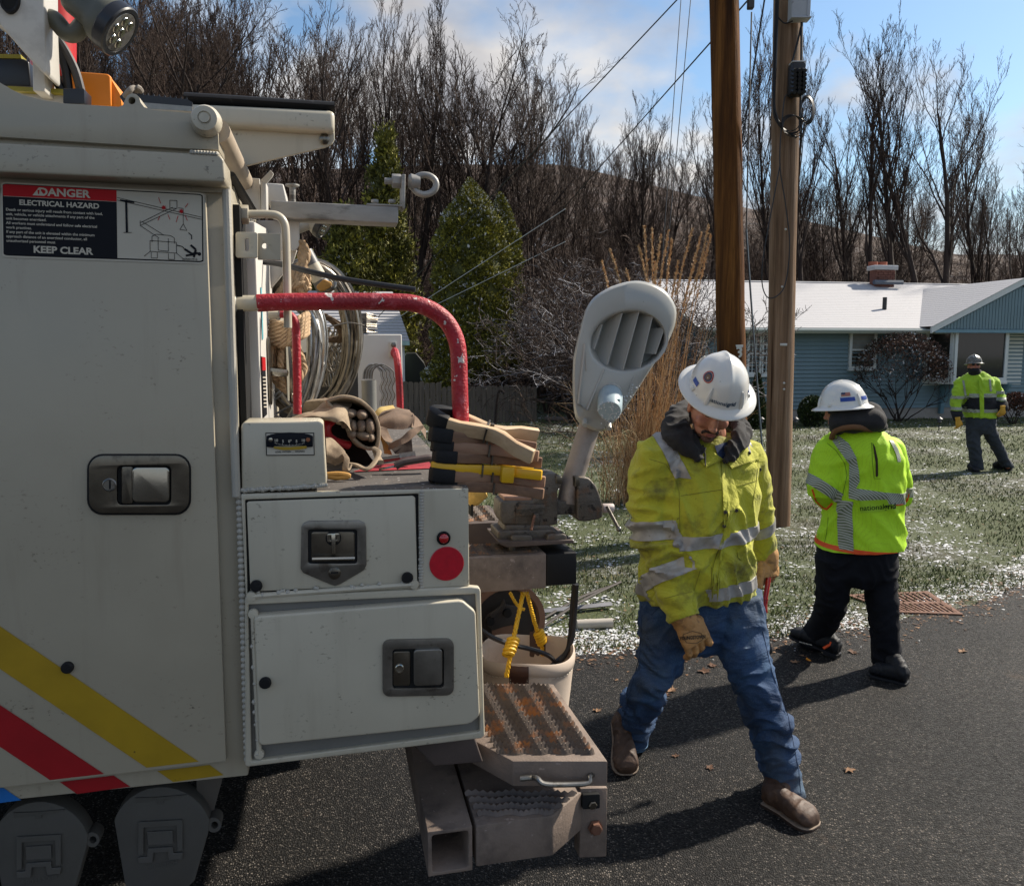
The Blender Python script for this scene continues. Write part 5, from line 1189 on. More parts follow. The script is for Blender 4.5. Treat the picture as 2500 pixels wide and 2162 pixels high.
# far side compartment wall with its own short red rail
FB = 1.9
ppoly('far_compartment', [(720, 815), (981, 816), (988, 1200), (720, 1200)], FB, FB + .3, rear, bevel=.006)
pl = ppoly('rail_plate', rp(951, 968, 833, 872, 3, 3), FB - .012, FB, rear, bevel=.001)
a, z = tp(960, 842, FB); TMB().lathe([(.012, 0), (.012, .012)], Kx(a, z, FB - .012), 6).obj('hex_bolt', steelM, pl, bevel=.001)
TMB().tube(smoothpath([q3(962, 866, FB), q3(964, 857, FB - .05), q3(970, 880, FB - .10), q3(975, 940, FB - .10), q3(977, 1000, FB - .10)], 4), .016, 10).obj('red_grab_rail', rdip, truck)
# boom rest bracket on top
br_ = ppoly('boom_rest', [(460, 258), (815, 292), (817, 340), (810, 352), (796, 359), (584, 409), (540, 350), (530, 300)], .30, .31, paint2, bevel=.002)
ppoly('rest_beam', [(440, 250), (817, 268), (817, 322), (530, 306), (460, 290)], .27, .36, paint2, bevel=.012, seg=3)
TMB().tube(smoothpath([q3(455, 246, .315), q3(560, 252, .315), q3(700, 261, .315), q3(817, 268, .315)], 4), .036, 14, flat=.42).obj('rubber_pad', blackR, truck)
a, z = tp(792, 333, .27); TMB().lathe([(.012, 0), (.013, .008), (.006, .012), (.001, .012)], Kx(a, z, .30), 6).obj('hex_bolt', steelD, truck)
# galvanised arm with eye bolt
arm = ppoly('bracket_arm', [(660, 489), (973, 504), (972, 546), (720, 534), (662, 526)], .50, .57, beamM, bevel=.004)
ppoly('angle_plate', [(895, 496), (985, 500), (985, 504), (896, 501)], .50, .56, beamM, bevel=.001); ppoly('angle_upright', [(981, 425), (990, 425), (989, 508), (984, 510), (980, 500)], .50, .56, beamM, bevel=.002)
for px in (915, 957):
    a, z = tp(px, 495, .53); TMB().lathe([(.010, 0), (.010, .008)], Matrix.Translation((a, .53, z)), 6).obj('hex_bolt', beamM, truck, bevel=.001)
c = q3(985, 443, .53); TMB().tube([q3(939, 442, .53), c], .0085, 10).obj('bolt_shank', beamM, truck)
TMB().lathe([(.019, -.012), (.019, .012)], Matrix.Translation(q3(968, 442, .53)) @ Matrix.Rotation(R(90), 4, 'Y'), 6).obj('hex_nut', beamM, truck, bevel=.0015)
TMB().lathe([(.017, 0), (.022, .006), (.017, .03)], Matrix.Translation(q3(998, 444, .53)) @ Matrix.Rotation(R(90), 4, 'Y'), 14).obj('eye_collar', beamM, truck)
er = [q3(1036 + 29 * math.cos(w_) * (1 if math.cos(w_) > 0 else .95), 451 + 24 * math.sin(w_), .53) for w_ in (2 * math.pi * j / 28 for j in range(28))]
TMB().tube(er, .0088, 12, closed=True).obj('eye_ring', beamM, truck)
a, z = tp(714, 466, .53); TMB().lathe([(.008, -.03), (.008, .008), (.018, .012), (.018, .016), (.001, .017)], Matrix.Translation((a, .53, z)), 12).obj('carriage_bolt', beamM, truck)
# boxes behind the arm
ppoly('holed_upright', [(590, 433), (634, 436), (638, 530), (600, 545)], .42, .43, rear, bevel=.002, hole=disc((611, 454), 4, 10))
ppoly('angle_upright', [(636, 442), (650, 445), (651, 520), (638, 520)], .40, .46, rear, bevel=.002)
ppoly('angle_tab', [(636, 440), (660, 415), (668, 424), (664, 432), (650, 448)], .40, .41, rear, bevel=.001)
ppoly('junction_box', [(648, 446), (692, 449), (702, 500), (655, 500)], .62, .80, rear, bevel=.004)
ppoly('bracket_plate', [(624, 538), (731, 538), (731, 600), (722, 612), (640, 612), (620, 600)], .55, .56, rear, bevel=.003)
ppoly('gusset_plate', [(640, 610), (726, 610), (716, 640), (652, 716), (640, 730)], .58, .59, rear, bevel=.003)
# spreader cable
TMB().tube(smoothpath([q3(645, 640, .35), q3(690, 646, .32), q3(760, 664, .28), q3(860, 685, .25), q3(1014, 707, .22)], 6), .0068, 8).obj('loose_cable', blk, truck)
# --- top left: boom lift parts
boomw = mat('boom_white', (0.52, 0.50, 0.46), .35, var=.05, c2=(.40, .38, .35), lo=.5, hi=.6, s2=6, bump=0)
bm_ = ppoly('boom_base', [(-300, -120), (107, -120), (109, 60), (114, 175), (108, 182), (60, 130), (0, 62), (-300, -170)], .50, .60, boomw, bevel=.008)
ppoly('boom_hole', disc((22, -3), 24, 24, 34), .490, .501, gap, bm_, bevel=0); ppoly('boom_hole_rim', disc((22, -3), 24, 24, 34), .488, .500, blackR, bm_, bevel=.001, hole=disc((22, -3), 18, 24, 27))
ppoly('turret_column', [(78, 130), (110, 178), (110, 225), (80, 222)], .56, .66, boomw, bevel=.003)
TMB().tube([q3(131, -80, 1.1), q3(131, 172, 1.1)], .062, 16).obj('red_lift_cylinder', mat('boom_red', (0.42, 0.012, 0.01), .4, var=.1, bump=0), truck)
TMB().prism(poly([(108, 130), (160, 180), (158, 235), (108, 225)], 1.15), 1.15, 1.2).obj('timber_pad', fw, truck)
ora = mat('orange_plastic', (0.75, 0.22, 0.01), .45, var=.06, bump=.1)
ppoly('orange_cover', [(155, 172), (262, 180), (270, 186), (272, 260), (150, 256)], .70, .72, ora, bevel=.004)
TMB().prism(poly([(268, 186), (295, 232), (298, 262), (268, 262)], .71), .71, .9).obj('orange_cover', ora, truck, bevel=.003)
for pts in ([(106, 55), (135, 110), (158, 160), (168, 225)], [(108, 60), (150, 110), (182, 170), (198, 225)], [(108, 140), (130, 180), (152, 225)], [(103, 100), (110, 130), (104, 220)]):
    TMB().tube(smoothpath([q3(x, y, .62) for x, y in pts], 5), .011, 8).obj('hydraulic_hose', blk, truck)
TMB().prism(poly([(-60, 131), (50, 133), (52, 143), (-60, 141)], .66), .66, .70).obj('yellow_edge_strip', mat('strip_yellow', (0.26, 0.22, 0.015), .5, bump=0), truck)
ppoly('battery_case', [(-60, 141), (56, 143), (70, 150), (76, 212), (-60, 208)], .66, .8, mat('case_black', (0.01, 0.012, 0.018), .35, bump=0), bevel=.004)
TMB().prism(poly([(18, 210), (155, 218), (155, 228), (22, 221)], .60), .60, .64).obj('yellow_edge_strip', MATS['strip_yellow'], truck)
ppoly('valve_block', rp(154, 206, 216, 254, 4, 3), .56, .62, MATS['case_black'], bevel=.004); ppoly('strip_channel', [(40, 222), (155, 229), (155, 252), (110, 249), (60, 235)], .62, .63, boomw, bevel=.001)
# large work light on a bent neck, and the small floodlight further back
def worklight(name, lab, q, ax, r, neck, nr, mh, label_t=None):
    z = V(ax).normalized(); X = Matrix.Translation(q) @ z.to_track_quat('Z', 'Y').to_matrix().to_4x4()
    t = thing(name, lab, 'work light', TT(*q), 'work lights on the truck')
    TMB().lathe([(.001, -2.2 * r), (.55 * r, -2.2 * r), (.62 * r, -2.0 * r), (.66 * r, -1.2 * r), (.9 * r, -.85 * r), (.98 * r, -.55 * r), (.98 * r, -.4 * r)], X, 32).obj('housing', mh, t)
    TMB().lathe([(1.0 * r, -.45 * r), (1.04 * r, -.40 * r), (1.04 * r, 0), (.99 * r, .06 * r), (.84 * r, .06 * r), (.82 * r, .0)], X, 36).obj('bezel', MATS['case_black'], t)
    ln = TMB().lathe([(.83 * r, .01 * r), (.80 * r, .05 * r), (.001, .07 * r)], X, 32).obj('lens', mat('lamp_lens', (0.16, 0.165, 0.17), .12, metal=.5, var=.3, vs=60, bump=.3, bs=60), t)
    for i in range(6):
        a = i * math.pi / 3; c = X @ V((.46 * r * math.cos(a), .46 * r * math.sin(a), .07 * r)) if i else X @ V((0, 0, .07 * r))
        TMB().lathe([(.20 * r, 0), (.18 * r, .03 * r), (.05 * r, .0)], Matrix.Translation(c) @ z.to_track_quat('Z', 'Y').to_matrix().to_4x4(), 14).obj('led', chrome, ln)
    TMB().tube(smoothpath(neck, 5), nr, 14).obj('neck', mh, t); return t
olive = mat('olive_grey', (0.085, 0.085, 0.065), .5, var=.08, bump=.05)
worklight('work_light', 'large olive grey work light with black rim, hanging at the top left', q3(293, 78, .50), (.80, -.12, -.60), .062, [q3(104, 44, .54), q3(132, 48, .54), q3(160, 78, .54), q3(182, 82, .54), q3(200, 64, .54), q3(216, 50, .54)], .021, olive)
worklight('work_light', 'small floodlight under the galvanised bracket arm', q3(792, 556, .75), (.75, -.25, -.60), .036, [q3(725, 560, .75), q3(745, 552, .75), q3(765, 545, .75)], .014, mat('floodlight_grey', (.30, .29, .26), .5, bump=.1))
saw = thing('pruning_saw', 'dark toothed pruning saw bar lying on top of the truck', 'saw', TT(*q3(370, 240, .20)))
tt = [(292, 236), (300, 226)]
for i in range(11): x = 318 + i * 13.5; y = 228 + i * 1.4; tt += [(x, y), (x + 3, y - 5), (x + 5, y + 1)]
tt += [(470, 250), (468, 262), (340, 252), (300, 250)]
TMB().prism(poly(tt, .20), .20, .206).obj('blade', MATS['case_black'], saw); TMB().prism(poly([(345, 250), (468, 260), (470, 272), (350, 266)], .195), .195, .21).obj('guide', steelM, saw)
TMB().tube(smoothpath([q3(305, 236, .19), q3(316, 222, .18), q3(326, 215, .19), q3(334, 222, .2), q3(338, 214, .19), q3(345, 224, .2)], 4), .006, 8).obj('cord_knot', mat('grey_cord', (.22, .19, .16), .8, bump=.3), saw)
# --- outrigger foot plates under the body
def emboss(name, ox, oy, sc_, m_, sk=0.0):
    f = lambda pts: [(ox + x * sc_, oy + y * sc_ + x * sk) for x, y in pts]
    e = MB(T.M)
    for pts in ([(0, 6), (108, 0), (110, 74), (96, 76), (94, 14), (14, 19), (14, 84), (0, 86)], [(22, 30), (84, 26), (86, 58), (24, 62)], [(0, 92), (22, 90), (24, 70), (84, 66), (86, 82), (110, 80), (108, 96), (74, 98), (72, 78), (38, 80), (36, 104), (0, 106)]):
        e.prism(poly(f(pts), .10), .0985, .103)
    return e
def footplate(dx_, dy_, lab, num, k=1.0):
    c = (395 + dx_, 2055 + dy_); root = thing('outrigger_pad', lab, 'outrigger pad', TT(*V((tp(*c, .12)[0], .12, tp(*c, .12)[1]))), 'cast pads stored under the body')
    out = []
    for w_ in np.linspace(200, 340, 14): out.append((c[0] - 0 + 125 * math.cos(R(w_)), c[1] - 10 + 125 * math.sin(R(w_)) * 1.0))
    pts = [(c[0] - 124, 2060 + dy_ ), (308 + dx_, 2175 + dy_), (455 + dx_, 2175 + dy_), (475 + dx_, 2150 + dy_), (512 + dx_, 2032 + dy_), (527 + dx_, 2028 + dy_), (538 + dx_, 2012 + dy_), (532 + dx_, 1996 + dy_), (518 + dx_, 1990 + dy_), (508 + dx_, 1997 + dy_)]
    pts = out + pts[::-1][:0] + [(508 + dx_, 1997 + dy_), (518 + dx_, 1990 + dy_), (532 + dx_, 1996 + dy_), (538 + dx_, 2012 + dy_), (527 + dx_, 2028 + dy_), (512 + dx_, 2032 + dy_), (475 + dx_, 2150 + dy_), (455 + dx_, 2170 + dy_), (308 + dx_, 2180 + dy_)]
    pts = out + [(509 + dx_, 2030 + dy_), (475 + dx_, 2150 + dy_), (455 + dx_, 2170 + dy_), (308 + dx_, 2180 + dy_)]
    pl_ = TMB().prism(poly(pts, .105), .105, .15).obj('plate', castM, root, bevel=.004)
    TMB().prism(poly(disc((522 + dx_, 2013 + dy_), 18, 18), .108), .108, .145, hole=poly(disc((524 + dx_, 2013 + dy_), 9, 12), .108)).obj('ear', castM, pl_)
    emboss('logo', 337 + dx_, 2000 + dy_, 1.0, castM).obj('raised_mark', castM, root, bevel=.001, seg=1)
    text_obj('lettering', num, .0155, castM, root, lambda x, y: V((tp(393 + dx_, 2112 + dy_, .103)[0] + x, .1035, tp(393 + dx_, 2112 + dy_, .103)[1] + y + x * .06)), T.M, offset=.0003)
    TMB().prism(poly([(330 + dx_, 1946 + dy_), (385 + dx_, 1944 + dy_), (455 + dx_, 1938 + dy_), (450 + dx_, 1943 + dy_), (400 + dx_, 1950 + dy_), (398 + dx_, 1960 + dy_), (385 + dx_, 1960 + dy_), (384 + dx_, 1951 + dy_), (332 + dx_, 1958 + dy_)], .104), .102, .105).obj('stiffener', castM, root)
footplate(0, 0, 'cast grey outrigger pad with raised mark, the nearer to the rear of the truck', '990253009')
footplate(-297, 36, 'cast grey outrigger pad partly cut by the left edge of the photo', '990253009')
TMB().prism(poly([(480, 1890), (545, 1893), (520, 1985), (505, 1985), (480, 1930)], .14), .14, .2).obj('pad_holder', mat('holder_dark', (0.10, 0.085, 0.07), .7), truck)
# --- bumper, steps
bmp = TMB(); f0 = [tp(x, y, 0) for x, y in ((1044, 2026), (1153, 2020), (1155, 2122), (1042, 2141))]
w0, w1, z0, z1 = f0[0][0], f0[1][0], (f0[2][1] + f0[3][1]) / 2 - .0, (f0[0][1] + f0[1][1]) / 2
bmp.prism([(w0, z0), (w1, z0), (w1, z1), (w0, z1)], 0, 2.25, hole=rrect(w0 + .009, w1 - .009, z0 + .009, z1 - .009, .006, 3)).obj('bumper_beam', stepM, truck, bevel=.004)
TMB().box(w0 + .01, w1 - .01, 1.2, 1.21, z0 + .01, z1 - .01).obj('beam_hollow_shade', gap, truck)  # dark plate set inside the hollow beam in place of its shade
def tread(name, P00, P10, P11, P01, nu, nv, h, par, m_=treadM, lip=.55):
    # rows of wavy serrated strut tread between four corners (u along rows)
    mb = TMB()
    Q = lambda u, v: P00.lerp(P10, u).lerp(P01.lerp(P11, u), v)
    N_ = nu * 10
    for r_ in range(nv):
        v0 = (r_ + .5) / nv; ph = 0
        top, lo, lo2 = [], [], []
        for i in range(N_ + 1):
            u = i / N_; wv = math.sin(u * nu * 2 * math.pi + ph) * .15 / nv
            hh = h * .75 + h * .45 * (1 if i % 2 else -.3)
            a_ = Q(u, v0 + wv - .22 / nv); b_ = Q(u, v0 + wv + .02 / nv); c_ = Q(u, v0 + wv + .12 / nv)
            top.append(b_ + V((0, 0, max(hh, .0005)))); lo.append(a_ + V((0, 0, -.0)));
            lo2.append(c_ + V((0, 0, h * 0)))
        n_ = N_ + 1; mb.add(lo + top + lo2, [(i, i + 1, n_ + i + 1, n_ + i) for i in range(N_)] + [(n_ + i, n_ + i + 1, 2 * n_ + i + 1, 2 * n_ + i) for i in range(N_)])
    o = mb.obj(name, m_, par, smooth=50, fix=False); o['kind'] = 'stuff'; return o
# upper step
zs = tp(1350, 1857, 0)[1]
def onz(px, py, z):
    o = T.I @ V((0, 0, CAMZ)); d = T.I.to_3x3() @ ray(px, py); t = (z - o.z) / d.z; q = o + d * t; return q
st = [onz(x, y, zs) for x, y in ((1252, 1857), (1484, 1857), (1351, 1668), (1100, 1668), (1145, 1800))]
us = TMB().prism([(p.x, p.y) for p in st], zs - .062, zs, axis='z').obj('upper_step', stepM, truck, bevel=.004)
c = [onz(x, y, zs) for x, y in ((1235, 1850), (1462, 1850), (1336, 1672), (1130, 1672))]
for p in c: p.z = zs + .001
e4 = [onz(1180, 1790, zs), onz(1440, 1790, zs)]
tread('tread', onz(1215, 1845, zs) + V((0, 0, .001)), onz(1455, 1845, zs) + V((0, 0, .001)), onz(1338, 1674, zs) + V((0, 0, .001)), onz(1130, 1674, zs) + V((0, 0, .001)), 4, 14, .0125, us)
mb = TMB(); hp_ = [onz(1252, 1857, zs).y - .004]
P = [V((tp(x, y, b)[0], b, tp(x, y, b)[1])) for x, y, b in ((1270, 1900, .0), (1300, 1897, -.008), (1312, 1900, -.026), (1330, 1913, -.036), (1390, 1914, -.036), (1436, 1910, -.036), (1441, 1893, -.026), (1455, 1890, -.008), (1472, 1892, .0))]
mb.tube(smoothpath(P, 4), .0062, 10).obj('step_handle', steelM, us)
# lower step
zl = tp(1250, 2003, 0)[1]
ls = [onz(x, y, zl) for x, y in ((1160, 2006), (1350, 1998))]
dA = tp(1421, 1930, .12)
lp = [(tp(1162, 2005, 0)[0], 0.0), (tp(1350, 1998, 0)[0], 0.0), (onz(1421, 1931, zl).x, onz(1421, 1931, zl).y), (onz(1421, 1931, zl).x, .42), (tp(1162, 2005, 0)[0], .42)]
lo_ = TMB().prism(lp, zl - .100, zl, axis='z').obj('lower_step', stepM, truck, bevel=.004)
tread('tread', onz(1170, 1998, zl) + V((0, 0, .001)), onz(1345, 1992, zl) + V((0, 0, .001)), onz(1415, 1932, zl) + V((0, 0, .001)), onz(1130, 1932, zl) + V((0, 0, .001)), 3, 4, .0105, lo_, mat('dusty_tread', (0.15, 0.12, 0.105), .8, var=.3, bump=.5))
by = onz(1421, 1931, zl).y
TMB().prism(poly([(1417, 1924), (1484, 1922), (1481, 2091), (1414, 2094)], by + .0), by, by + .045).obj('step_bracket', stepM, truck, bevel=.004)
ppoly('clamp_plate', rp(1422, 1465, 1940, 1975, 4, 3, -.06), by - .012, by, gap, bevel=.002)
for px, py, s, m_ in ((1443, 1957, .011, steelD), (1452, 2016, .0155, mat('rusty_bolt', (.16, .07, .04), .8, var=.3, bump=.5, bs=80))):
    a, z = tp(px, py, by); TMB().lathe([(s * 1.25, 0), (s * 1.25, .003), (s, .004), (s, .013), (s * .8, .015), (.001, .015)], Kx(a, z, by - .003), 6).obj('hex_bolt', m_, truck)
# far shelf carrying the vise
SB = .55
zsh = tp(1240, 1357, SB)[1]
sp = [onz(x, y, zsh) for x, y in ((1100, 1357), (1336, 1357), (1311, 1340), (1100, 1342))]
zlo = tp(1240, 1442, SB)[1]
x1_ = tp(1334, 1400, SB)[0]; x0_ = tp(1050, 1400, SB)[0]
sh = TMB().box(x0_, x1_, SB, SB + .16, zlo, zsh).obj('middle_step', stepM, truck, bevel=.004)
tread('tread', V((x0_, SB + .015, zsh + .001)), V((x1_ - .02, SB + .015, zsh + .001)), V((x1_ - .02, SB + .145, zsh + .001)), V((x0_, SB + .145, zsh + .001)), 7, 5, .006, sh)
TMB().box(x1_ + .001, tp(1408, 1400, SB)[0], SB + .0, SB + .15, zlo + .006, zsh - .002).obj('rubber_block', blackR, truck, bevel=.004)
FB2 = .95; zf = tp(1200, 1275, FB2)[1]; xf = tp(1236, 1300, FB2)[0]
fs_ = TMB().box(tp(1100, 1300, FB2)[0], xf, FB2, FB2 + .3, zf - .13, zf).obj('far_step', mat('dark_mud_steel', (0.075, 0.055, 0.048), .75, var=.3, bump=.5), truck, bevel=.004)
tread('tread', V((xf - .3, FB2 + .02, zf + .001)), V((xf - .02, FB2 + .02, zf + .001)), V((xf - .02, FB2 + .28, zf + .001)), V((xf - .3, FB2 + .28, zf + .001)), 6, 6, .008, fs_)
# unseen core and running gear, plus blocks added to shade the road
und = mat('underbody', (0.02, 0.02, 0.02), .9, bump=0)
TMB().box(-3.4, ab - .06, .11, 2.35, tp(300, 1920, .1)[1] + .01, zb1).obj('body_core', paint, truck)
TMB().box(-3.4, -1.9, .5, 1.9, .45, .85).obj('chassis', und, truck)
for cx_, cy_ in ((-2.4, .25), (-2.4, 1.75)):
    TMB().lathe([(.001, -.14), (.30, -.14), (.47, -.12), (.5, -.05), (.5, .05), (.47, .12), (.3, .14), (.001, .14)], Matrix.Translation((cx_, cy_ + .1, .5)) @ Matrix.Rotation(R(90), 4, 'X'), 32).obj('wheel', blackR, truck)
TMB().box(-1.7, w0 - .04, 1.3, 2.2, .44, .97).obj('road_shade_block', und, truck)  # this and the next two boxes are added out of view to cast shade
TMB().box(-1.9, w0 - .10, 1.75, 2.25, .22, .44).obj('low_shade_block', und, truck)
TMB().box(-1.9, w0 - .04, .55, 1.3, .76, .97).obj('upper_shade_block', und, truck)
ppoly('mount_plate', [(1000, 1810), (1160, 1800), (1180, 1860), (1060, 1870)], .06, .3, MATS['dark_mud_steel'], bevel=.004)
# ================================================================== gear on and around the truck
canv = mat('tan_canvas', (0.30, 0.23, 0.155), .9, var=.18, vs=14, c2=(0.16, 0.115, 0.075), lo=.52, hi=.68, s2=18, bump=.6, bs=420, bd=.001)
webM = mat('brown_webbing', (0.17, 0.115, 0.08), .9, var=.25, vs=30, bump=.8, bs=500, bd=.001)
gloveM = mat('tan_leather', (0.44, 0.235, 0.085), .75, var=.25, vs=18, c2=(0.20, 0.11, 0.05), lo=.54, hi=.68, s2=26, bump=.5, bs=120, bd=.002)
woodA = mat('pale_clamp_wood', (0.52, 0.37, 0.22), .55, var=.18, vs=16, stretch=(.12, 1, 1), bump=.15, c2=(.38, .24, .13), lo=.55, hi=.7, s2=12)
woodB = mat('brown_clamp_wood', (0.26, 0.145, 0.08), .65, var=.35, vs=18, stretch=(.12, 1, 1), bump=.3, c2=(.12, .06, .035), lo=.52, hi=.68, s2=10)
woodC = mat('ruddy_clamp_wood', (0.24, 0.115, 0.07), .65, var=.3, vs=22, stretch=(.12, 1, 1), bump=.3, c2=(.33, .21, .13), lo=.55, hi=.68, s2=9)
yelP = mat('yellow_plastic', (0.68, 0.38, 0.01), .35, var=.08, bump=.05)
# stacked spring clamps gripping the foot of the red rail
def clamp(px, py, rz, tilt, wm, lab, op=.0, kind='wood', s=1.0, h=.030, roll=0):
    M = T.M @ Matrix.Translation(q3(px, py, .055)) @ Matrix.Rotation(R(tilt), 4, 'Y') @ Matrix.Rotation(R(rz), 4, 'Z') @ Matrix.Rotation(R(roll), 4, 'X') @ Matrix.Scale(s * .89, 4)
    r_ = thing('spring_clamp', lab, 'clamp', M, 'spring clamps stacked on the red rail')
    for sg in (-1, 1):
        A = [(-.064, -.010), (-.058, -.022), (-.040, -.034), (-.015, -.040), (.010, -.040), (.040, -.032), (.070, -.022), (.092, -.020), (.115, -.026 - op * .3), (.150, -.046 - op), (.192, -.062 - op), (.198, -.046 - op), (.150, -.028 - op), (.118, -.008), (.095, -.003), (.060, -.006), (.035, -.014), (.015, -.023), (-.015, -.023), (-.034, -.016), (-.050, -.004)]
        A = [(x, y * -sg) for x, y in A]; Mz = Matrix.Translation((0, 0, -.002 * sg))
        arm_ = MB(M).prism(A, -h / 2, h / 2, axis='z', M=Mz).obj('arm', wm, r_, bevel=.003)
        tipA = [(-.069, 0.002), (-.064, -.024), (-.045, -.037), (-.014, -.0425), (-.012, -.021), (-.030, -.013), (-.050, .001)]
        if kind == 'wood':
            MB(M).prism([(x, y * -sg) for x, y in tipA], -h / 2 - .003, h / 2 + .003, axis='z', M=Mz).obj('rubber_tip', blackR, r_, bevel=.004)
            MB(M).box(.074, .078, min(-.028 * -sg, 0), max(-.028 * -sg, 0), -h / 2 - .0015, h / 2 + .0015).obj('spring_strap', steelD, r_)
        else:
            MB(M).box(.10, .13, *sorted((-.022 * -sg, -.050 * -sg)), -h / 2 - .010, h / 2 + .004).obj('rib', wm, r_, bevel=.003)
            MB(M).box(.055, .059, *sorted((-.030 * -sg, -.004 * -sg)), -h / 2 - .002, h / 2 + .002).obj('spring_strap', steelD, r_)
    MB(M).tube([V((.085, 0, -h / 2 - .006)), V((.085, 0, h / 2 + .006))], .005, 8).obj('pivot_pin', steelD, r_)
clamp(1112, 1030, -14, 17, woodA, 'pale wooden spring clamp, topmost of the stack on the red rail', op=.012, h=.034, s=1.06, roll=22)
clamp(1112, 1066, 2, 9, woodB, 'brown wooden spring clamp directly under the pale one', h=.030)
clamp(1118, 1090, -3, 7, woodC, 'ruddy wooden spring clamp, third from the top of the stack', h=.027, s=1.0)
clamp(1122, 1115, 4, 5, woodB, 'dull brown wooden spring clamp right above the yellow one', h=.026, s=1.02)
clamp(1116, 1142, -2, 5, yelP, 'yellow plastic spring clamp in the stack of wooden ones', kind='plastic', h=.024, s=1.05)
clamp(1118, 1160, 2, 5, woodC, 'worn wooden spring clamp directly under the yellow one', h=.026, s=1.08)
clamp(1128, 1183, -5, 6, woodB, 'lowest wooden spring clamp resting on the deck corner', h=.026, s=1.02)

# vise on the middle step
VB = .60
vis = mat('vise_iron', (0.11, 0.095, 0.08), .5, metal=.5, var=.3, vs=12, c2=(0.13, 0.075, 0.045), lo=.54, hi=.66, s2=16, bump=.7, bs=130, bd=.003, c3=(.025, .02, .018), lo3=.6, hi3=.66, s3=30)
vq = q3(1300, 1340, VB); vise = thing('bench_vise', 'grease stained iron bench vise clamped on the middle step', 'vise', TT(*vq))
def vp_(name, pts, b0, b1, m_=vis, bevel=.004, par=vise, seg=3): return TMB().prism(poly(pts, VB), b0, b1).obj(name, m_, par, bevel=bevel, seg=seg)
vb = vp_('body', [(1221, 1228), (1228, 1222), (1300, 1221), (1306, 1205), (1314, 1186), (1326, 1166), (1340, 1156), (1360, 1157), (1371, 1163), (1371, 1188), (1362, 1196), (1362, 1280), (1340, 1284), (1228, 1280), (1220, 1262)], VB, VB + .10, bevel=.006)
vp_('anvil', [(1232, 1215), (1298, 1216), (1303, 1224), (1231, 1223)], VB + .005, VB + .09, mat('anvil_rust', (.26, .14, .085), .7, var=.25, bump=.4), .002)
vp_('name_plate', [(1258, 1231), (1331, 1230), (1331, 1254), (1259, 1260)], VB - .004, VB + .001, vis, .001)
text_obj('lettering', '5" JAW WIDTH', .0135, steelD, vb, lambda x, y: V((tp(1295, 1245, VB)[0] + x, VB - .0048, tp(1295, 1245, VB)[1] + y + x * .03)), T.M, offset=.0005)
vp_('jaw_plate', [(1357, 1159), (1372, 1163), (1372, 1181), (1357, 1180)], VB - .004, VB + .104, steelD, .002)
vp_('slide', [(1360, 1226), (1412, 1224), (1412, 1258), (1360, 1260)], VB + .02, VB + .08, vis, .003)
vp_('moving_jaw', [(1408, 1168), (1416, 1163), (1438, 1166), (1455, 1184), (1465, 1208), (1472, 1235), (1472, 1262), (1462, 1268), (1430, 1273), (1412, 1272), (1408, 1262)], VB, VB + .10, vis, .007)
vp_('jaw_plate', [(1403, 1163), (1415, 1163), (1415, 1184), (1403, 1188)], VB - .003, VB + .103, steelD, .002)
c = q3(1484, 1240, VB + .05)
TMB().tube([q3(1470, 1240, VB + .05), q3(1497, 1240, VB + .05)], .015, 12).obj('screw_head', mat('pale_screw', (.5, .42, .38), .5, var=.2), vise, bevel=.002)
hd = [q3(1482, 1236, VB + .02), q3(1511, 1291, VB - .03)]; h_ = TMB().tube(hd, .0055, 10).obj('handle', vis, vise); TMB().ball(hd[1], .0085).obj('handle_knob', steelM, h_)
vp_('swivel_base', [(1232, 1280), (1342, 1278), (1352, 1306), (1228, 1308)], VB + .0, VB + .10, vis, .008)
vp_('base_flange', [(1214, 1296), (1240, 1292), (1345, 1290), (1372, 1302), (1372, 1318), (1216, 1322)], VB - .01, VB + .11, vis, .006)
for x0, x1, y in ((1242, 1294, 1303), (1328, 1376, 1300)): vp_('lug', [(x0, y), (x0 + 8, y - 4), (x1 - 8, y - 4), (x1, y), (x1, y + 18), (x0, y + 20)], VB - .035, VB + .0, vis, .005)
vp_('mounting_plate', [(1210, 1314), (1390, 1310), (1393, 1318), (1232, 1328), (1212, 1320)], VB - .04, VB + .14, mat('dark_mud_steel', (0, 0, 0)), .002)
TMB().tube([q3(1305, 1258, VB - .02), q3(1297, 1293, VB - .045)], .0042, 8).obj('lock_lever', mat('rusty_bolt', (0, 0, 0)), vise)
vp_('lever_boss', [(1300, 1250), (1312, 1250), (1313, 1270), (1302, 1272)], VB - .02, VB, vis, .002)
for dx_, b in ((1250, VB + .0), (1362, VB + .09)): TMB().tube([q3(dx_, 1318, b), q3(dx_, 1350, b)], .010, 6).obj('mount_bolt', vis, vise)

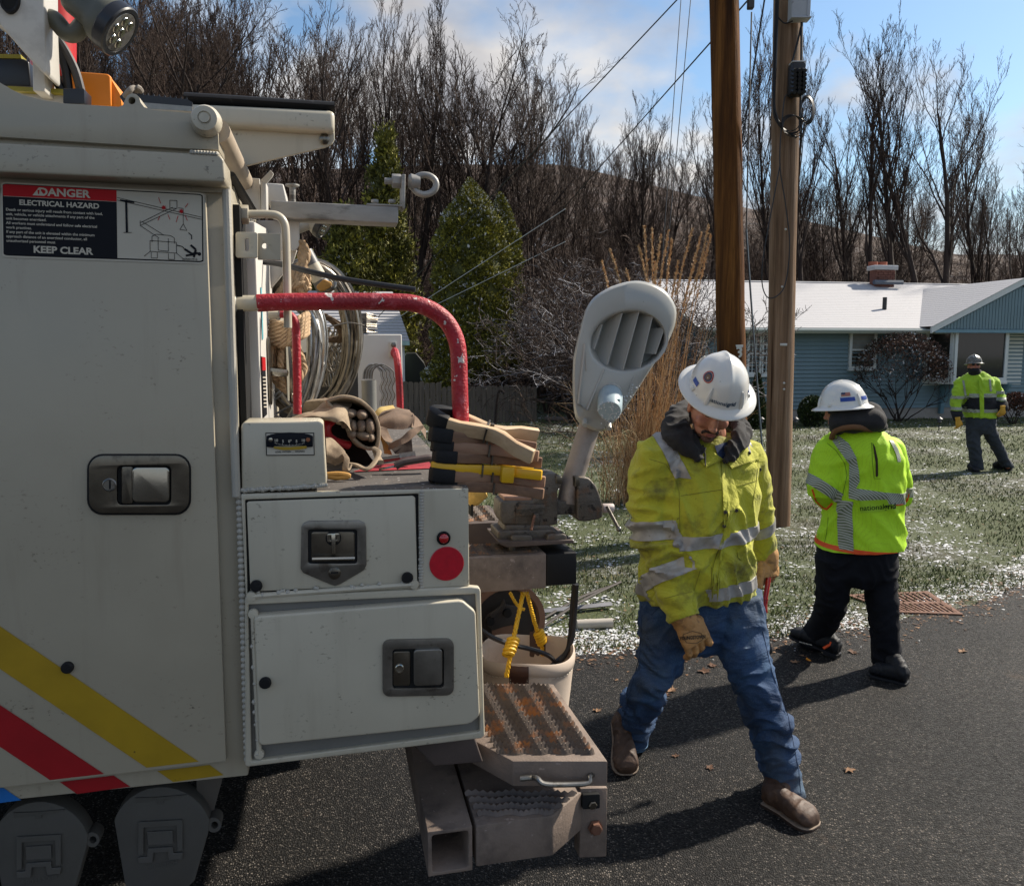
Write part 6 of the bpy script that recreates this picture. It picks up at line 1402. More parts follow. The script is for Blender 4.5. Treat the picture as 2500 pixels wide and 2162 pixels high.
# street lamp head held in the vise
LB = VB + .05
lampM = mat('luminaire_grey', (0.38, 0.375, 0.34), .32, var=.05, vs=5, bump=.05, coat=.3, c3=(.25, .23, .2), lo3=.70, hi3=.75, s3=60)
pipeM = mat('lamp_pipe', (0.30, 0.26, 0.23), .5, metal=.3, var=.2, vs=8, c2=(0.15, 0.11, 0.09), lo=.5, hi=.7, s2=10, bump=.3)
lr = thing('street_lamp_head', 'grey cobra head street lamp with louvred opening held upright in the vise', 'street lamp', TT(*q3(1385, 1215, LB)))
TMB().tube([q3(1386, 1226, LB), q3(1392, 1190, LB), q3(1438, 1044, LB + .01), q3(1452, 1000, LB + .02)], .0335, 22).obj('pipe', pipeM, lr)
out = [(1564, 686), (1592, 692), (1619, 705), (1637, 724), (1650, 750), (1651, 775), (1646, 800), (1634, 828), (1619, 856), (1592, 896), (1564, 940), (1546, 968), (1528, 994), (1510, 1018), (1492, 1038), (1476, 1050), (1458, 1053), (1440, 1047), (1422, 1037), (1406, 1022), (1400, 990), (1398, 951), (1398, 910), (1400, 873), (1407, 838), (1416, 803), (1424, 772), (1435, 745), (1452, 724), (1474, 709), (1496, 698), (1521, 690), (1542, 686)]
cxm, cym = 1520, 850
out = smoothpath([V((x, y, 0)) for x, y in out], 2, closed=True); n_ = len(out)
LFB = LB - .09
def lring(k, b, cx_=cxm, cy_=cym): return [q3(cx_ + (p.x - cx_) * k, cy_ + (p.y - cy_) * k, b) for p in out]
oc = (1532, 832); tilt_ = R(-12)
def oring(k, b):
    r_ = []
    for p in out:
        w_ = math.atan2(p.y - oc[1], p.x - oc[0]); w2 = w_ - tilt_
        rad = 1 / math.sqrt((math.cos(w2) / 92) ** 2 + (math.sin(w2) / 72) ** 2) * k; r_.append(q3(oc[0] + rad * math.cos(w_), oc[1] + rad * math.sin(w_), b))
    return r_
sh_ = TMB(); sh_.rings([oring(.86, LFB + .075), oring(.97, LFB + .02), oring(1.0, LFB + .006), oring(1.03, LFB + .001), oring(1.10, LFB - .001), lring(.955, LFB + .004), lring(.985, LFB + .012), lring(1.0, LFB + .028), lring(1.0, LFB + .055), lring(.97, LFB + .085), lring(.90, LFB + .12), lring(.72, LFB + .15), lring(.35, LFB + .165)])
sh_.obj('housing', lampM, lr, smooth=50)
TMB().rings([oring(.90, LFB + .070), oring(.02, LFB + .072)]).obj('reflector', mat('lamp_inner', (0.34, 0.35, 0.33), .5, bump=0), lr)
# louvre fins
for (x0, y0), (x1, y1) in [((1470, 792), (1450, 852)), ((1519, 764), (1482, 890)), ((1560, 760), (1521, 903)), ((1594, 768), (1562, 900)), ((1622, 800), (1600, 864))]:
    p, q_ = q3(x0, y0, LFB + .008), q3(x1, y1, LFB + .008); d = V((.028, .055, .0))
    mb = TMB(); t_ = V((.0018, 0, 0)); mb.add([p, q_, q_ - d * 1.0 + V((0, .11, 0)), p - d * 1.0 + V((0, .11, 0))] + [w_ + t_ for w_ in (p, q_, q_ - d + V((0, .11, 0)), p - d + V((0, .11, 0)))], [(0, 1, 2, 3), (7, 6, 5, 4), (0, 4, 5, 1), (1, 5, 6, 2), (2, 6, 7, 3), (3, 7, 4, 0)])
    mb.obj('louvre', lampM, lr, smooth=0)
# door ribs
def rib(pts, r=.004):
    return TMB().tube([q3(x, y, LFB + .0) for x, y in pts], r, 6).obj('rib', lampM, lr)
rib([(1428, 838), (1412, 985), (1433, 1001), (1475, 900)]); rib([(1428, 838), (1432, 905)], .002); rib([(1550, 912), (1535, 955)], .002)
for x, y in ((1427, 1030), (1486, 1038)):
    TMB().tube([q3(x, y - 6, LFB + .01), q3(x + 1, y + 8, LFB - .012)], .008, 10).obj('latch_boss', lampM, lr)
# photocell
pc = q3(1490, 962, LFB + .01); pe = q3(1488, 1014, LFB - .085); ax = (pe - pc).normalized(); Mp = Matrix.Translation(pc) @ ax.to_track_quat('Z', 'Y').to_matrix().to_4x4()
bl_ = mat('photocell_blue', (0.33, 0.42, 0.46), .45, var=.08, bump=.1)
pcell = TMB().lathe([(.034, 0), (.036, .012), (.037, .014), (.037, .040), (.036, .043), (.0365, .046), (.036, .080), (.032, .092), (.001, .093)], Mp, 28).obj('photocell', bl_, lr)
TMB().lathe([(.0355, -.01), (.0355, .002), (.034, .002)], Mp, 28).obj('collar', lampM, pcell)
wv = q3(1506, 986, LFB - .075); TMB().box(wv.x - .013, wv.x + .011, wv.y + .0, wv.y + .02, wv.z - .014, wv.z + .015).obj('window_frame', bl_, pcell, bevel=.003)
TMB().box(wv.x - .009, wv.x + .008, wv.y - .001, wv.y + .02, wv.z - .010, wv.z + .012).obj('window', mat('green_lens', (0.005, 0.10, 0.05), .1, bump=0, coat=1), pcell, bevel=.002)
mb = TMB(); rr = random.Random(3)
for i in range(160):
    t = rr.random(); w_ = rr.random() * 6.28; r_ = .034 * math.sqrt(rr.random()); p = Mp @ V((r_ * math.cos(w_), r_ * math.sin(w_), .088 + rr.random() * .004)); mb.ball(p, rr.uniform(.001, .0032), n=4)
for i in range(240):
    t = rr.random(); a_ = V((1560, 945, 0)).lerp(V((1470, 1050, 0)), t); mb.ball(q3(a_.x + rr.uniform(-16, 2), a_.y + rr.uniform(-8, 2), LFB + rr.uniform(.0, .03)), rr.uniform(.001, .0035), n=4)
tag(mb.obj('frost', snowM, lr), kind='stuff')

# canvas bucket under the middle step
BB = .66; bc = q3(1287, 1590, BB); kb = 1 / ppm((T.M @ bc).y)
bk = thing('canvas_bucket', 'natural canvas lineman bucket hanging by yellow ropes from the middle step', 'bucket', TT(*bc))
cotton = mat('bucket_canvas', (0.50, 0.41, 0.33), .9, var=.1, vs=7, c2=(0.38, 0.30, 0.23), lo=.52, hi=.7, s2=8, bump=.5, bs=500, bd=.0006)
RBk = 118 * kb
def bring(r, z, wob=.0): return [bc + V((r * math.cos(w_) * (1 + wob * math.sin(w_ * 5 + z * 30)), r * math.sin(w_) * .95 * (1 + wob * math.cos(w_ * 4)), z + (.008 * math.sin(w_ * 3 + 1)))) for w_ in (2 * math.pi * j / 48 for j in range(48))]
mb = TMB(); mb.rings([bring(RBk * .80, -.30), bring(RBk * .93, -.12, .02), bring(RBk * .99, -.05, .01), bring(RBk * 1.0, -.03), bring(RBk * 1.03, -.028), bring(RBk * 1.045, -.010), bring(RBk * 1.03, .006), bring(RBk * 1.0, .010), bring(RBk * .965, .004), bring(RBk * .955, -.03), bring(RBk * .90, -.14, .02), bring(RBk * .80, -.27, .02)]).obj('bag', cotton, bk, smooth=60)
leath = mat('dark_leather', (0.055, 0.022, 0.014), .55, bump=.4, bs=150)
def patch(ang, out_=1.0, nm='strap'):
    mb = TMB(); wd_ = .20
    rows = []
    for z, rr_ in ((-.085, .985), (-.03, 1.0), (-.024, 1.045), (-.006, 1.065), (.010, 1.03), (.014, .99), (.004, .945), (-.07, .93)):
        rows.append([bc + V((RBk * rr_ * 1.012 * math.cos(ang + s_), RBk * .95 * rr_ * 1.012 * math.sin(ang + s_), z)) for s_ in (-wd_, -wd_ / 3, wd_ / 3, wd_)])
    vs = [p for r_ in rows for p in r_]; mb.add(vs, [(i * 4 + j, i * 4 + j + 1, i * 4 + j + 5, i * 4 + j + 4) for i in range(7) for j in range(3)])
    o = mb.obj(nm, leath, bk, smooth=60)
    for s_ in (-wd_ * .86, wd_ * .86):
        mb = TMB()
        for i in range(9):
            z = -.08 + i * .0085; k_ = .99 if z < -.03 else 1.0; mb.tube([bc + V((RBk * k_ * 1.02 * math.cos(ang + s_), RBk * .95 * k_ * 1.02 * math.sin(ang + s_), z)), bc + V((RBk * k_ * 1.02 * math.cos(ang + s_), RBk * .95 * k_ * 1.02 * math.sin(ang + s_), z + .005))], .0009, 4)
        tag(mb.obj('stitching', decW, o), kind='stuff')
    return o
patch(R(247)); patch(R(62))
mb = TMB()
for j in range(60):
    w_ = 2 * math.pi * j / 60; mb.tube([bc + V((RBk * 1.004 * math.cos(w_ + s_), RBk * .95 * 1.004 * math.sin(w_ + s_), -.034 + (.008 * math.sin(w_ * 3 + 1)))) for s_ in (0, .06)], .0009, 4)
tag(mb.obj('stitching', decW, bk), kind='stuff')
yrope = mat('yellow_rope', (0.72, 0.40, 0.012), .55, var=.2, vs=40, bump=.3, bs=300)
def brope(pts, r=.0075):
    return rope(TMB(), pts, r, pitch=.035, n=5).obj('yellow_rope', yrope, bk)
brope([q3(1277, 1446, BB - .06), q3(1266, 1500, BB - .10), q3(1255, 1552, BB - .13), q3(1246, 1600, BB - .155), q3(1236, 1652, BB - .165)])
brope([q3(1286, 1446, BB), q3(1300, 1500, BB + .05), q3(1312, 1540, BB + .10), q3(1322, 1570, BB + .11), q3(1325, 1600, BB + .10)])
brope([q3(1245, 1446, BB + .2), q3(1262, 1475, BB + .2), q3(1280, 1488, BB + .2)], .006)
def knot(p, q_, r=.016, n=5):
    mb = TMB(); 
    for i in range(n):
        c = p.lerp(q_, i / (n - 1)); d = (q_ - p).normalized(); u = d.orthogonal().normalized(); w_ = d.cross(u)
        mb.tube([c + (u * math.cos(a) + w_ * math.sin(a)) * r * (.85 + .1 * math.sin(i * 3)) + d * .004 * math.sin(a) for a in (2 * math.pi * j / 12 for j in range(12))], .0066, 6, closed=True)
    return mb.obj('knot', yrope, bk)
knot(q3(1253, 1562, BB - .145), q3(1241, 1596, BB - .165)); knot(q3(1315, 1544, BB + .10), q3(1324, 1568, BB + .10))
# hoses into the bucket
def hose(name, pts, r, lab, m_=blk, n=8, grp='black hoses and cables by the bucket'):
    o = TMB().tube(smoothpath(pts, 6), r, n).obj(name, m_, None, M=TT(*pts[0])); tag(o, lab, 'hose', grp); return o
hose('hose', [q3(1407, 1425, BB - .02), q3(1404, 1480, BB), q3(1399, 1540, BB), q3(1392, 1572, BB), q3(1378, 1600, BB), q3(1358, 1630, BB), q3(1352, 1660, BB)], .0085, 'black hose hanging from the rubber block down into the canvas bucket')
hose('hose', [q3(1401, 1425, BB + .03), q3(1396, 1480, BB + .03), q3(1391, 1550, BB + .02), q3(1382, 1590, BB + .02), q3(1352, 1618, BB), q3(1330, 1640, BB)], .0065, 'thinner black cable running beside the hose into the bucket')
hose('hose', [q3(1130, 1500, BB - .1), q3(1190, 1548, BB - .06), q3(1240, 1570, BB - .04), q3(1300, 1585, BB - .0), q3(1340, 1600, BB), q3(1356, 1620, BB), q3(1360, 1650, BB)], .0075, 'black hose arching over the bucket rim from the left')
# reel of machinery behind the bucket
wq = q3(1235, 1510, .95); ca_ = thing('cable_reel', 'rusty brown reel with dark chain plates behind the canvas bucket', 'reel', TT(*wq))
rustW = mat('reel_rust', (0.20, 0.11, 0.07), .8, var=.25, bump=.3); Kr = Matrix.Translation(wq) @ Matrix.Rotation(R(90), 4, 'X')
TMB().lathe([(.115, -.03), (.135, -.03), (.135, .03), (.115, .03), (.105, .0)], Kr, 32).obj('rim', rustW, ca_)
TMB().lathe([(.001, -.01), (.118, -.01), (.118, .01), (.001, .01)], Kr, 32).obj('web', mat('reel_dark', (0.03, 0.025, 0.022), .7, var=.3, bump=.4), ca_)
TMB().lathe([(.036, .012), (.038, .02), (.001, .022)], Matrix.Translation(q3(1224, 1533, .93)) @ Matrix.Rotation(R(90), 4, 'X'), 24).obj('hub', rustW, ca_)
ppoly('chain_plate', [(1180, 1520), (1190, 1500), (1235, 1475), (1262, 1480), (1272, 1505), (1268, 1522), (1230, 1530), (1200, 1540)], .90, .91, MATS['reel_dark'], ca_, .004); ppoly('pawl', [(1195, 1500), (1222, 1480), (1232, 1462), (1236, 1478), (1226, 1492), (1200, 1510)], .885, .90, MATS['reel_dark'], ca_, .004)
for px, py in ((1238, 1495), (1196, 1515)):
    a, z = tp(px, py, .9); TMB().lathe([(.016, 0), (.014, .012), (.001, .013)], Kx(a, z, .9), 14).obj('roller', gap, ca_)
yb = q3(1162, 1203, .30); gc = TMB().lathe([(.024, -.03), (.030, -.01), (.024, .02), (.006, .028)], Matrix.Translation(yb) @ Matrix.Rotation(R(60), 4, 'Y'), 18).obj('brass_fitting', mat('brass', (0.55, 0.36, 0.10), .5, metal=.3, var=.2, vs=90, bump=.5, bs=200), None, M=TT(*yb)); tag(gc, 'knurled brass fitting poking out behind the deck corner', 'fitting')
TMB().box(q3(1146, 1210, .3).x, q3(1152, 1210, .3).x, .28, .34, q3(1146, 1256, .3).z, q3(1146, 1205, .3).z).obj('side_bracket', gap, truck)

# ropes, wire coils and grips in the bin
tanR = mat('manila_rope', (0.42, 0.29, 0.17), .85, var=.25, vs=60, bump=.4, bs=300)
hk = thing('rope_hank', 'coiled tan rope hank hanging behind the short red rail', 'rope', TT(*q3(690, 800, .5)))
rr = random.Random(9)
for i in range(7):
    cx_ = 672 + i * 8; b = .44 + .02 * (i % 3); lo = 950 - abs(i - 3) * 7 + rr.uniform(-8, 8)
    rope(TMB(), [q3(700 + rr.uniform(-8, 8), 812, b), q3(cx_ - 8, 850, b), q3(cx_ - 14 + i * .8, 900, b - .01), q3(cx_ - 6, lo - 12, b), q3(cx_ + 6, lo, b), q3(cx_ + 18, lo - 16, b), q3(cx_ + 16 + i, 890, b + .01), q3(714 + rr.uniform(-6, 8), 815, b)], .0088, .045).obj('strand', tanR, hk)
for i in range(6):
    y = 778 + i * 9; rope(TMB(), [q3(662 - i, y + 6, .44), q3(690, y + 14 + i, .42), q3(735, y - 2, .43), q3(750, y - 12, .5)], .0095, .045).obj('wrap', tanR, hk)
hk2 = thing('rope_hank', 'braided tan rope bundle above the red grab rail', 'rope', TT(*q3(715, 660, .6)))
for i in range(5):
    rope(TMB(), [q3(735 + i * 2, 590 + i * 5, .56), q3(748 - i * 3, 625, .55), q3(725 + i * 5, 668, .54), q3(706 + i * 9, 700, .54), q3(690 + i * 9, 735, .55)], .012, .05).obj('strand', tanR, hk2)
for i in range(5): rope(TMB(), [q3(668 + i * 6, 735 - i * 2, .52), q3(695 + i * 3, 705 - i * 9, .51), q3(735, 690 - i * 10, .53), q3(752, 706 - i * 6, .56)], .011, .05).obj('wrap', tanR, hk2)
wire_al = mat('aluminium_wire', (0.40, 0.40, 0.39), .3, metal=.85, var=.25, vs=25, bump=.4, bs=300)
wire_st = mat('steel_wire', (0.24, 0.215, 0.18), .35, metal=.8, var=.3, vs=25, bump=.4, bs=300)
def coil(lab, cx_, cy_, ra, rb, sk, b, n, spread, m_, r=.0032, twist=0.):
    root = thing('wire_coil', lab, 'wire coil', TT(*q3(cx_, cy_, b)), 'coils of wire hanging in the bin'); rr = random.Random(n)
    for i in range(n):
        k_ = 1 - spread * rr.random(); ph = rr.uniform(-.06, .06); ox, oy = rr.uniform(-3, 3), rr.uniform(-4, 4); db = rr.uniform(-.03, .03)
        pts = []
        for j in range(40):
            w_ = 2 * math.pi * j / 40; x = math.cos(w_) * ra * k_; y = math.sin(w_ + ph) * rb * (k_ * .5 + .5)
            pts.append(q3(cx_ + ox + x + y * sk, cy_ + oy + y, b + db + .02 * math.sin(w_ * 2 + i)))
        TMB().tube(pts, r * rr.uniform(.8, 1.2), 5, closed=True).obj('strand', m_, root)
    return root
coil('bright aluminium wire coil behind the tan rope hank', 690, 905, 100, 190, -.18, .62, 46, .42, wire_al, .0036)
coil('duller steel strand coil hanging right of the bright aluminium coil', 752, 825, 132, 195, .0, .95, 34, .34, wire_st, .0052)
w_ = TMB().tube(smoothpath([q3(760, 812, .9), q3(800, 800, .86), q3(850, 788, .88), q3(890, 795, .9)], 5), .0022, 5).obj('tie_wire', wire_st, None, M=TT(*q3(760, 812, .9))); tag(w_, 'thin tie wire wrapped over the steel strand coil', 'tie wire')
dk = thing('dark_rope', 'dark brown rope bunch inside the steel coil', 'rope', TT(*q3(800, 790, 1.0)))
drm = mat('dark_rope_fibre', (0.11, 0.075, 0.05), .9, var=.3, bump=.4)
for i in range(6): rope(TMB(), [q3(765 + i * 4, 768, 1.02), q3(800 + i * 5, 775 + i * 3, 1.0), q3(826 + i * 2, 800 + i * 3, 1.0), q3(838 - i * 2, 826, 1.01), q3(815 - i * 4, 830, 1.02)], .010, .05).obj('strand', drm, dk)
gw = thing('wire_grips', 'tangle of twisted steel wire grips hanging between the two coils', 'wire grips', TT(*q3(810, 880, 1.1))); rr = random.Random(4)
for i in range(16):
    x = 790 + i * 4; P = [q3(x + rr.uniform(-5, 5) + 5 * math.sin(j * 1.3 + i), 800 + j * 18, 1.08 + .03 * (i % 2)) for j in range(9)]
    TMB().tube(smoothpath(P, 3), .003, 5).obj('strand', wire_st, gw)
for i in range(7):
    a_ = rr.uniform(800, 840); y_ = rr.uniform(830, 890); TMB().tube([q3(a_ + 14 * math.cos(q), y_ + 26 * math.sin(q), 1.05) for q in (2 * math.pi * j / 16 for j in range(16))], .0028, 5, closed=True).obj('loop', wire_st, gw)
pf = thing('preformed_grips', 'wavy preformed wire grips arching out of a grey tube on the deck', 'wire grips', TT(*q3(900, 900, 1.5))); 
for i in range(8):
    x0, x1 = 886 + i * 3.2, 930 + i * 4.4; P = [q3(x0, 925, 1.55), q3(x0 + 4, 902, 1.55), q3((x0 + x1) / 2, 888 + (i % 3) * 2, 1.55), q3(x1 - 2, 905, 1.55)] + [q3(x1 + 3.5 * math.sin(j * 1.5) , 918 + j * 9, 1.55) for j in range(9)]
    TMB().tube(smoothpath(P, 4), .0026, 5).obj('strand', wire_st if i % 2 else wire_al, pf)
ct = q3(902, 1000, 1.5); cyl = thing('grey_canister', 'scuffed grey tube standing on the deck below the wavy grips', 'canister', TT(*ct))
rad = 18 / ppm((T.M @ ct).y); TMB().lathe([(rad * .9, ct.z - .1), (rad, ct.z - .1), (rad, q3(902, 928, 1.5).z), (rad * .9, q3(902, 928, 1.5).z), (rad * .88, q3(902, 940, 1.5).z)], Matrix.Translation((ct.x, ct.y, 0)), 22).obj('tube_body', mat('canister_grey', (0.20, 0.20, 0.185), .5, metal=.2, var=.12, c2=(.12, .11, .1), lo=.64, hi=.68, s2=20), cyl)
TMB().lathe([(rad * 1.15, ct.z - .12), (rad * 1.2, ct.z - .06), (rad, ct.z - .04)], Matrix.Translation((ct.x, ct.y, 0)), 22).obj('collar', steelM, cyl)
tb = q3(780, 650, .8); gt_ = TMB().tube([q3(744, 615, .8), q3(800, 720, .8)], .024, 14).obj('grey_tool_tube', mat('grey_pvc', (0.10, 0.10, 0.105), .45), None, M=TT(*tb)); tag(gt_, 'dark grey tool tube with white label leaning behind the rope bundle', 'tube')
lp0, lp1 = q3(761, 648, .8), q3(782, 685, .8); lbl = TMB().tube([lp0, lp1], .0246, 14, cap=False).obj('paper_label', decW, gt_)
hot = mat('ochre_leather', (0.42, 0.22, 0.05), .7, var=.2, bump=.3)
sk_ = thing('leather_strap', 'ochre leather strap with buckle on the grey tool tube', 'strap', TT(*q3(790, 695, .7)))
TMB().prism(poly([(770, 700), (790, 680), (812, 690), (806, 706), (782, 712)], .72), .72, .74).obj('leather', hot, sk_, bevel=.006); TMB().tube(smoothpath([q3(798, 712, .72), q3(815, 702, .72), q3(817, 690, .74)], 4), .006, 8).obj('buckle', steelD, sk_)
bd_ = thing('wire_bundle', 'bundle of grey tie wires lying on top of the far compartment', 'wire bundle', TT(*q3(900, 790, 1.95))); rr = random.Random(2)
for i in range(34):
    y = 768 + i * 1.35; TMB().tube([q3(868 + rr.uniform(-3, 3), y + rr.uniform(-2, 2), 1.93), q3(895, y + rr.uniform(-3, 3), 1.9), q3(918 + rr.uniform(-6, 4), y + rr.uniform(-2, 2), 1.93)], .0038, 5).obj('strand', MATS['dark_grey_metal'] if i % 2 else wire_st, bd_)
# crossing braces low in the bin
br2 = thing('wire_basket', 'pale crossing wire braces low in the bin under the rope hank', 'wire basket', TT(*q3(680, 990, .5)))
for a_, b_ in (((655, 990), (690, 960)), ((688, 960), (722, 1005)), ((655, 1015), (672, 1028)), ((658, 975), (684, 955)), ((655, 1020), (720, 985)), ((655, 1000), (700, 1030))):
    TMB().tube([q3(*a_, .6), q3(*b_, .58)], .003, 5).obj('wire', wire_al, br2)
TMB().box(tp(655, 900, .75)[0], tp(800, 900, .75)[0] + .1, 1.15, 1.17, zt, tp(700, 860, 1.15)[1]).obj('bin_back', mat('bin_dark', (0.05, 0.048, 0.045), .7), truck)

# canvas tool bag with gloves, webbing pouch, knife, tools
def cloth_tube(mb, pts, r, n=8): return mb.tube(smoothpath(pts, 5), r, n)
def fold(p, f, a, sd=0): return a * (noise.noise(V((p.x * f + sd, p.y * f, p.z * f))) + .5 * noise.noise(V((p.x * f * 2.3, p.y * f * 2.3 + sd, p.z * f * 2.3))))
bag = thing('canvas_tool_bag', 'open tan canvas tool bag stuffed with gloves lying on the truck deck', 'tool bag', TT(*q3(820, 1100, .35)))
mouth = [(799, 983), (830, 975), (863, 978), (890, 987), (908, 1003), (920, 1030), (925, 1060), (920, 1092), (908, 1096), (889, 1094), (872, 1082), (858, 1062), (850, 1040), (838, 1015), (815, 1000)]
mouth = smoothpath([V((x, y, 0)) for x, y in mouth], 3, closed=True)
def ringp(k, cx_, cy_, b, dx_=0, dy_=0): return [q3(cx_ + (p.x - 870) * k + dx_, cy_ + (p.y - 1040) * k + dy_, b) for p in mouth]
mb = TMB(); rg = [ringp(.30, 780, 1050, .62), ringp(.75, 790, 1048, .60), ringp(1.0, 815, 1040, .52), ringp(1.05, 850, 1038, .42), ringp(1.02, 868, 1040, .30), ringp(1.0, 870, 1040, .26), ringp(.93, 870, 1040, .265), ringp(.90, 868, 1041, .32), ringp(.85, 858, 1042, .42), ringp(.3, 840, 1046, .50)]
rg = [[p + V((0, fold(p, 14, .010), fold(p, 11, .010, 3))) for p in r_] for r_ in rg]
mb.rings(rg).obj('bag_body', canv, bag, smooth=60)
TMB().tube([q3(p.x, p.y, .262) + V((0, 0, fold(q3(p.x, p.y, .26), 11, .01, 3))) for p in mouth], .0048, 8, closed=True).obj('rolled_hem', canv, bag)
# drooping flap to the left and lower pocket edge
mb = TMB(); top = [(700, 1026), (730, 1014), (765, 1006), (795, 990), (812, 985)]; bot = [(712, 1030), (745, 1026), (785, 1020), (812, 1016), (845, 1040)]
rows = []
for t in (0, .33, .66, 1): rows.append([q3(a_[0] * (1 - t) + b_[0] * t, a_[1] * (1 - t) + b_[1] * t, .30 - .03 * math.sin(t * 3.1)) for a_, b_ in zip(top, bot)])
n_ = 5; vs = [p for r_ in rows for p in r_]; o2 = len(vs); vs += [p + V((0, .004, -.002)) for p in vs]
f_ = [(i * n_ + j, i * n_ + j + 1, (i + 1) * n_ + j + 1, (i + 1) * n_ + j) for i in range(3) for j in range(4)]
mb.add(vs, f_ + [tuple(k + o2 for k in reversed(q)) for q in f_]).obj('flap', canv, bag, smooth=60)
def sheet(name, edges, m_, par, thick=.005, amp=.006, sub=7):
    # edges: list of rows of 3D points; spline-interpolated sheet with folds and thickness
    rows = [smoothpath(r_, sub) for r_ in edges]; cols = list(zip(*rows)); cols = [smoothpath(c, sub) for c in cols]
    rws = list(zip(*cols)); nu, nv = len(rws[0]), len(rws)
    vs = [p + V((0, fold(p, 22, amp), fold(p, 17, amp, 5))) for r_ in rws for p in r_]; o2 = len(vs); vs = vs + [p + V((0, thick, 0)) for p in vs]
    f_ = [(i * nu + j, i * nu + j + 1, (i + 1) * nu + j + 1, (i + 1) * nu + j) for i in range(nv - 1) for j in range(nu - 1)]
    rim = [j for j in range(nu)] + [i * nu + nu - 1 for i in range(1, nv)] + [(nv - 1) * nu + j for j in range(nu - 2, -1, -1)] + [i * nu for i in range(nv - 2, 0, -1)]
    fr_ = [(a_, rim[(k + 1) % len(rim)], rim[(k + 1) % len(rim)] + o2, a_ + o2) for k, a_ in enumerate(rim)]
    return TMB().add(vs, f_ + [tuple(k + o2 for k in reversed(q)) for q in f_] + fr_).obj(name, m_, par, smooth=60)
sheet('collar_flap', [[q3(698, 1026, .30), q3(760, 1004, .30), q3(812, 978, .32), q3(870, 972, .36)], [q3(705, 1028, .24), q3(770, 1014, .22), q3(818, 1000, .22), q3(850, 1002, .26)], [q3(712, 1031, .26), q3(780, 1022, .22), q3(835, 1024, .20), q3(858, 1050, .24)]], canv, bag, amp=.009)
sheet('lower_pocket', [[q3(795, 1068, .2), q3(818, 1078, .19), q3(842, 1100, .18)], [q3(797, 1100, .15), q3(815, 1110, .16), q3(845, 1118, .17)], [q3(796, 1130, .16), q3(806, 1135, .16), q3(818, 1142, .17)]], canv, bag)
sheet('rear_pocket', [[q3(772, 985, .5), q3(790, 972, .5), q3(815, 982, .5)], [q3(771, 1010, .5), q3(792, 1005, .48), q3(812, 1000, .48)]], webM, bag)
TMB().tube(smoothpath([q3(848, 1132, .18), q3(870, 1135, .16), q3(895, 1145, .14), q3(915, 1128, .16), q3(925, 1105, .2), q3(912, 1094, .24)], 5), .007, 8, flat=.6).obj('strap_hem', canv, bag)
TMB().tube(smoothpath([q3(840, 1110, .17), q3(846, 1122, .15), q3(843, 1145, .14), q3(850, 1148, .15), q3(856, 1135, .16)], 5), .007, 8, flat=.6).obj('strap_hem', canv, bag)
TMB().tube(smoothpath([q3(915, 1095, .26), q3(922, 1115, .2), q3(930, 1128, .16)], 4), .008, 8, flat=.7).obj('strap_hem', canv, bag)
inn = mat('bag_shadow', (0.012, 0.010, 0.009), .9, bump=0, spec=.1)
sheet('inner_shade', [[q3(720, 1032, .34), q3(790, 1030, .34), q3(860, 1050, .34)], [q3(790, 1120, .34), q3(850, 1130, .34), q3(918, 1135, .34)]], inn, bag)  # near-black sheet laid in as the shade inside the bag
wallet = thing('rolled_pouch', 'yellow and red rolled vinyl pouch inside the open tool bag', 'pouch', TT(*q3(800, 1050, .3)))
sheet('yellow_panel', [[q3(755, 1022, .28), q3(785, 1016, .27), q3(808, 1020, .27)], [q3(785, 1052, .28), q3(797, 1055, .27), q3(800, 1050, .27)]], yelP, wallet); TMB().tube(smoothpath([q3(812, 1025, .26), q3(798, 1040, .25), q3(800, 1062, .25), q3(820, 1078, .26), q3(850, 1086, .28)], 5), .013, 10, flat=.8).obj('red_edge', redM, wallet)
gl = thing('work_glove_pair', 'worn grey tan leather gloves packed inside the tool bag', 'gloves', TT(*q3(870, 1040, .27)))
oldg = mat('old_glove', (0.25, 0.185, 0.13), .8, var=.25, vs=30, bump=.5, bs=150, c2=(.12, .08, .06), lo=.52, hi=.66, s2=30)
for x, y, rx_, rz2, an in ((851, 1010, .020, .012, -10), (884, 1012, .015, .012, 5), (846, 1029, .011, .018, 28), (863, 1040, .010, .016, -10), (882, 1040, .012, .017, 5), (903, 1040, .013, .020, -8), (888, 1063, .020, .012, 12), (860, 1060, .012, .012, 0), (905, 1066, .011, .012, 0)):
    c = q3(x, y, .275); mb = TMB(); mb.ball((0, 0, 0), (rx_, .030, rz2), n=9); RM = Matrix.Rotation(R(an), 3, 'Y'); mb.v = [c + RM @ (p * (1 + .15 * noise.noise(p * 90 + V((x, 0, 0))))) for p in mb.v]; mb.obj('finger', oldg, gl, smooth=60)
pouch = thing('webbing_pouch', 'brown webbing tool pouch lying on its side right of the canvas bag', 'tool pouch', TT(*q3(975, 1060, .45)))
sheet('pouch_top', [[q3(925, 1010, .50), q3(960, 992, .55), q3(1000, 1002, .5)], [q3(924, 1028, .40), q3(965, 1014, .40), q3(1012, 1016, .40)], [q3(930, 1045, .38), q3(970, 1048, .37), q3(1010, 1040, .38), ][:3]], webM, pouch, .008, .004)
sheet('pouch_side', [[q3(1008, 1012, .40), q3(1028, 1030, .45), q3(1040, 1050, .5)], [q3(1005, 1042, .37), q3(1025, 1048, .40), q3(1040, 1070, .45)]], webM, pouch, .008, .004)
sheet('pouch_flap', [[q3(922, 1040, .34), q3(935, 1072, .33), q3(955, 1080, .33)], [q3(945, 1046, .35), q3(955, 1068, .35), q3(960, 1072, .35)]], webM, pouch, .006, .004)
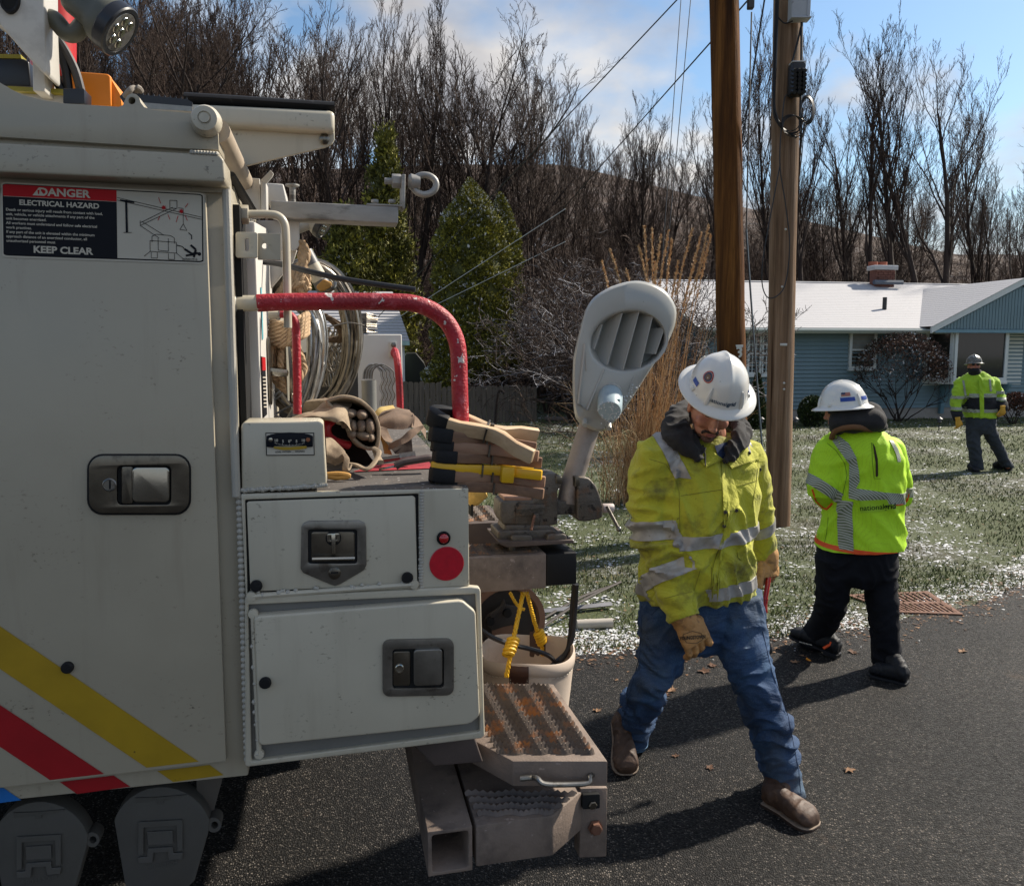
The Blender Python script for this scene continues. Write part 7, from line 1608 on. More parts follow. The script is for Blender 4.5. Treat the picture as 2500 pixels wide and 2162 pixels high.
sheet('pouch_belt', [[q3(950, 1084, .33), q3(980, 1068, .32), q3(1005, 1048, .33), q3(1035, 1038, .36)], [q3(948, 1100, .33), q3(975, 1088, .31), q3(1003, 1072, .32), q3(1034, 1044, .36)]], webM, pouch, .006, .004)
sheet('pouch_front', [[q3(938, 1075, .36), q3(970, 1080, .36), q3(1005, 1070, .36)], [q3(965, 1108, .34), q3(990, 1108, .34), q3(1008, 1104, .34)]], mat('pouch_dark', (.045, .032, .025), .9, bump=.4), pouch, .006, .003)
sheet('pouch_edge', [[q3(914, 1010, .42), q3(928, 996, .44), q3(960, 988, .5)], [q3(924, 1018, .40), q3(936, 1004, .42), q3(965, 996, .48)]], mat('yellow_brown_web', (.38, .27, .09), .85, bump=.4), pouch, .006, .003)
sheet('yellow_strap', [[q3(920, 1055, .36), q3(932, 1080, .36), q3(938, 1108, .36)], [q3(934, 1055, .36), q3(946, 1082, .36), q3(958, 1110, .36)]], MATS['yellow_brown_web'], pouch, .005, .002)
kn = thing('utility_knife', 'dark handled knife lying on the deck left of the clamps', 'knife', TT(*q3(1010, 1130, .22)))
TMB().tube(smoothpath([q3(965, 1138, .2), q3(985, 1128, .2), q3(1020, 1122, .2), q3(1050, 1118, .2), q3(1058, 1126, .2)], 4), .013, 10, flat=.7).obj('handle', mat('knife_handle', (.07, .05, .045), .55, bump=.2), kn); TMB().tube([q3(925, 1146, .2), q3(972, 1136, .2)], .006, 6, flat=.4).obj('blade', chrome, kn)
sc_ = thing('screwdriver', 'steel screwdriver lying across the deck behind the knife', 'screwdriver', TT(*q3(980, 1115, .3)))
TMB().tube([q3(930, 1122, .3), q3(975, 1116, .3)], .006, 8).obj('shaft', steelD, sc_); TMB().tube([q3(975, 1117, .3), q3(1014, 1111, .3)], .011, 8).obj('handle', steelM, sc_)
zt_ = zt + .0025; rs_ = TMB().add([onz(860, 1151, zt_), onz(1066, 1142, zt_), onz(1050, 1124, zt_), onz(930, 1133, zt_)], [(0, 1, 2, 3)]).obj('red_sheet', mat('red_grip', (.30, .02, .03), .7, var=.3, vs=30, bump=.5), truck, smooth=0)
lb = thing('leather_strap', 'small tan leather holster hanging over the gauge box edge', 'strap', TT(*q3(810, 1110, .12)))
TMB().tube(smoothpath([q3(799, 1158, .12), q3(825, 1156, .12), q3(848, 1159, .12), q3(850, 1163, .12), q3(825, 1166, .12), q3(800, 1163, .12)], 4), .0055, 8).obj('loop', hot, lb)

# things lying on the snow beside the road
def lying(name, p, q_, r, m_, lab, cat, n=8, mid=None):
    P = [p, q_] if mid is None else smoothpath([p, mid, q_], 6)
    o = MB(ID).tube(P, r, n).obj(name, m_, None, M=WT(p)); tag(o, lab, cat); return o
lying('conduit', gp(1408, 1524, .03), gp(1495, 1520, .03), .032, mat('pale_conduit', (.42, .38, .33), .7, var=.1, bump=.2), 'short pale conduit piece lying in the snow by the road', 'conduit', 12)
ch = MB(ID); a_, b_ = gp(1290, 1506, .0), gp(1492, 1484, .0)
ch.tube([a_ + V((0, 0, .03)), b_ + V((0, 0, .03))], .028, 4, flat=.6); ch = ch.obj('metal_channel', mat('channel_metal', (.20, .20, .21), .4, metal=.6, var=.2), None, M=WT(a_)); tag(ch, 'long metal channel lying in the snow behind the bucket', 'metal channel')
for i, (p, q_, l) in enumerate([((1290, 1562, .10), (1515, 1420, .35), 'lower'), ((1320, 1520, .12), (1510, 1425, .38), 'upper')]):
    P = gp(p[0], p[1]); Q_ = wp(q_[0], q_[1], P.y + .9); P.z = .02
    lying('cable_length', P, Q_, .010, mat('dark_cable', (.045, .035, .03), .6), '%s of the two dark cable lengths rising from the snow behind the bucket' % l, 'cable', 6, P.lerp(Q_, .5) + V((0, 0, .03)))
# ================================================================== people
def cap_(mb, p0, p1, r0, r1=None, fl=1.0, up=None, n=14):
    r1 = r1 if r1 is not None else r0; p0, p1 = V(p0), V(p1); d = p1 - p0; L_ = d.length or 1e-4; d = d / L_
    P, Rr = [], []
    for i in range(5):
        a = math.pi / 2 * i / 4; P.append(p0 - d * r0 * math.cos(a)); Rr.append(max(r0 * math.sin(a), r0 * .03))
    for i in range(1, 5): P.append(p0.lerp(p1, i / 5)); Rr.append(r0 + (r1 - r0) * i / 5)
    for i in range(5):
        a = math.pi / 2 * i / 4; P.append(p1 + d * r1 * math.sin(a)); Rr.append(max(r1 * math.cos(a), r1 * .03))
    return mb.tube(P, Rr, n, flat=fl, up=up)
def loft(mb, secs, n=28, pw=2.3):
    # secs: (center, half width vector, half depth vector)
    rg = []
    for c, u, w_ in secs:
        rg.append([V(c) + V(u) * math.copysign(abs(math.cos(a)) ** (2 / pw), math.cos(a)) + V(w_) * math.copysign(abs(math.sin(a)) ** (2 / pw), math.sin(a)) for a in (2 * math.pi * k / n for k in range(n))])
    return mb.rings(rg)
def remesh(mb, vox, smooth=4, fac=.5):
    me = bpy.data.meshes.new('tmp'); me.from_pydata(mb.v, [], mb.f)
    bm = bmesh.new(); bm.from_mesh(me); bmesh.ops.recalc_face_normals(bm, faces=bm.faces); bm.to_mesh(me); bm.free()
    o = bpy.data.objects.new('tmp', me); COL.objects.link(o)
    r_ = o.modifiers.new('r', 'REMESH'); r_.mode = 'VOXEL'; r_.voxel_size = vox
    if smooth: s_ = o.modifiers.new('s', 'SMOOTH'); s_.factor = fac; s_.iterations = smooth
    dg = bpy.context.evaluated_depsgraph_get(); out = bpy.data.meshes.new_from_object(o.evaluated_get(dg))
    COL.objects.unlink(o); bpy.data.objects.remove(o); bpy.data.meshes.remove(me)
    return out
def displace(me, fn):
    me.update(); nv = [v.normal.copy() for v in me.vertices]
    for v, n in zip(me.vertices, nv):
        d = fn(v.co, n)
        if isinstance(d, float) or isinstance(d, int): v.co += n * d
        else: v.co += d
    me.update(); return me
def emit(name, me, m_, parent, smooth=True):
    # me in world coordinates
    o_m = WM[parent.name]; me.transform(o_m.inverted()); me.materials.clear(); me.materials.append(m_)
    me.polygons.foreach_set('use_smooth', np.ones(len(me.polygons), dtype=bool)); me.name = name
    return reg(bpy.data.objects.new(name, me), o_m, parent)
def wr(p, ax, fa, fc, amp, sd=0.0, sharp=True):
    # folds running across the axis ax
    s = p.dot(ax); q = p - ax * s
    v_ = noise.noise(V((q.x * fc + sd, q.y * fc, s * fa + 1.6 * noise.noise(q * fc * 1.3 + V((sd, 0, 0))))))
    v2 = noise.noise(V((q.x * fc * 2 + sd, q.y * fc * 2, s * fa * 2.1)))
    r_ = max(0, 1 - 2.9 * abs(v_)) ** 1.25 if sharp else v_ * 1.5
    return amp * (1.05 * (r_ - .30) + .30 * v2)
def band(name, src, m_, parent, planes, off=.004, sel=None, thick=True):
    # a strip of cloth cut out of a garment by planes (point, direction kept) and laid just outside it
    bm = bmesh.new(); bm.from_mesh(src)
    if sel:
        kill = [f for f in bm.faces if not sel(f.calc_center_median())]; bmesh.ops.delete(bm, geom=kill, context='FACES')
    for co, no in planes:
        g = bm.verts[:] + bm.edges[:] + bm.faces[:]
        bmesh.ops.bisect_plane(bm, geom=g, plane_co=V(co), plane_no=-V(no), clear_outer=True)
    bm.normal_update()
    for v in bm.verts: v.co += v.normal * off
    if thick and bm.faces:
        ex_ = bmesh.ops.extrude_face_region(bm, geom=bm.faces[:]); vs = [g for g in ex_['geom'] if isinstance(g, bmesh.types.BMVert)]
        for v in vs: v.co -= v.normal * (off * .9)
        bmesh.ops.recalc_face_normals(bm, faces=bm.faces)
    me = bpy.data.meshes.new(name); bm.to_mesh(me); bm.free()
    if not len(me.polygons): return None
    o = emit(name, me, m_, parent); me.set_sharp_from_angle(angle=R(50)); return o
# --- cloth and skin
def hivis(name, c, dirt, amt=.6):
    m, t, b = new_mat(name)
    col = ramp(t, nzt(t, 5, 5, .6), [(.3, sc3(c, .82)), (.7, sc3(c, 1.12))])
    k = ramp(t, nzt(t, 6, 7, .68), [(.53, (0, 0, 0)), (.70, (amt,) * 3)]); col = mixc(t, k, col, dirt)
    k = ramp(t, nzt(t, 38, 5, .7), [(.66, (0, 0, 0)), (.71, (amt,) * 3)]); k2 = ramp(t, nzt(t, 4, 3, .6), [(.48, (0, 0, 0)), (.6, (1, 1, 1))])
    col = mixc(t, mixc(t, 1.0, k, k2, 'MULTIPLY'), col, (0.03, 0.028, 0.012))
    t.links.new(col, b.inputs['Base Color']); b.inputs['Roughness'].default_value = .82; b.inputs['Sheen Weight'].default_value = .15
    n_ = bumpn(t, b, nzt(t, 30, 5, .6), .7, .006); n_ = bumpn(t, b, nzt(t, 11, 7, .55, dist=1.2), .8, .02, n_); bumpn(t, b, nzt(t, 520, 2, .5), .35, .0008, n_); return m
jackM = hivis('hivis_jacket', (0.45, 0.445, 0.028), (0.13, 0.115, 0.022), .9)
vestM, t_, b_ = new_mat('hivis_mesh'); c_ = t_.nodes.new('ShaderNodeTexCoord'); vo = t_.nodes.new('ShaderNodeTexVoronoi'); vo.inputs['Scale'].default_value = 150; vo.inputs['Randomness'].default_value = .15
t_.links.new(c_.outputs['Object'], vo.inputs['Vector']); k = ramp(t_, vo.outputs['Distance'], [(.12, (0, 0, 0)), (.3, (1, 1, 1))])
t_.links.new(mixc(t_, k, (0.22, 0.40, 0.005), (0.46, 0.78, 0.012)), b_.inputs['Base Color']); b_.inputs['Roughness'].default_value = .7; n_ = bumpn(t_, b_, k, .5, .001); bumpn(t_, b_, nzt(t_, 22, 4), .5, .008, n_)
farM = hivis('hivis_far_jacket', (0.34, 0.55, 0.02), (0.2, 0.28, 0.03), .4)
refl, t_, b_ = new_mat('reflective_tape'); c_ = t_.nodes.new('ShaderNodeTexCoord'); col = ramp(t_, nzt(t_, 14, 5, .6), [(.35, (0.30, 0.29, 0.28)), (.65, (0.44, 0.43, 0.41))]); k = ramp(t_, nzt(t_, 30, 5, .7), [(.62, (0, 0, 0)), (.7, (.7, .7, .7))])
t_.links.new(mixc(t_, k, col, (.10, .09, .07)), b_.inputs['Base Color']); b_.inputs['Roughness'].default_value = .45; b_.inputs['Metallic'].default_value = .15; bumpn(t_, b_, nzt(t_, 60, 4), .4, .003)
refl2, t_, b_ = new_mat('segmented_tape'); c_ = t_.nodes.new('ShaderNodeTexCoord'); wv_ = t_.nodes.new('ShaderNodeTexWave'); wv_.inputs['Scale'].default_value = 42; wv_.wave_type = 'BANDS'; wv_.bands_direction = 'DIAGONAL'
t_.links.new(c_.outputs['Object'], wv_.inputs['Vector']); t_.links.new(ramp(t_, wv_.outputs['Fac'], [(.25, (.09, .13, .05)), (.5, (.42, .43, .38))]), b_.inputs['Base Color']); b_.inputs['Roughness'].default_value = .5
def denim_mat():
    m, t, b = new_mat('denim')
    c = t.nodes.new('ShaderNodeTexCoord')
    col = ramp(t, nzt(t, 4, 6, .65), [(.32, (0.006, 0.022, 0.068)), (.55, (0.015, 0.052, 0.135)), (.75, (0.05, 0.115, 0.21))])
    k = ramp(t, nzt(t, 3.2, 4, .6), [(.52, (0, 0, 0)), (.70, (.5, .5, .5))]); col = mixc(t, k, col, (0.09, 0.095, 0.075))
    w = nzt(t, 260, 2, .6, stretch=(3, 3, .35)); k = ramp(t, w, [(.45, (0, 0, 0)), (.75, (.35, .35, .35))]); col = mixc(t, k, col, (0.14, 0.22, 0.32))
    t.links.new(col, b.inputs['Base Color']); b.inputs['Roughness'].default_value = .85; n = bumpn(t, b, nzt(t, 26, 5, .6), .7, .006); n = bumpn(t, b, nzt(t, 10, 7, .55, stretch=(.6, .6, 1.6), dist=1.5), .8, .018, n); bumpn(t, b, w, .4, .001, n); return m
denim = denim_mat()
blackT = mat('black_trousers', (0.007, 0.008, 0.012), .85, var=.3, vs=10, bump=.5, bs=60, bd=.004, spec=.2)
greyT = mat('slate_trousers', (0.025, 0.033, 0.045), .85, var=.3, vs=10, bump=.4, bs=40, bd=.004)
hoodM = mat('charcoal_fleece', (0.018, 0.017, 0.018), .92, var=.2, vs=20, bump=.7, bs=160, bd=.002, sheen=.05)
navyM = mat('navy_cloth', (0.008, 0.009, 0.013), .9, var=.3, bump=.4, bs=100)
skinM, t_, b_ = new_mat('skin'); col = ramp(t_, nzt(t_, 22, 4, .6), [(.3, (0.32, 0.135, 0.085)), (.55, (0.46, 0.215, 0.14)), (.75, (0.50, 0.25, 0.17))]); k = ramp(t_, nzt(t_, 9, 2), [(.45, (0, 0, 0)), (.7, (.55, .55, .55))])
t_.links.new(mixc(t_, k, col, (0.42, 0.10, 0.07)), b_.inputs['Base Color']); b_.inputs['Roughness'].default_value = .5; b_.inputs['Subsurface Weight'].default_value = .12; b_.inputs['Subsurface Radius'].default_value = (.01, .004, .002); bumpn(t_, b_, nzt(t_, 300, 3), .25, .0008)
hairM = mat('dark_hair', (0.030, 0.018, 0.012), .7, var=.4, vs=300, bump=.8, bs=900, bd=.001)
stubM = mat('stubble', (0.11, 0.055, 0.038), .7, var=.45, vs=220, bump=.5, bs=900)
lipM = mat('lip', (0.34, 0.11, 0.09), .45, bump=.1)
shellW = mat('helmet_shell', (0.66, 0.65, 0.61), .22, var=.03, vs=4, bump=0, coat=.5, c3=(.30, .27, .22), lo3=.70, hi3=.74, s3=55)
bootM = mat('boot_leather', (0.065, 0.034, 0.020), .62, var=.35, vs=18, c2=(0.15, 0.085, 0.05), lo=.55, hi=.7, s2=22, bump=.6, bs=70, bd=.003)
soleM = mat('boot_sole', (0.028, 0.014, 0.009), .7, bump=.3); weltM = mat('boot_welt', (0.26, 0.20, 0.15), .8, var=.2, vs=90, bump=.5, bs=250)
oraM = mat('orange_binding', (0.80, 0.09, 0.01), .6, bump=.1); bshoe = mat('black_boot', (0.010, 0.011, 0.014), .6, var=.3, bump=.4, bs=90, spec=.3)
blueR = mat('blue_reflective', (0.01, 0.05, 0.30), .35, bump=0)

def helmet(root, c, up_, fw_, dec=(), s=1.0, low=False, shell=None):
    shell = shell or shellW
    z = V(up_).normalized(); y = V(fw_); y = (y - z * y.dot(z)).normalized(); x = y.cross(z)
    # local: x right of the wearer, y front, z up
    X = Matrix.Translation(V(c)) @ Matrix((x, y, z)).transposed().to_4x4() @ Matrix.Scale(s, 4)
    def shape(k, h, a):
        # ring at profile position k (radius factor) and height h, angle a
        rx, ry = .112, .132
        px_, py_ = rx * k * math.cos(a), ry * k * math.sin(a); zz = h
        crest = math.exp(-(px_ / .011) ** 2) * (.0085 if k < .93 else 0) * min(1, max(0, (h - .035) / .03)); side = 0
        return V((px_, py_, zz + crest))
    prof = [(.02, .136), (.15, .1345), (.30, .130), (.45, .1215), (.58, .110), (.70, .096), (.80, .080), (.88, .060), (.94, .038), (.975, .018), (.995, .006)]
    n = 72; mb = MB(X); rg = [[shape(k, h, 2 * math.pi * j / n) for j in range(n)] for k, h in prof]
    def brim(k, h, j):
        a = 2 * math.pi * j / n; ex_ = .150 if not low else .135; ey = .168 if math.sin(a) > 0 else .160
        t = k; rx = .112 + (ex_ - .112) * t; ry = .132 + (ey - .132) * t; droop = -.014 * t - .006 * t * abs(math.cos(a)) * -1.0
        return V((rx * math.cos(a), ry * math.sin(a), h + droop))
    rg += [[brim(.06, .003, j) for j in range(n)], [brim(.5, .002, j) for j in range(n)], [brim(.94, .000, j) for j in range(n)], [brim(1.0, -.003, j) for j in range(n)], [brim(.96, -.006, j) for j in range(n)], [brim(.4, -.003, j) for j in range(n)], [brim(-.05, -.004, j) for j in range(n)]]
    rg += [[shape(k * .955, h - .006, 2 * math.pi * j / n) for j in range(n)] for k, h in prof[::-1] if k < .96]
    h_ = mb.rings(rg).obj('hard_hat', shell, root, smooth=70)
    # side ribs and accessory slots
    for a_ in (55, 125, 235, 305):
        ar = R(a_); P = []
        for k, h in ((.995, .004), (.975, .022), (.93, .046), (.87, .066)):
            q = shape(k, h, ar); P.append(q + q.normalized() * .002)
        MB(X).tube(P, [.008, .0085, .007, .003], 8).obj('rib', shell, h_)
    for a_ in (18, 162):
        q = shape(.99, .012, R(a_)); MB(X).box(q.x - .006, q.x + .006, q.y - .008, q.y + .008, .006, .022).obj('slot_lug', shell, h_, bevel=.002); 
    def on(xx, zz, side=1, o=.0016):
        # point on the front (side=1) or back of the shell at local x and height z
        k = np.interp(zz, [p[1] for p in prof[::-1]], [p[0] for p in prof[::-1]]); ry = .132 * k; rx = .112 * k
        s_ = max(1 - (xx / rx) ** 2, 0); return V((xx, side * ry * math.sqrt(s_), zz + (0))) + V((xx / rx * .5, side, .2)).normalized() * o
    def ona(a, zz, o=.0018):
        k = np.interp(zz, [p[1] for p in prof[::-1]], [p[0] for p in prof[::-1]]); return V((.112 * k * math.cos(a), .132 * k * math.sin(a), zz)) + V((math.cos(a), math.sin(a), .35)).normalized() * o
    return h_, X, on, ona, shell
def hpatch(h_, X, ona, a0, a1, z0, z1, m_, name, o=.0018, na=8, nz_=4):
    vs = [ona(R(a0 + (a1 - a0) * i / na), z0 + (z1 - z0) * j / nz_, o) for j in range(nz_ + 1) for i in range(na + 1)]; w = na + 1
    return MB(X).add(vs, [(j * w + i, j * w + i + 1, (j + 1) * w + i + 1, (j + 1) * w + i) for j in range(nz_) for i in range(na)]).obj(name, m_, h_)
def headmesh(mb, X, face=True):
    # X: frame with z up, y front, x right (wearer); origin at brow centre
    b = lambda c, r: mb_ball(mb, X, c, r)
    b((0, -.015, .02), (.078, .098, .085)); b((0, .0, -.045), (.071, .086, .075)); b((0, .030, -.095), (.052, .052, .042)); b((0, .060, -.118), (.026, .022, .020))
    b((0, .086, -.038), (.013, .020, .030)); b((0, .101, -.053), (.013, .014, .012)); b((.011, .092, -.057), (.008, .010, .008)); b((-.011, .092, -.057), (.008, .010, .008))
    b((0, .078, -.083), (.024, .014, .009)); b((0, .074, -.094), (.020, .014, .008)); b((.038, .055, -.05), (.026, .026, .026)); b((-.038, .055, -.05), (.026, .026, .026))
    b((0, .070, .002), (.062, .022, .014)); b((.080, -.01, -.035), (.008, .020, .032)); b((-.080, -.01, -.035), (.008, .020, .032))
def mb_ball(mb, X, c, r):
    t = MB(); t.ball((0, 0, 0), r, n=12); mb.add([X @ (p + V(c)) for p in t.v], t.f)
def hand(root, name, wrist, knuck, side_v, palm_n, curl, m_, s=1.0, thumb=1, tdir=None, grip=False):
    # wrist/knuckle centre points (world), side_v across the knuckles, palm_n direction the palm faces
    mb = MB(); W_, K_ = V(wrist), V(knuck); d = (K_ - W_).normalized(); sv = V(side_v); sv = (sv - d * sv.dot(d)).normalized(); pn = V(palm_n); pn = (pn - d * pn.dot(d) - sv * pn.dot(sv)).normalized()
    loft(mb, [(W_ - d * .05 * s, sv * .036 * s, pn * .028 * s), (W_, sv * .034 * s, pn * .025 * s), (W_.lerp(K_, .5), sv * .044 * s, pn * .024 * s), (K_ - d * .01, sv * .047 * s, pn * .019 * s), (K_ + d * .006, sv * .044 * s, pn * .014 * s)], 20, 2.4)
    for i, (o_, ln, r) in enumerate(((-.034, .074, .0105), (-.0115, .086, .0115), (.0115, .082, .0115), (.034, .068, .0105))):
        p = K_ + sv * o_ * s * 1.02 - d * .012; dd = d.copy(); a = curl * (1 + .06 * i); L3 = (.42, .32, .26)
        for j in range(3):
            dd = (dd * math.cos(a * (.55 if j == 0 else 1)) + pn * math.sin(a * (.55 if j == 0 else 1))).normalized(); pn2 = pn
            q = p + dd * ln * L3[j] * s * (1.15 if j == 0 else 1); cap_(mb, p, q, r * s, r * s * .93, n=12); p = q
    tb = W_.lerp(K_, .30) + sv * thumb * .036 * s; td = V(tdir) if tdir else (d * .75 + sv * thumb * .55 + pn * .35); td.normalize()
    t1 = tb + td * .040 * s; t2 = t1 + (td + d * .35).normalized() * .034 * s; cap_(mb, W_.lerp(K_, .15) + sv * thumb * .02 * s, tb, .017 * s, .0165 * s); cap_(mb, tb, t1, .0155 * s, .0135 * s); cap_(mb, t1, t2, .0132 * s, .0115 * s)
    me = remesh(mb, .0026, 3); displace(me, lambda p, n: wr(p, d, 60, 30, .0012, 3.0))
    return emit(name, me, m_, root)
def boot(root, toe, heel, top, m_, shaft=.052, wid=.050, name='boot', sole=True, len_=1.0, welt=None):
    toe, heel, top = V(toe), V(heel), V(top); d = (toe - heel); L_ = d.length; d.normalize(); z = V((0, 0, 1)); z = (z - d * d.z).normalized(); s = d.cross(z); B = lambda t, h: heel + d * L_ * t + z * h
    b_ = root if not sole else None
    mb = MB(); secs = []
    for t, w_, h0, h1 in ((.0, .030, .02, .07), (.06, .034, .012, .10), (.25, .036, .012, .105), (.42, .038, .012, .095), (.60, .047, .012, .086), (.78, .052, .012, .078), (.90, .049, .012, .070), (.97, .040, .012, .056), (1.0, .024, .014, .040)):
        k = wid / .050; secs.append((B(t, (h0 + h1) / 2), s * w_ * k, z * (h1 - h0) / 2))
    loft(mb, secs, 22, 2.5); cap_(mb, B(.15, .06), B(.17, .10).lerp(top, .4), .043 * wid / .05, shaft * .9); cap_(mb, B(.17, .10).lerp(top, .4), top, shaft * .9, shaft)
    me = remesh(mb, .0045, 4); displace(me, lambda p, n: wr(p, d, 26, 14, .0032, 7.0)); o = emit(name, me, m_, root)
    pts = []
    prof = ((.0, .030), (.03, .036), (.25, .037), (.42, .039), (.60, .049), (.78, .055), (.90, .052), (.97, .042), (1.015, .022))
    pts = [(t, w_ * wid / .05) for t, w_ in prof] + [(t, -w_ * wid / .05) for t, w_ in prof[::-1]]
    def slab(nm, h0, h1, mm_, gr=0):
        q = MB(ID); n = len(pts); lo = [B(t + (.006 if t > .5 else -.006) * gr, h0) + s * w_ * (1 + .04 * gr) for t, w_ in pts]; hi = [B(t + (.006 if t > .5 else -.006) * gr, h1) + s * w_ * (1 + .04 * gr) for t, w_ in pts]
        q.add(lo + hi, [tuple(range(n)), tuple(range(2 * n - 1, n - 1, -1))] + [(i, i + n, (i + 1) % n + n, (i + 1) % n) for i in range(n)]); return q.obj(nm, mm_, o, bevel=.0015, seg=1)
    slab('sole', .0, .013, soleM if m_ is bootM else bshoe, 1)
    if welt: slab('welt', .0135, .0165, welt, .8)
    MB(ID).add([B(t, h) + s * w_ for h in (-.012, .0) for t, w_ in ((0, .033), (.27, .036), (.27, -.036), (0, -.033))], [(0, 1, 2, 3), (7, 6, 5, 4), (0, 4, 5, 1), (1, 5, 6, 2), (2, 6, 7, 3), (3, 7, 4, 0)]).obj('heel', soleM if m_ is bootM else bshoe, o)
    return o

# ---------------------------------------------------------------- worker 1: walking towards the camera, head bowed
Y0 = 3.12
K1 = lambda Y: 1 / ppm(Y)
w1 = thing('person', 'worker in stained yellow jacket and jeans walking toward the camera with head bowed', 'person', WT(gp(1700, 1930)))
P1 = lambda x, y, Y=Y0: wp(x, y, Y)
# jacket
ux, uy, uz = V((1, 0, 0)), V((0, 1, 0)), V((0, 0, 1))
jm = MB(); k = K1(Y0)
yawv = V((.985, .17, 0)); dep = V((-.17, .985, 0))
def sec(x, y, hw, hd, Y=Y0, tilt=0): return (P1(x, y, Y), (yawv + uz * tilt) * hw * k, dep * hd)
loft(jm, [sec(1742, 1062, 52, .08, 3.14), sec(1738, 1078, 82, .105, 3.14), sec(1728, 1098, 108, .125, 3.14, -.04), sec(1722, 1130, 132, .145, 3.13, -.05), sec(1716, 1180, 132, .160, 3.12), sec(1716, 1240, 134, .170, 3.10), sec(1712, 1300, 126, .172, 3.10), sec(1706, 1350, 132, .178, 3.10), sec(1702, 1400, 140, .185, 3.11), sec(1702, 1432, 142, .185, 3.12, .03), sec(1704, 1450, 138, .180, 3.13, .06)], 40, 2.35)
aL0, aL1, aL2 = P1(1600, 1130, 3.10), P1(1596, 1310, 3.06), P1(1668, 1490, 2.93)
aR0, aR1, aR2 = P1(1822, 1120, 3.18), P1(1850, 1245, 3.26), P1(1866, 1350, 3.30)
cap_(jm, aL0, aL1, .099, .088, n=20); cap_(jm, aL1, aL2, .087, .066, n=20); cap_(jm, P1(1640, 1112, 3.12), aL0, .09, .098, n=18)
cap_(jm, aR0, aR1, .080, .068, n=20); cap_(jm, aR1, aR2, .067, .052, n=20); cap_(jm, P1(1790, 1112, 3.16), aR0, .075, .080, n=18)
def cut(me, planes):
    bm = bmesh.new(); bm.from_mesh(me)
    for co, no, sel in planes:
        fs_ = [f for f in bm.faces if sel(f.calc_center_median())]; vs_ = {v for f in fs_ for v in f.verts}; es_ = {e for f in fs_ for e in f.edges}
        bmesh.ops.bisect_plane(bm, geom=list(vs_) + list(es_) + fs_, plane_co=V(co), plane_no=-V(no), clear_outer=True)
    bm.to_mesh(me); bm.free(); return me
def armdist(p, a, b): t = max(0, min(1, (p - a).dot(b - a) / (b - a).length_squared)); return (p - a.lerp(b, t)).length
def jfold(p, n):
    dl = min(armdist(p, aL0, aL1), armdist(p, aL1, aL2)); dr = min(armdist(p, aR0, aR1), armdist(p, aR1, aR2)); v_ = 0
    if dl < .125 and p.x < P1(1668, 1200).x: ax = (aL2 - aL0).normalized(); v_ = wr(p, ax, 15, 5, .017, 1) * (1.2 if armdist(p, aL1, aL1 + ux * .001) < .16 else .75)
    elif dr < .11 and p.x > P1(1822, 1200).x: ax = (aR2 - aR0).normalized(); v_ = wr(p, ax, 14, 5, .005, 5)
    else:
        v_ = wr(p, V((.25, 0, .97)).normalized(), 8, 5, .011, 9) + wr(p, V((.9, .1, .3)).normalized(), 7, 2.5, .010, 2)
    return v_ * 1.5
jk = remesh(jm, .0075, 5); displace(jk, jfold)
d12 = (aL2 - aL1).normalized(); dr12 = (aR2 - aR1).normalized()
hemz = P1(1700, 1462, 3.0).z
cut(jk, [(aL2 + d12 * .03, -d12, lambda c: armdist(c, aL1.lerp(aL2, .6), aL2 + d12 * .12) < .12 and c.z < aL1.z - .1 and c.y < 3.10), (aR2 + dr12 * .02, -dr12, lambda c: armdist(c, aR1.lerp(aR2, .5), aR2 + dr12 * .1) < .10 and c.x > P1(1840, 1300, 3.3).x)])
jsrc = jk.copy()
jkt = emit('jacket', jk, jackM, w1); 
sm_ = jkt.modifiers.new('thickness', 'SOLIDIFY'); sm_.thickness = .004; sm_.offset = -1
torso_sel = lambda c: not (min(armdist(c, aL0, aL1), armdist(c, aL1, aL2)) < .118 and c.x < P1(1662, 1300, 3.05).x) and not (min(armdist(c, aR0, aR1), armdist(c, aR1, aR2)) < .10 and c.x > P1(1838, 1200, 3.2).x) and armdist(c, aL1, aL2) > .11
la_sel = lambda c: min(armdist(c, aL0, aL1), armdist(c, aL1, aL2)) < .135 and (c.x < P1(1660, 1200, 3.05).x or c.y < 3.0)
ra_sel = lambda c: min(armdist(c, aR0, aR1), armdist(c, aR1, aR2)) < .115 and c.x > P1(1828, 1200, 3.2).x
def zband(name, y0, y1, tilt, sel, src=None, m_=refl, root=jkt, off=.0045, Yb=2.95, xc=1710):
    n_ = V((tilt, 0, 1)).normalized(); return band(name, src or jsrc, m_, root, [(P1(xc, y0, Yb), -n_), (P1(xc, y1, Yb), n_)], off, sel)
zband('reflective_band', 1306, 1338, -.10, torso_sel, xc=1700); zband('reflective_band', 1432, 1464, -.10, torso_sel, xc=1745)
def aband(y0, y1, a_, b_, sel, tl=(0, 0, 0)):
    ax = ((b_ - a_).normalized() + V(tl)).normalized(); band('reflective_band', jsrc, refl, jkt, [(a_.lerp(b_, y0), ax), (a_.lerp(b_, y1), -ax)], .0045, sel)
aband(.76, 1.02, aL0, aL1, la_sel, (.12, 0, -.05)); aband(.40, .60, aL1, aL2, la_sel)
aband(.28, .50, aR1, aR2, ra_sel, (.25, 0, 0)); 
sv_ = V((.93, 0, .36)).normalized()
band('shoulder_band', jsrc, refl, jkt, [(P1(1622, 1110, 3.0), V((.90, 0, .42))), (P1(1652, 1095, 3.0), V((-.90, 0, -.42))), (P1(1650, 1165, 3.0), V((0, 0, 1)))], .0045, lambda c: c.z > P1(1650, 1172, 3.0).z and c.x < P1(1725, 1100).x)
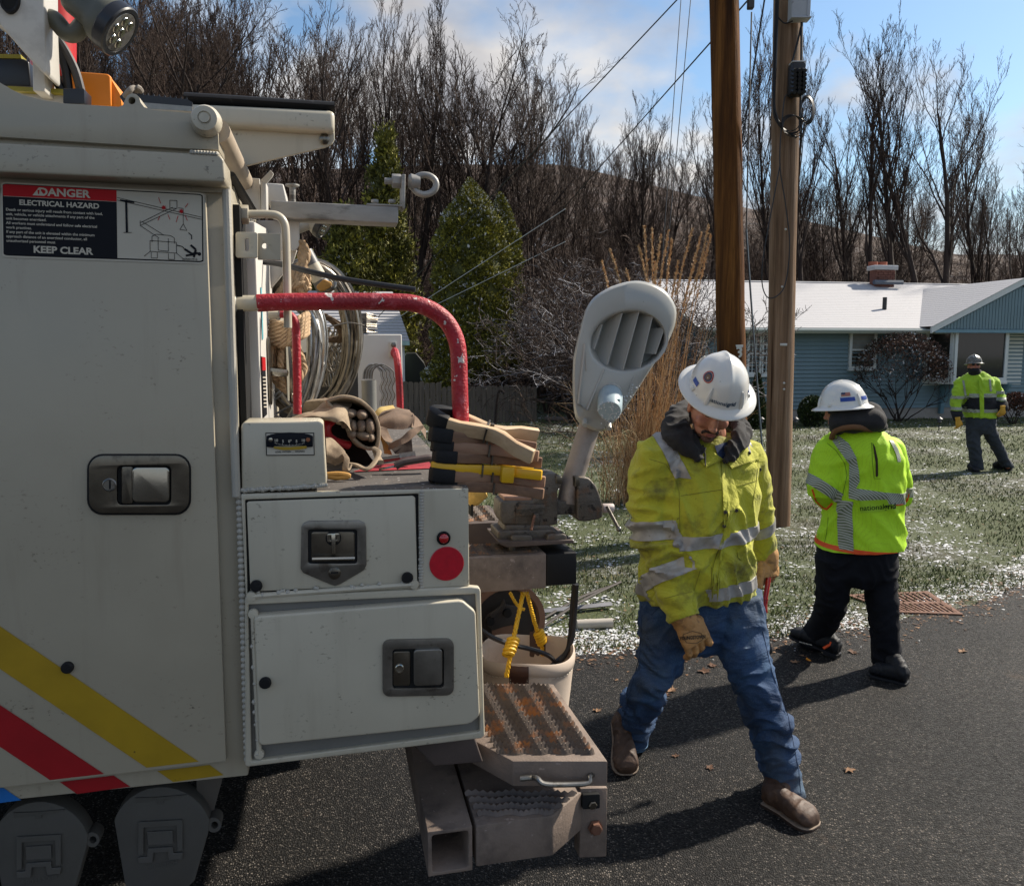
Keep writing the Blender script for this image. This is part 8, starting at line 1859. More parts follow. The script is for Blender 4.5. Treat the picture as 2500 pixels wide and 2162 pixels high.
band('shoulder_band', jsrc, refl, jkt, [(P1(1824, 1080, 3.05), V((.93, 0, .30))), (P1(1842, 1075, 3.05), V((-.93, 0, -.30))), (P1(1845, 1112, 3.0), V((0, 0, 1)))], .0045, lambda c: c.x > P1(1790, 1100).x and c.z > P1(1790, 1118, 3.05).z)
dkseam = mat('jacket_seam', (0.26, 0.25, 0.03), .85, bump=0)
def frontpt(x, y, o=.004, src=None):
    # nearest surface of the garment along the pixel ray
    return SURF(x, y, o)
from mathutils.bvhtree import BVHTree
def surf_of(me):
    bv = BVHTree.FromPolygons([v.co.copy() for v in me.vertices], [tuple(p.vertices) for p in me.polygons])
    def f(x, y, o=.004):
        d = ray(x, y).normalized(); h, n, i, dd = bv.ray_cast(V((0, 0, CAMZ)), d)
        return (h - d * o) if h else None
    return f
SURF = surf_of(jsrc)
def seam(pts, m_=dkseam, r=.0014, par=jkt, name='seam', sf=None, o=.001, fl=1.0):
    sf = sf or SURF; P = []
    for a_, b_ in zip(pts, pts[1:]):
        n = max(2, int(math.hypot(a_[0] - b_[0], a_[1] - b_[1]) / 6))
        for i in range(n): P.append(sf(a_[0] + (b_[0] - a_[0]) * i / n, a_[1] + (b_[1] - a_[1]) * i / n, o))
    P.append(sf(*pts[-1], o)); P = [p for p in P if p is not None]
    if len(P) > 2: return MB(ID).tube(P, r, 5, flat=fl).obj(name, m_, par)
def applique(name, outline, m_, par=jkt, sf=None, o=.006, r=.0016, sub=5):
    # flap/pocket laid on the garment: fan of points inside an outline given in pixels
    sf = sf or SURF; cxo = sum(p[0] for p in outline) / len(outline); cyo = sum(p[1] for p in outline) / len(outline)
    ring = []
    for a_, b_ in zip(outline, outline[1:] + outline[:1]):
        n = max(1, int(math.hypot(a_[0] - b_[0], a_[1] - b_[1]) / 7)); ring += [(a_[0] + (b_[0] - a_[0]) * i / n, a_[1] + (b_[1] - a_[1]) * i / n) for i in range(n)]
    rows = []
    for k_ in range(sub + 1):
        t = 1 - k_ / sub; row = [sf(cxo + (p[0] - cxo) * max(t, .02), cyo + (p[1] - cyo) * max(t, .02), o) for p in ring]
        if any(q is None for q in row): return None
        rows.append(row)
    base = [sf(p[0], p[1], .0) for p in ring]
    mb = MB(ID); mb.rings([base] + rows, cap=False); ob = mb.obj(name, m_, par, smooth=60, fix=True); return ob
# placket, zip, yoke seams, pockets, snaps
applique('placket', [(1762, 1128), (1782, 1140), (1800, 1200), (1805, 1225), (1795, 1270), (1777, 1322), (1757, 1385), (1750, 1440), (1752, 1478), (1738, 1476), (1737, 1430), (1742, 1380), (1762, 1315), (1777, 1262), (1783, 1215), (1772, 1165)], jackM, o=.006)
seam([(1766, 1125), (1778, 1190), (1781, 1235), (1772, 1290), (1752, 1350), (1742, 1385)], mat('zip_dark', (.02, .018, .012), .6, bump=0), .003, name='zip')
for pts in ([(1662, 1210), (1700, 1204), (1775, 1193)], [(1803, 1186), (1850, 1172)], [(1585, 1120), (1625, 1132), (1648, 1165), (1658, 1200), (1660, 1300)], [(1852, 1120), (1846, 1180), (1836, 1240)], [(1737, 1385), (1737, 1440), (1742, 1480)], [(1757, 1385), (1757, 1440), (1752, 1475)], [(1713, 1380), (1695, 1440)], [(1798, 1392), (1800, 1440)], [(1622, 1460), (1694, 1442)]): seam(pts)
applique('pocket_flap', [(1668, 1348), (1732, 1352), (1731, 1378), (1722, 1389), (1672, 1384)], jackM); seam([(1670, 1349), (1730, 1353)]); seam([(1673, 1383), (1722, 1388), (1731, 1378)])
applique('pocket_tab', [(1800, 1342), (1822, 1328), (1826, 1345), (1813, 1368), (1803, 1362)], jackM)
# collar wings
applique('collar', [(1680, 1078), (1700, 1082), (1735, 1098), (1768, 1122), (1725, 1141), (1705, 1118)], jackM, o=.012)
applique('collar', [(1802, 1082), (1818, 1072), (1852, 1108), (1852, 1122), (1788, 1144), (1778, 1132), (1800, 1104)], jackM, o=.014); seam([(1727, 1139), (1764, 1121)], o=.014); seam([(1792, 1140), (1850, 1120)], o=.016)
snapM = mat('snap_metal', (.06, .05, .04), .35, metal=.8)
for x, y in ((1829, 1106), (1794, 1120), (1771, 1250), (1798, 1246), (1768, 1284), (1855, 1146)):
    p = SURF(x, y, .016 if y < 1125 else .008)
    if p: d_ = ray(x, y).normalized(); MB(ID).lathe([(.0072, 0), (.0068, .003), (.003, .0035), (.001, .002)], Matrix.Translation(p) @ (-d_).to_track_quat('Z', 'Y').to_matrix().to_4x4(), 12).obj('snap', snapM, jkt)
for pts, r in (([(1716, 1086), (1722, 1110), (1722, 1136)], .003), ([(1803, 1100), (1802, 1085), (1806, 1062)], .003)): seam(pts, hoodM, r, w1, 'drawcord', o=.018)
# hood around the neck
hm = MB()
hp0 = [(1712, 1122, 2.985), (1678, 1094, 3.0), (1650, 1068, 3.04), (1645, 1036, 3.12), (1668, 1010, 3.22), (1720, 1005, 3.30), (1775, 1020, 3.30), (1812, 1045, 3.20), (1818, 1072, 3.10), (1802, 1098, 3.03), (1782, 1122, 2.985)]
hp = smoothpath([P1(*q) for q in hp0], 4); rs_ = np.interp(np.linspace(0, 10, len(hp)), range(11), [.016, .030, .042, .047, .050, .050, .040, .030, .022, .018, .012]).tolist()
hm.tube(hp, rs_, 16); hp2 = smoothpath([P1(*q) for q in [(1720, 1105, 3.0), (1690, 1075, 3.02), (1668, 1045, 3.06), (1668, 1015, 3.14), (1700, 998, 3.22), (1770, 1000, 3.24), (1800, 1034, 3.16), (1800, 1070, 3.06), (1784, 1100, 3.01), (1768, 1128, 2.98)]], 4); hm.tube(hp2, [.016] * 4 + [.024] * (len(hp2) - 8) + [.014] * 4, 14)
cap_(hm, P1(1690, 1085, 3.12), P1(1760, 1095, 3.15), .06, .06)
hd_ = remesh(hm, .006, 4); displace(hd_, lambda p, n: wr(p, V((.6, .3, .74)).normalized(), 20, 9, .009, 4)); emit('hood', hd_, hoodM, w1)
# jeans
tm_ = MB(); kk = lambda px, Y: px / ppm(Y)
loft(tm_, [(P1(1708, 1400, 3.14), yawv * kk(118, 3.1), dep * .125), (P1(1705, 1450, 3.14), yawv * kk(136, 3.1), dep * .145), (P1(1705, 1500, 3.14), yawv * kk(146, 3.12), dep * .150), (P1(1708, 1550, 3.14), yawv * kk(140, 3.12), dep * .135), (P1(1708, 1580, 3.14), yawv * kk(90, 3.12), dep * .1)], 30, 2.5)
def leg(mb, secs):
    rg = []
    for x, y, Y, hw, hd in secs: rg.append((P1(x, y, Y), ux * kk(hw, Y), uy * hd))
    loft(mb, rg, 22, 2.15)
leg(tm_, [(1634, 1460, 3.14, 72, .12), (1628, 1540, 3.13, 70, .125), (1611, 1622, 3.10, 56, .105), (1590, 1660, 3.08, 52, .098), (1572, 1695, 3.14, 50, .092), (1556, 1745, 3.27, 44, .084), (1546, 1785, 3.38, 42, .092), (1538, 1822, 3.42, 37, .098)])
leg(tm_, [(1790, 1440, 3.13, 72, .12), (1802, 1520, 3.09, 67, .125), (1815, 1600, 3.03, 62, .115), (1850, 1685, 2.98, 57, .100), (1883, 1780, 2.99, 53, .092), (1904, 1870, 3.02, 50, .090), (1918, 1950, 3.05, 46, .090)])
tj = remesh(tm_, .0068, 5)
kneeL, kneeR = P1(1590, 1690, 3.08), P1(1850, 1700, 2.98)
def tfold(p, n):
    if p.z > P1(1700, 1500).z: return wr(p, V((.5 if p.x > P1(1705, 1500).x else -.5, 0, .86)), 16, 7, .007, 2)
    ax = V((-.35, 0, .94)) if p.x < P1(1705, 1600, 3.0).x else V((.38, .1, -.92)); ax.normalize()
    kn_ = min((p - kneeL).length, (p - kneeR).length); low_ = max(0, 1 - abs(p.z - .22) / .25)
    side = .5 + .5 * noise.noise(p * 5)
    return wr(p, ax, 15, 6, .009 + .009 * low_ + (.007 if kn_ < .18 else 0), 6) * (.6 + side)
displace(tj, tfold)
cut(tj, [(P1(1537, 1816, 3.38), V((.12, 0, 1)), lambda c: c.x < P1(1640, 1800, 3.3).x and c.z < .35), (P1(1918, 1950, 3.03), V((-.05, 0, 1)), lambda c: c.x > P1(1820, 1900, 3.0).x and c.z < .30)])
tsrc = tj.copy(); jn = emit('jeans', tj, denim, w1); s2 = jn.modifiers.new('thickness', 'SOLIDIFY'); s2.thickness = .004; s2.offset = -1
hemM = mat('denim_hem', (0.05, 0.11, 0.19), .85, var=.3, vs=60, bump=.5, bs=200)
band('hem', tsrc, hemM, jn, [(P1(1537, 1804, 3.38), V((-.12, 0, -1))), (P1(1537, 1815, 3.38), V((.12, 0, 1)))], .003, lambda c: c.x < P1(1640, 1800, 3.3).x)
band('hem', tsrc, hemM, jn, [(P1(1918, 1936, 3.03), V((.05, 0, -1))), (P1(1918, 1949, 3.03), V((-.05, 0, 1)))], .003, lambda c: c.x > P1(1820, 1900, 3.0).x)
SJ = surf_of(tsrc); sM = mat('denim_seam', (.015, .035, .08), .9, bump=0)
seam([(1758, 1640), (1800, 1720), (1838, 1830), (1862, 1940)], sM, .0016, jn, sf=SJ); seam([(1568, 1500), (1562, 1600), (1540, 1680), (1520, 1760), (1516, 1800)], sM, .0016, jn, sf=SJ); seam([(1862, 1540), (1885, 1640), (1925, 1750), (1950, 1880), (1955, 1935)], sM, .0016, jn, sf=SJ)
seam([(1566, 1480), (1590, 1500), (1612, 1478)], sM, .0014, jn, sf=SJ); seam([(1712, 1500), (1712, 1560), (1706, 1585)], sM, .002, jn, sf=SJ)
# boots
tL = gp(1528, 1893); boot(w1, tL, tL + V((-.005, .20, .135)), P1(1553, 1700, 3.40), bootM, shaft=.044, wid=.052, welt=weltM)
tR = gp(1990, 2026); boot(w1, tR, tR + V((-.130, .175, .0)), P1(1912, 1920, 3.06), bootM, shaft=.062, wid=.052, welt=weltM)
# gloves
gl1 = hand(w1, 'glove', P1(1672, 1512, 2.915), P1(1702, 1566, 2.895), V((.93, .25, .28)), V((.1, .95, -.1)), .95, gloveM, s=1.28, thumb=1, tdir=V((.42, -.1, -.85)))
cm = MB(); cap_(cm, P1(1662, 1490, 2.925), P1(1672, 1518, 2.915), .058, .047); cf = remesh(cm, .005, 3); displace(cf, lambda p, n: wr(p, d12, 40, 20, .003, 1)); gc_ = emit('glove_cuff', cf, gloveM, gl1)
GS = surf_of(cf)
ink = mat('glove_print', (.03, .02, .012), .7, bump=0)
SG = lambda x, y, o=.002: None
def on_me(me_obj):
    me_ = me_obj.data; M_ = WM[me_obj.name]; bv = BVHTree.FromPolygons([M_ @ v.co for v in me_.vertices], [tuple(p.vertices) for p in me_.polygons])
    def f(x, y, o=.002):
        d = ray(x, y).normalized(); h, n, i, dd = bv.ray_cast(V((0, 0, CAMZ)), d); return (h - d * o) if h else None
    return f
def proj_text(txt, x0, y0, sz, ang, par, sf, m_, off=0., o=.0025, st=1.0, name='lettering'):
    vs, fs = text_geo(txt, sz, off); ca, sa = math.cos(R(ang)), math.sin(R(ang)); P = []
    for v_ in vs:
        X_, Y_ = v_.x * st, v_.y; q = sf(x0 + X_ * ca + Y_ * sa, y0 + X_ * sa - Y_ * ca, o)
        if q is None: return None
        P.append(q)
    return MB(ID).add(P, fs).obj(name, m_, par, smooth=0, fix=False)
HG = on_me(gl1)
proj_text('YOUNGSTOWN', 1691, 1556, 12, -4, gl1, HG, ink, off=.4, st=.72); seam([(1668, 1548), (1690, 1540), (1712, 1545), (1716, 1560), (1700, 1570), (1676, 1568), (1668, 1556), (1668, 1548)], ink, .001, gl1, sf=HG)
proj_text('FR', 1683, 1496, 15, -12, gc_, on_me(gc_), ink, off=.4); seam([(1668, 1498), (1672, 1489), (1694, 1483), (1699, 1490), (1696, 1499), (1674, 1505), (1668, 1498)], ink, .001, gc_, sf=on_me(gc_))
gl2 = hand(w1, 'glove', P1(1874, 1366, 3.29), P1(1880, 1405, 3.27), V((.75, .62, .05)), V((-.6, .5, -.2)), 1.25, gloveM, s=1.22, thumb=-1, tdir=V((-.25, -.35, -.9)))
cm = MB(); cap_(cm, P1(1873, 1352, 3.29), P1(1876, 1376, 3.285), .048, .042); cf = remesh(cm, .005, 3); emit('glove_cuff', cf, gloveM, gl2)
# head under the hard hat
upv = V((.13, -.60, .79)).normalized(); fwv = V((-.03, -.80, -.58))
fwv = (fwv - upv * fwv.dot(upv)).normalized()
hc_ = P1(1753, 946, 2.97)
hh_, HX, on_, ona, _s = helmet(w1, hc_, upv, fwv)
xax = HX.to_3x3() @ V((1, 0, 0))
# decals: front lettering, blue strips, round sticker
ink2 = mat('helmet_print', (0.01, 0.05, 0.10), .4, bump=0)
vs, fs = text_geo('national', .0215, .0003, 'RIGHT'); MB(HX).add([on_(-v_.x - .004, .027 + v_.y, 1) for v_ in vs], fs).obj('lettering', ink2, hh_, smooth=0, fix=False)
vs, fs = text_geo('grid', .0215, .0008, 'LEFT'); MB(HX).add([on_(-v_.x - .0045, .027 + v_.y, 1) for v_ in vs], fs).obj('lettering', ink2, hh_, smooth=0, fix=False)
for nm in ('a',):
    for a0, a1 in ((150, 166), (6, 24)): hpatch(hh_, HX, ona, a0, a1, .030, .048, blueR, 'blue_strip')
def round_decal(a, zc, r, m_, o, name='round_sticker', n=26):
    cpt = [(R(a) + r * math.cos(w_) / .108, zc + r * math.sin(w_) * .75) for w_ in (2 * math.pi * j / n for j in range(n))]
    return MB(HX).add([ona(x_, z_, o) for x_, z_ in cpt] + [ona(R(a), zc, o)], [(j, (j + 1) % n, n) for j in range(n)]).obj(name, m_, hh_)
st_ = round_decal(33, .086, .0245, decR, .0022); round_decal(33, .086, .0205, decW, .0027, 'sticker_ring'); round_decal(33, .086, .0190, mat('sticker_navy', (.02, .03, .08), .4, bump=0), .0031, 'sticker_ring'); round_decal(33, .086, .0125, mat('sticker_brown', (.16, .09, .05), .5, bump=0), .0035, 'sticker_centre'); round_decal(34, .084, .003, decW, .004, 'sticker_centre')
bmB = MB()
HF = HX @ Matrix.Translation((0, .014, -.064)) @ Matrix.Rotation(R(2), 4, 'X')
headmesh(bmB, HF)
cap_(bmB, HF @ V((0, -.03, -.08)), P1(1742, 1095, 3.16), .058, .064)
# rest of the body inside the clothes: one continuous figure
loft(bmB, [sec(1738, 1085, 70, .09, 3.15), sec(1724, 1140, 112, .115, 3.14), sec(1716, 1240, 100, .125), sec(1708, 1350, 96, .125), sec(1704, 1450, 104, .12, 3.14), sec(1706, 1540, 100, .10, 3.14)], 24)
for q in ((aL0, aL1, .058, .050), (aL1, aL2, .048, .034), (aR0, aR1, .052, .045), (aR1, aR2, .042, .031), (P1(1650, 1120), aL0, .06, .058), (P1(1790, 1110, 3.16), aR0, .055, .052), (aL2, P1(1690, 1540, 2.905), .030, .024), (aR2, P1(1878, 1390, 3.28), .028, .022),
          (P1(1640, 1500, 3.13), P1(1590, 1690, 3.14), .08, .050), (P1(1590, 1690, 3.14), P1(1556, 1745, 3.28), .045, .040), (P1(1556, 1745, 3.28), P1(1545, 1790, 3.40), .040, .034), (P1(1545, 1790, 3.40), tL + V((-.01, .08, .06)), .032, .022), (P1(1790, 1500, 3.12), kneeR, .08, .055), (kneeR, P1(1915, 1950, 3.10), .052, .034), (P1(1915, 1950, 3.10), tR + V((-.06, .08, .045)), .032, .022)): cap_(bmB, *q)
body = emit('body', remesh(bmB, .0045, 2), skinM, w1)
# moustache, goatee, lips, brows on the face
def hball(name, lst, m_, par, vox=None):
    mb = MB()
    for c, r in lst: mb_ball(mb, HF, c, r)
    me = remesh(mb, vox or .002, 1); displace(me, lambda p, n: .0011 * noise.noise(p * 420)); return emit(name, me, m_, par)
hball('moustache', [((0, .0925, -.0705), (.012, .006, .0045)), ((.012, .0905, -.0720), (.012, .006, .0045)), ((-.012, .0905, -.0720), (.012, .006, .0045)), ((.024, .083, -.0770), (.007, .006, .007)), ((-.024, .083, -.0770), (.007, .006, .007)), ((.029, .076, -.088), (.0045, .005, .009)), ((-.029, .076, -.088), (.0045, .005, .009))], hairM, body)
hball('goatee', [((0, .0845, -.1045), (.013, .005, .006)), ((0, .078, -.120), (.021, .012, .014)), ((.014, .070, -.117), (.012, .010, .014)), ((-.014, .070, -.117), (.012, .010, .014)), ((0, .060, -.131), (.022, .016, .010)), ((.028, .058, -.108), (.009, .012, .018)), ((-.028, .058, -.108), (.009, .012, .018))], stubM, body)
hball('lips', [((0, .0915, -.0835), (.017, .0055, .0028)), ((.0, .0905, -.0920), (.015, .0065, .0045)), ((.010, .088, -.0895), (.009, .006, .003)), ((-.010, .088, -.0895), (.009, .006, .003))], lipM, body)
hball('eyebrows', [((.028, .085, .000), (.019, .007, .005)), ((-.028, .085, .000), (.019, .007, .005))], hairM, body)
hball('hair', [((.072, -.020, .010), (.014, .05, .035)), ((-.072, -.020, .010), (.014, .05, .035)), ((0, -.085, -.01), (.06, .03, .05))], hairM, body, .004)
for sx_ in (-1, 1):
    e_ = MB(); mb_ball(e_, HF, (sx_ * .030, .0745, -.018), (.0125, .0125, .0105)); e_.obj('eye', mat('eye_white', (.5, .47, .43), .2, bump=0), body)
# denim shirt collar at the throat
applique('shirt', [(1745, 1088), (1775, 1078), (1782, 1100), (1770, 1132), (1755, 1118)], mat('shirt_blue', (.015, .03, .08), .8, var=.4, vs=60, bump=.3), w1, SURF, .010)
# cable cutter held in the right-hand glove
ctl = thing('cable_cutter', 'red handled cable cutter with yellow band held down beside the jeans', 'cutter', WT(P1(1870, 1480, 3.25)))
rdp = mat('tool_red', (0.45, 0.012, 0.015), .25, var=.1, bump=0, coat=.6)
MB(ID).tube([P1(1879, 1388, 3.26), P1(1875, 1420, 3.25), P1(1868, 1462, 3.24)], .0105, 12).obj('grip', rdp, ctl); MB(ID).tube([P1(1871, 1460, 3.24), P1(1864, 1492, 3.235)], .0085, 10).obj('handle', rdp, ctl); MB(ID).tube([P1(1868, 1455, 3.27), P1(1869, 1495, 3.27)], .008, 10).obj('handle', rdp, ctl)
MB(ID).tube([P1(1864, 1490, 3.24), P1(1868, 1530, 3.24), P1(1872, 1545, 3.24)], .009, 8).obj('pivot_block', snapM, ctl); MB(ID).tube([P1(1868, 1515, 3.25), P1(1872, 1542, 3.25)], .006, 8).obj('red_link', rdp, ctl)
MB(ID).tube([P1(1871, 1538, 3.24), P1(1875, 1572, 3.24)], .0075, 8).obj('yellow_band', yelP, ctl); MB(ID).tube([P1(1873, 1565, 3.25), P1(1877, 1588, 3.25), P1(1880, 1594, 3.25)], [.012, .018, .010], 12).obj('end_cap', blk, ctl)

# ---------------------------------------------------------------- worker 2: seen from behind, walking away to the left
YB = 4.25; P2 = lambda x, y, Y=YB: wp(x, y, Y); k2 = 1 / ppm(YB)
w2 = thing('person', 'worker in bright lime vest and black trousers seen from behind on the asphalt', 'person', WT(gp(2100, 1640)))
vm = MB(); yw = V((.95, -.30, 0)).normalized(); dp2 = V((.30, .95, 0)).normalized()
def sec2(x, y, hw, hd, Y=YB, tl=0): return (P2(x, y, Y), (yw + uz * tl) * hw * k2, dp2 * hd)
loft(vm, [sec2(2092, 1040, 42, .08), sec2(2092, 1056, 66, .11), sec2(2094, 1078, 88, .14), sec2(2098, 1115, 102, .165), sec2(2104, 1180, 100, .175), sec2(2106, 1240, 92, .175), sec2(2104, 1290, 96, .18), sec2(2100, 1322, 102, .185, YB, .05), sec2(2098, 1338, 105, .185, YB, .07)], 36, 2.3)
bL0, bL1, bL2 = P2(2030, 1108, 4.25), P2(2008, 1190, 4.22), P2(2030, 1225, 4.34)
bR0, bR1, bR2 = P2(2168, 1100, 4.32), P2(2196, 1180, 4.42), P2(2200, 1215, 4.48)
cap_(vm, bL0, bL1, .098, .082, n=18); cap_(vm, bL1, bL2, .080, .062, n=18); cap_(vm, P2(2060, 1095), bL0, .09, .092)
cap_(vm, bR0, bR1, .085, .070, n=18); cap_(vm, bR1, bR2, .068, .055, n=18); cap_(vm, P2(2140, 1090, 4.3), bR0, .08, .085)
v2 = remesh(vm, .0095, 6)
def vfold(p, n):
    dl = min(armdist(p, bL0, bL1), armdist(p, bL1, bL2))
    if dl < .11 and p.x < P2(2040, 1200).x: return wr(p, (bL1 - bL0).normalized(), 11, 5, .009, 1)
    return wr(p, V((.3, 0, .95)), 7, 4, .010, 8) + wr(p, V((.95, 0, .2)), 8, 2.2, .009, 3)
displace(v2, vfold); cut(v2, [(P2(2100, 1352, 4.08), V((-.06, 0, 1)), lambda c: c.z < P2(2100, 1290, 4.2).z)]); vsrc = v2.copy(); vest = emit('vest', v2, vestM, w2); VS = surf_of(vsrc)
hz2 = P2(2098, 1338, 4.1)
band('orange_hem', vsrc, oraM, vest, [(P2(2100, 1342, 4.08), V((-.06, 0, -1))), (P2(2100, 1353, 4.08), V((.06, 0, 1)))], .005, lambda c: c.z < P2(2100, 1300).z)
tsel = lambda c: armdist(c, bL0, bL1) > .105 or c.x > P2(2045, 1200).x
lsel = lambda c: min(armdist(c, bL0, bL1), armdist(c, bL1, bL2)) < .12 and c.x < P2(2052, 1200).x
band('reflective_band', vsrc, refl2, vest, [(P2(2130, 1196, 4.1), V((-.11, 0, -1))), (P2(2130, 1223, 4.1), V((.11, 0, 1)))], .005, lambda c: c.x > P2(2047, 1200).x)
axl = V((.45, .1, -.89)).normalized(); band('reflective_band', vsrc, refl2, vest, [(P2(2005, 1170, 4.15), V((-.55, 0, -.83))), (P2(2012, 1205, 4.15), V((.55, 0, .83)))], .005, lsel)
band('vertical_band', vsrc, refl2, vest, [(P2(2055, 1300, 4.1), V((1, 0, .04))), (P2(2082, 1300, 4.1), V((-1, 0, -.04))), (P2(2070, 1224, 4.1), V((0, 0, -1))), (P2(2070, 1343, 4.1), V((0, 0, 1)))], .0055, lambda c: c.y < 4.3)
seamV = mat('vest_seam', (.16, .30, .01), .8, bump=0)
applique('shoulder_band', [(2032, 1076), (2046, 1062), (2072, 1082), (2090, 1115), (2097, 1150), (2099, 1175), (2086, 1200), (2073, 1202), (2080, 1165), (2073, 1128), (2058, 1102)], refl2, vest, VS, .006)
applique('shoulder_band', [(2172, 1074), (2180, 1075), (2193, 1095), (2200, 1120), (2199, 1127), (2192, 1127), (2188, 1108)], refl2, vest, VS, .006)
applique('back_vent', [(2131, 1081), (2136, 1090), (2143, 1120), (2144, 1160), (2141, 1165), (2138, 1162), (2138, 1128), (2134, 1105)], mat('vent_brown', (.035, .018, .010), .9, bump=0), vest, VS, .005)
applique('name_patch', [(2100, 1222), (2185, 1218), (2188, 1244), (2101, 1252)], mat('patch_lime', (0.36, 0.62, 0.02), .6, bump=0), vest, VS, .006)
proj_text('national', 2129, 1239, 19, -4, vest, VS, decK, off=.0, st=1.0, o=.010); proj_text('grid', 2173, 1236, 19, -4, vest, VS, decK, off=.35, st=1.0, o=.010)
seam([(2020, 1082), (2040, 1098), (2062, 1130), (2068, 1160), (2058, 1205)], seamV, .002, vest, sf=VS); seam([(2022, 1262), (2018, 1300), (2012, 1330)], seamV, .0018, vest, sf=VS); seam([(2128, 1080), (2130, 1130), (2134, 1168), (2150, 1168)], seamV, .0016, vest, sf=VS)
seam([(1983, 1194), (1992, 1222), (2008, 1238), (2018, 1243), (2032, 1228)], oraM, .006, vest, 'orange_cuff', sf=VS); seam([(2188, 1232), (2204, 1230), (2214, 1222), (2218, 1204)], oraM, .006, vest, 'orange_cuff', sf=VS)
hk_ = MB(); cap_(hk_, P2(2052, 1028, 4.16), P2(2130, 1026, 4.14), .062, .066, n=18); cap_(hk_, P2(2052, 1005, 4.2), P2(2128, 1003, 4.18), .046, .046, n=18); cap_(hk_, P2(2138, 1015, 4.15), P2(2146, 1038, 4.16), .042, .040); cap_(hk_, P2(2045, 1045, 4.2), P2(2060, 1025, 4.2), .04, .05)
h2 = remesh(hk_, .007, 6); displace(h2, lambda p, n: wr(p, V((.2, .1, .97)), 13, 5, .008, 2)); emit('hood', h2, hoodM, w2)
cl_ = MB(); cl_.tube(smoothpath([P2(2030, 1070, 4.2), P2(2042, 1050, 4.13), P2(2085, 1042, 4.08), P2(2130, 1050, 4.13)], 4), .016, 8); emit('collar', remesh(cl_, .006, 2), mat('duck_collar', (.16, .075, .03), .9), w2)
tm2 = MB()
loft(tm2, [sec2(2092, 1320, 90, .14), sec2(2091, 1360, 96, .15), sec2(2091, 1400, 92, .14), sec2(2091, 1425, 60, .1)], 26, 2.4)
def leg2(mb, secs): loft(mb, [(P2(x, y, Y), ux * hw / ppm(Y), uy * hd) for x, y, Y, hw, hd in secs], 20, 2.2)
leg2(tm2, [(2040, 1360, 4.25, 48, .12), (2034, 1430, 4.28, 41, .105), (2028, 1480, 4.34, 36, .095), (2006, 1530, 4.50, 34, .09), (1986, 1558, 4.60, 37, .095), (1990, 1576, 4.62, 34, .09)])
leg2(tm2, [(2140, 1360, 4.25, 47, .12), (2149, 1430, 4.22, 39, .10), (2156, 1500, 4.2, 33, .09), (2163, 1570, 4.22, 32, .085), (2166, 1632, 4.25, 34, .085)])
t2 = remesh(tm2, .009, 5); displace(t2, lambda p, n: wr(p, V((.25, 0, .97)), 13, 6, .009, 2)); emit('trousers', t2, blackT, w2)
lt = gp(1938, 1582); lh = gp(2022, 1628); boot(w2, lt + V((0, .05, .06)), lt + V((.20, -.17, .02)), P2(2000, 1560, 4.55), bshoe, shaft=.055, wid=.050)
rt = gp(2120, 1652); boot(w2, rt + V((.02, .02, .008)), rt + V((.160, -.112, .004)), P2(2166, 1600, 4.22), bshoe, shaft=.048, wid=.044)
MB(ID).tube([P2(2010, 1582, 4.42), P2(2026, 1573, 4.42), P2(2029, 1566, 4.42)], .008, 6).obj('orange_pull', oraM, w2); MB(ID).tube([P2(2178, 1612, 4.12), P2(2188, 1606, 4.12)], .007, 6).obj('orange_pull', oraM, w2); MB(ID).tube([P2(1968, 1606, 4.40), P2(1985, 1618, 4.38), P2(2006, 1629, 4.36)], .006, 6).obj('sole_flash', mat('sole_orange', (.7, .25, .01), .6, bump=0), w2)
for i in range(4): MB(ID).tube([P2(1952 + i * 8, 1566 + i * 2, 4.47), P2(1958 + i * 8, 1568 + i * 2, 4.47)], .003, 5).obj('lace', decW, w2)
up2 = V((-.04, .12, .99)).normalized(); fw2 = V((-.78, .62, -.12)).normalized()
h2o, HX2, on2, ona2, _ = helmet(w2, P2(2058, 990, 4.22), V((-.10, .02, .99)), fw2, s=.97)
# decals at the back: two blue strips and a flag
def vaz(v_):  # angle in the helmet frame of a world direction
    q = HX2.to_3x3().inverted() @ V(v_); return math.degrees(math.atan2(q.y, q.x))
ab_ = vaz((-.18, -1, 0)); ac_ = vaz((.75, -1, 0)); ad_ = vaz((-.32, -1, 0))
hpatch(h2o, HX2, ona2, ab_ - 20, ab_ + 16, .030, .052, blueR, 'blue_strip'); hpatch(h2o, HX2, ona2, ac_ - 12, ac_ + 16, .030, .050, blueR, 'blue_strip')
fl_ = hpatch(h2o, HX2, ona2, ad_ - 10, ad_ + 14, .058, .078, decW, 'flag_decal')
for i in range(5): hpatch(fl_, HX2, ona2, ad_ - 10, ad_ + 14, .059 + i * .004, .061 + i * .004, decR, 'flag_stripe', .0026, nz_=1)
hpatch(fl_, HX2, ona2, ad_ - 10, ad_ + 1, .068, .078, MATS['sticker_navy'], 'flag_canton', .0030, nz_=1)
HF2 = HX2 @ Matrix.Translation((0, -.004, -.010)); b2 = MB(); headmesh(b2, HF2); cap_(b2, HF2 @ V((0, -.03, -.08)), P2(2092, 1060, 4.25), .056, .06)
loft(b2, [sec2(2092, 1060, 50, .08), sec2(2096, 1110, 80, .12), sec2(2104, 1200, 74, .13), sec2(2100, 1300, 76, .13), sec2(2092, 1380, 74, .11)], 22)
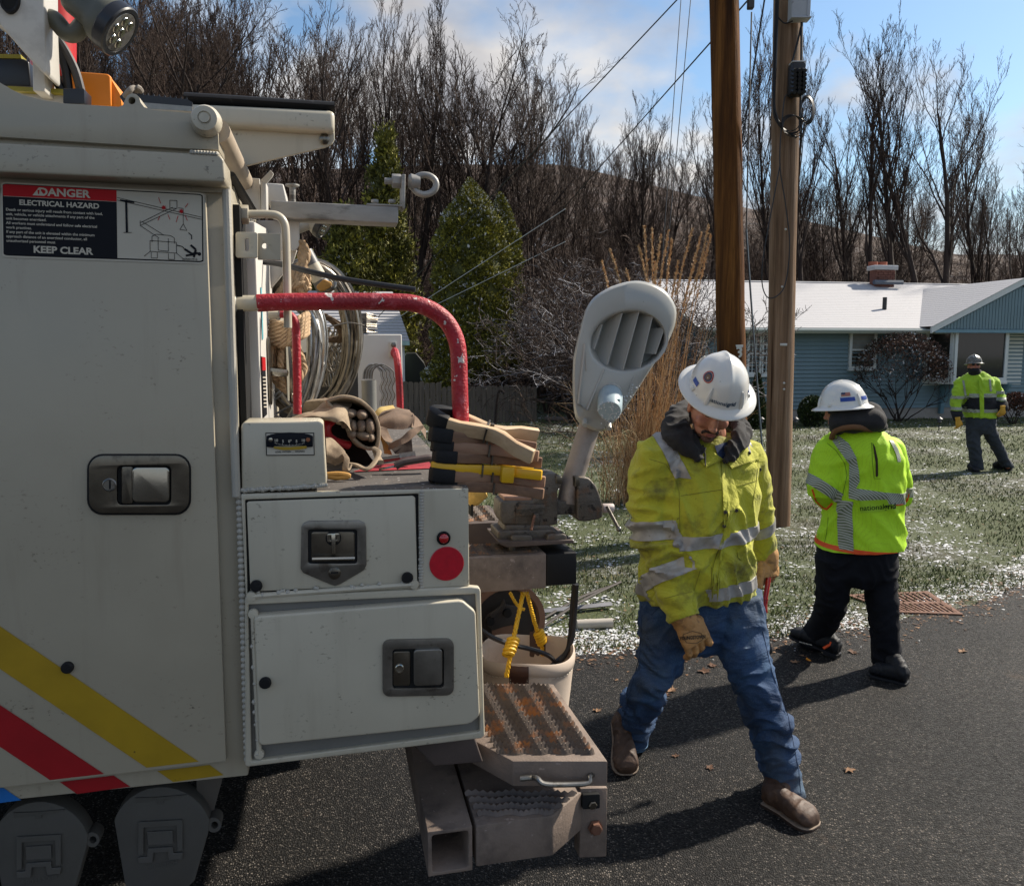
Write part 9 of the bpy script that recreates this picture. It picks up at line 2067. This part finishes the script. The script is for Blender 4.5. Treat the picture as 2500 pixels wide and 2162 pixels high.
for q in ((bL0, bL1, .055, .048), (bL1, bL2, .045, .038), (bR0, bR1, .052, .044), (bR1, bR2, .04, .034), (P2(2060, 1100), bL0, .06, .055), (P2(2140, 1100, 4.3), bR0, .055, .05), (P2(2045, 1380), P2(2026, 1480, 4.35), .075, .055), (P2(2026, 1480, 4.35), P2(1992, 1575, 4.58), .05, .036), (P2(2140, 1380), P2(2154, 1490, 4.2), .075, .055), (P2(2154, 1490, 4.2), P2(2168, 1630, 4.24), .05, .036)): cap_(b2, *q)
body2 = emit('body', remesh(b2, .006, 2), skinM, w2)
bk2 = MB(); mb_ball(bk2, HF2, (0, -.018, .0), (.088, .108, .095)); mb_ball(bk2, HF2, (0, -.030, -.055), (.080, .090, .060)); mb_ball(bk2, HF2, (0, -.035, -.10), (.07, .07, .05)); emit('balaclava', remesh(bk2, .006, 4), navyM, w2)

# ---------------------------------------------------------------- worker 3: standing on the lawn by the house, looking up
YC = 11.5; P3_ = lambda x, y, Y=YC: wp(x, y, Y); k3 = 1 / ppm(YC)
w3 = thing('person', 'worker in lime and black jacket with yellow gloves standing on the snowy lawn', 'person', WT(gp(2425, 1148)))
jm3 = MB()
def sec3(x, y, hw, hd, tl=0): return (P3_(x, y), (ux + uz * tl) * hw * k3, uy * hd)
loft(jm3, [sec3(2383, 908, 14, .09), sec3(2384, 916, 28, .12), sec3(2384, 928, 40, .15), sec3(2386, 950, 41, .165), sec3(2390, 980, 37, .17), sec3(2393, 1005, 38, .17), sec3(2394, 1018, 38, .17)], 28, 2.3)
cL0, cL1, cL2 = P3_(2345, 935), P3_(2334, 985, 11.45), P3_(2338, 1020, 11.35); cR0, cR1, cR2 = P3_(2424, 935), P3_(2440, 968, 11.5), P3_(2447, 995, 11.35)
for a_, b_, r0, r1 in ((cL0, cL1, .088, .078), (cL1, cL2, .076, .062), (cR0, cR1, .088, .078), (cR1, cR2, .076, .062)): cap_(jm3, a_, b_, r0, r1)
j3 = remesh(jm3, .014, 4); displace(j3, lambda p, n: wr(p, V((.2, 0, .98)), 9, 5, .016, 2)); js3 = j3.copy(); jk3 = emit('jacket', j3, farM, w3)
S3 = surf_of(js3)
def b3(nm, y0, y1, m_, sel=None, off=.008, xc=2390): return band(nm, js3, m_, jk3, [(P3_(xc, y0, 11.35), V((0, 0, -1))), (P3_(xc, y1, 11.35), V((0, 0, 1)))], off, sel)
tors3 = lambda c: P3_(2356, 950).x < c.x < P3_(2424, 950).x
b3('black_panel', 970, 1003, navyM, tors3); b3('reflective_band', 961, 970, refl2, tors3, .010); b3('reflective_band', 999, 1007, refl2, tors3, .011)
la3 = lambda c: c.x < P3_(2357, 950).x; ra3 = lambda c: c.x > P3_(2424, 950).x
b3('reflective_band', 967, 974, refl2, la3); b3('reflective_band', 994, 1001, refl2, la3); b3('black_sleeve', 1003, 1030, navyM, la3); b3('reflective_band', 955, 962, refl2, ra3); b3('reflective_band', 971, 979, refl2, ra3); b3('black_sleeve', 980, 1030, navyM, ra3)
applique('placket', [(2389, 925), (2396, 925), (2402, 960), (2403, 1016), (2393, 1017), (2391, 960)], farM, jk3, S3, .016); applique('shoulder_band', [(2349, 928), (2354, 928), (2360, 965), (2355, 966)], refl2, jk3, S3, .009); applique('shoulder_band', [(2414, 925), (2419, 925), (2422, 955), (2417, 956)], refl2, jk3, S3, .009)
tm3 = MB(); loft(tm3, [sec3(2394, 1010, 34, .14), sec3(2395, 1030, 35, .14), sec3(2396, 1048, 32, .13), sec3(2396, 1058, 20, .1)], 22)
def leg3(secs): loft(tm3, [(P3_(x, y), ux * hw * k3, uy * .10) for x, y, hw in secs], 18, 2.2)
leg3([(2377, 1035, 18), (2376, 1075, 15.5), (2381, 1110, 13), (2386, 1146, 12)]); leg3([(2410, 1035, 18), (2424, 1070, 15.5), (2441, 1105, 13), (2461, 1140, 12)])
t3 = remesh(tm3, .014, 4); displace(t3, lambda p, n: wr(p, uz, 10, 6, .014, 2)); emit('trousers', t3, greyT, w3)
f1 = gp(2385, 1153); boot(w3, f1, f1 + V((.03, .26, 0)), P3_(2386, 1135), bshoe, wid=.05); f2 = gp(2470, 1149); boot(w3, f2, f2 + V((-.13, .24, 0)), P3_(2459, 1132), bshoe, wid=.05)
yg = mat('yellow_glove', (0.55, 0.30, 0.03), .7, var=.2, bump=.3)
hand(w3, 'glove', P3_(2339, 1026, 11.3), P3_(2341, 1038, 11.3), V((1, .2, .2)), V((.2, 1, 0)), .8, yg, 1.0, 1); hand(w3, 'glove', P3_(2448, 998, 11.3), P3_(2448, 1009, 11.3), V((1, .2, -.2)), V((-.3, 1, 0)), .8, yg, 1.0, -1)
h3o, HX3, _a, _b, _c = helmet(w3, P3_(2378, 887, 11.45), V((.0, .12, .99)), V((-.28, -.95, .12)), s=.95, low=True, shell=mat('helmet_worn', (0.10, 0.095, 0.08), .35, var=.4, vs=30, c2=(.32, .32, .29), lo=.56, hi=.64, s2=22, bump=0))
HF3 = HX3 @ Matrix.Translation((0, -.004, -.010)); b3_ = MB(); headmesh(b3_, HF3); cap_(b3_, HF3 @ V((0, -.03, -.08)), P3_(2384, 920), .056, .06); loft(b3_, [sec3(2384, 920, 20, .08), sec3(2386, 945, 30, .11), sec3(2392, 1000, 28, .12), sec3(2395, 1035, 28, .11)], 20)
for q in ((cL0, cL1, .055, .048), (cL1, cL2, .045, .038), (cR0, cR1, .055, .048), (cR1, cR2, .045, .038), (P3_(2360, 935), cL0, .06, .055), (P3_(2410, 935), cR0, .06, .055), (P3_(2378, 1035), P3_(2377, 1090), .08, .055), (P3_(2377, 1090), P3_(2386, 1140), .05, .04), (P3_(2408, 1035), P3_(2432, 1088), .08, .055), (P3_(2432, 1088), P3_(2460, 1138), .05, .04)): cap_(b3_, *q)
emit('body', remesh(b3_, .009, 2), skinM, w3)
ng = MB(); mb_ball(ng, HF3, (0, .010, -.100), (.080, .100, .055)); mb_ball(ng, HF3, (0, -.03, -.06), (.084, .085, .08)); cap_(ng, HF3 @ V((0, -.01, -.12)), P3_(2384, 915), .075, .09); emit('neck_gaiter', remesh(ng, .010, 3), navyM, w3)
sg = MB(); mb_ball(sg, HF3, (.030, .084, -.016), (.028, .016, .017)); mb_ball(sg, HF3, (-.030, .084, -.016), (.028, .016, .017)); sg = remesh(sg, .004, 1); emit('sunglasses', sg, mat('dark_lens', (.006, .006, .006), .1, bump=0), w3)
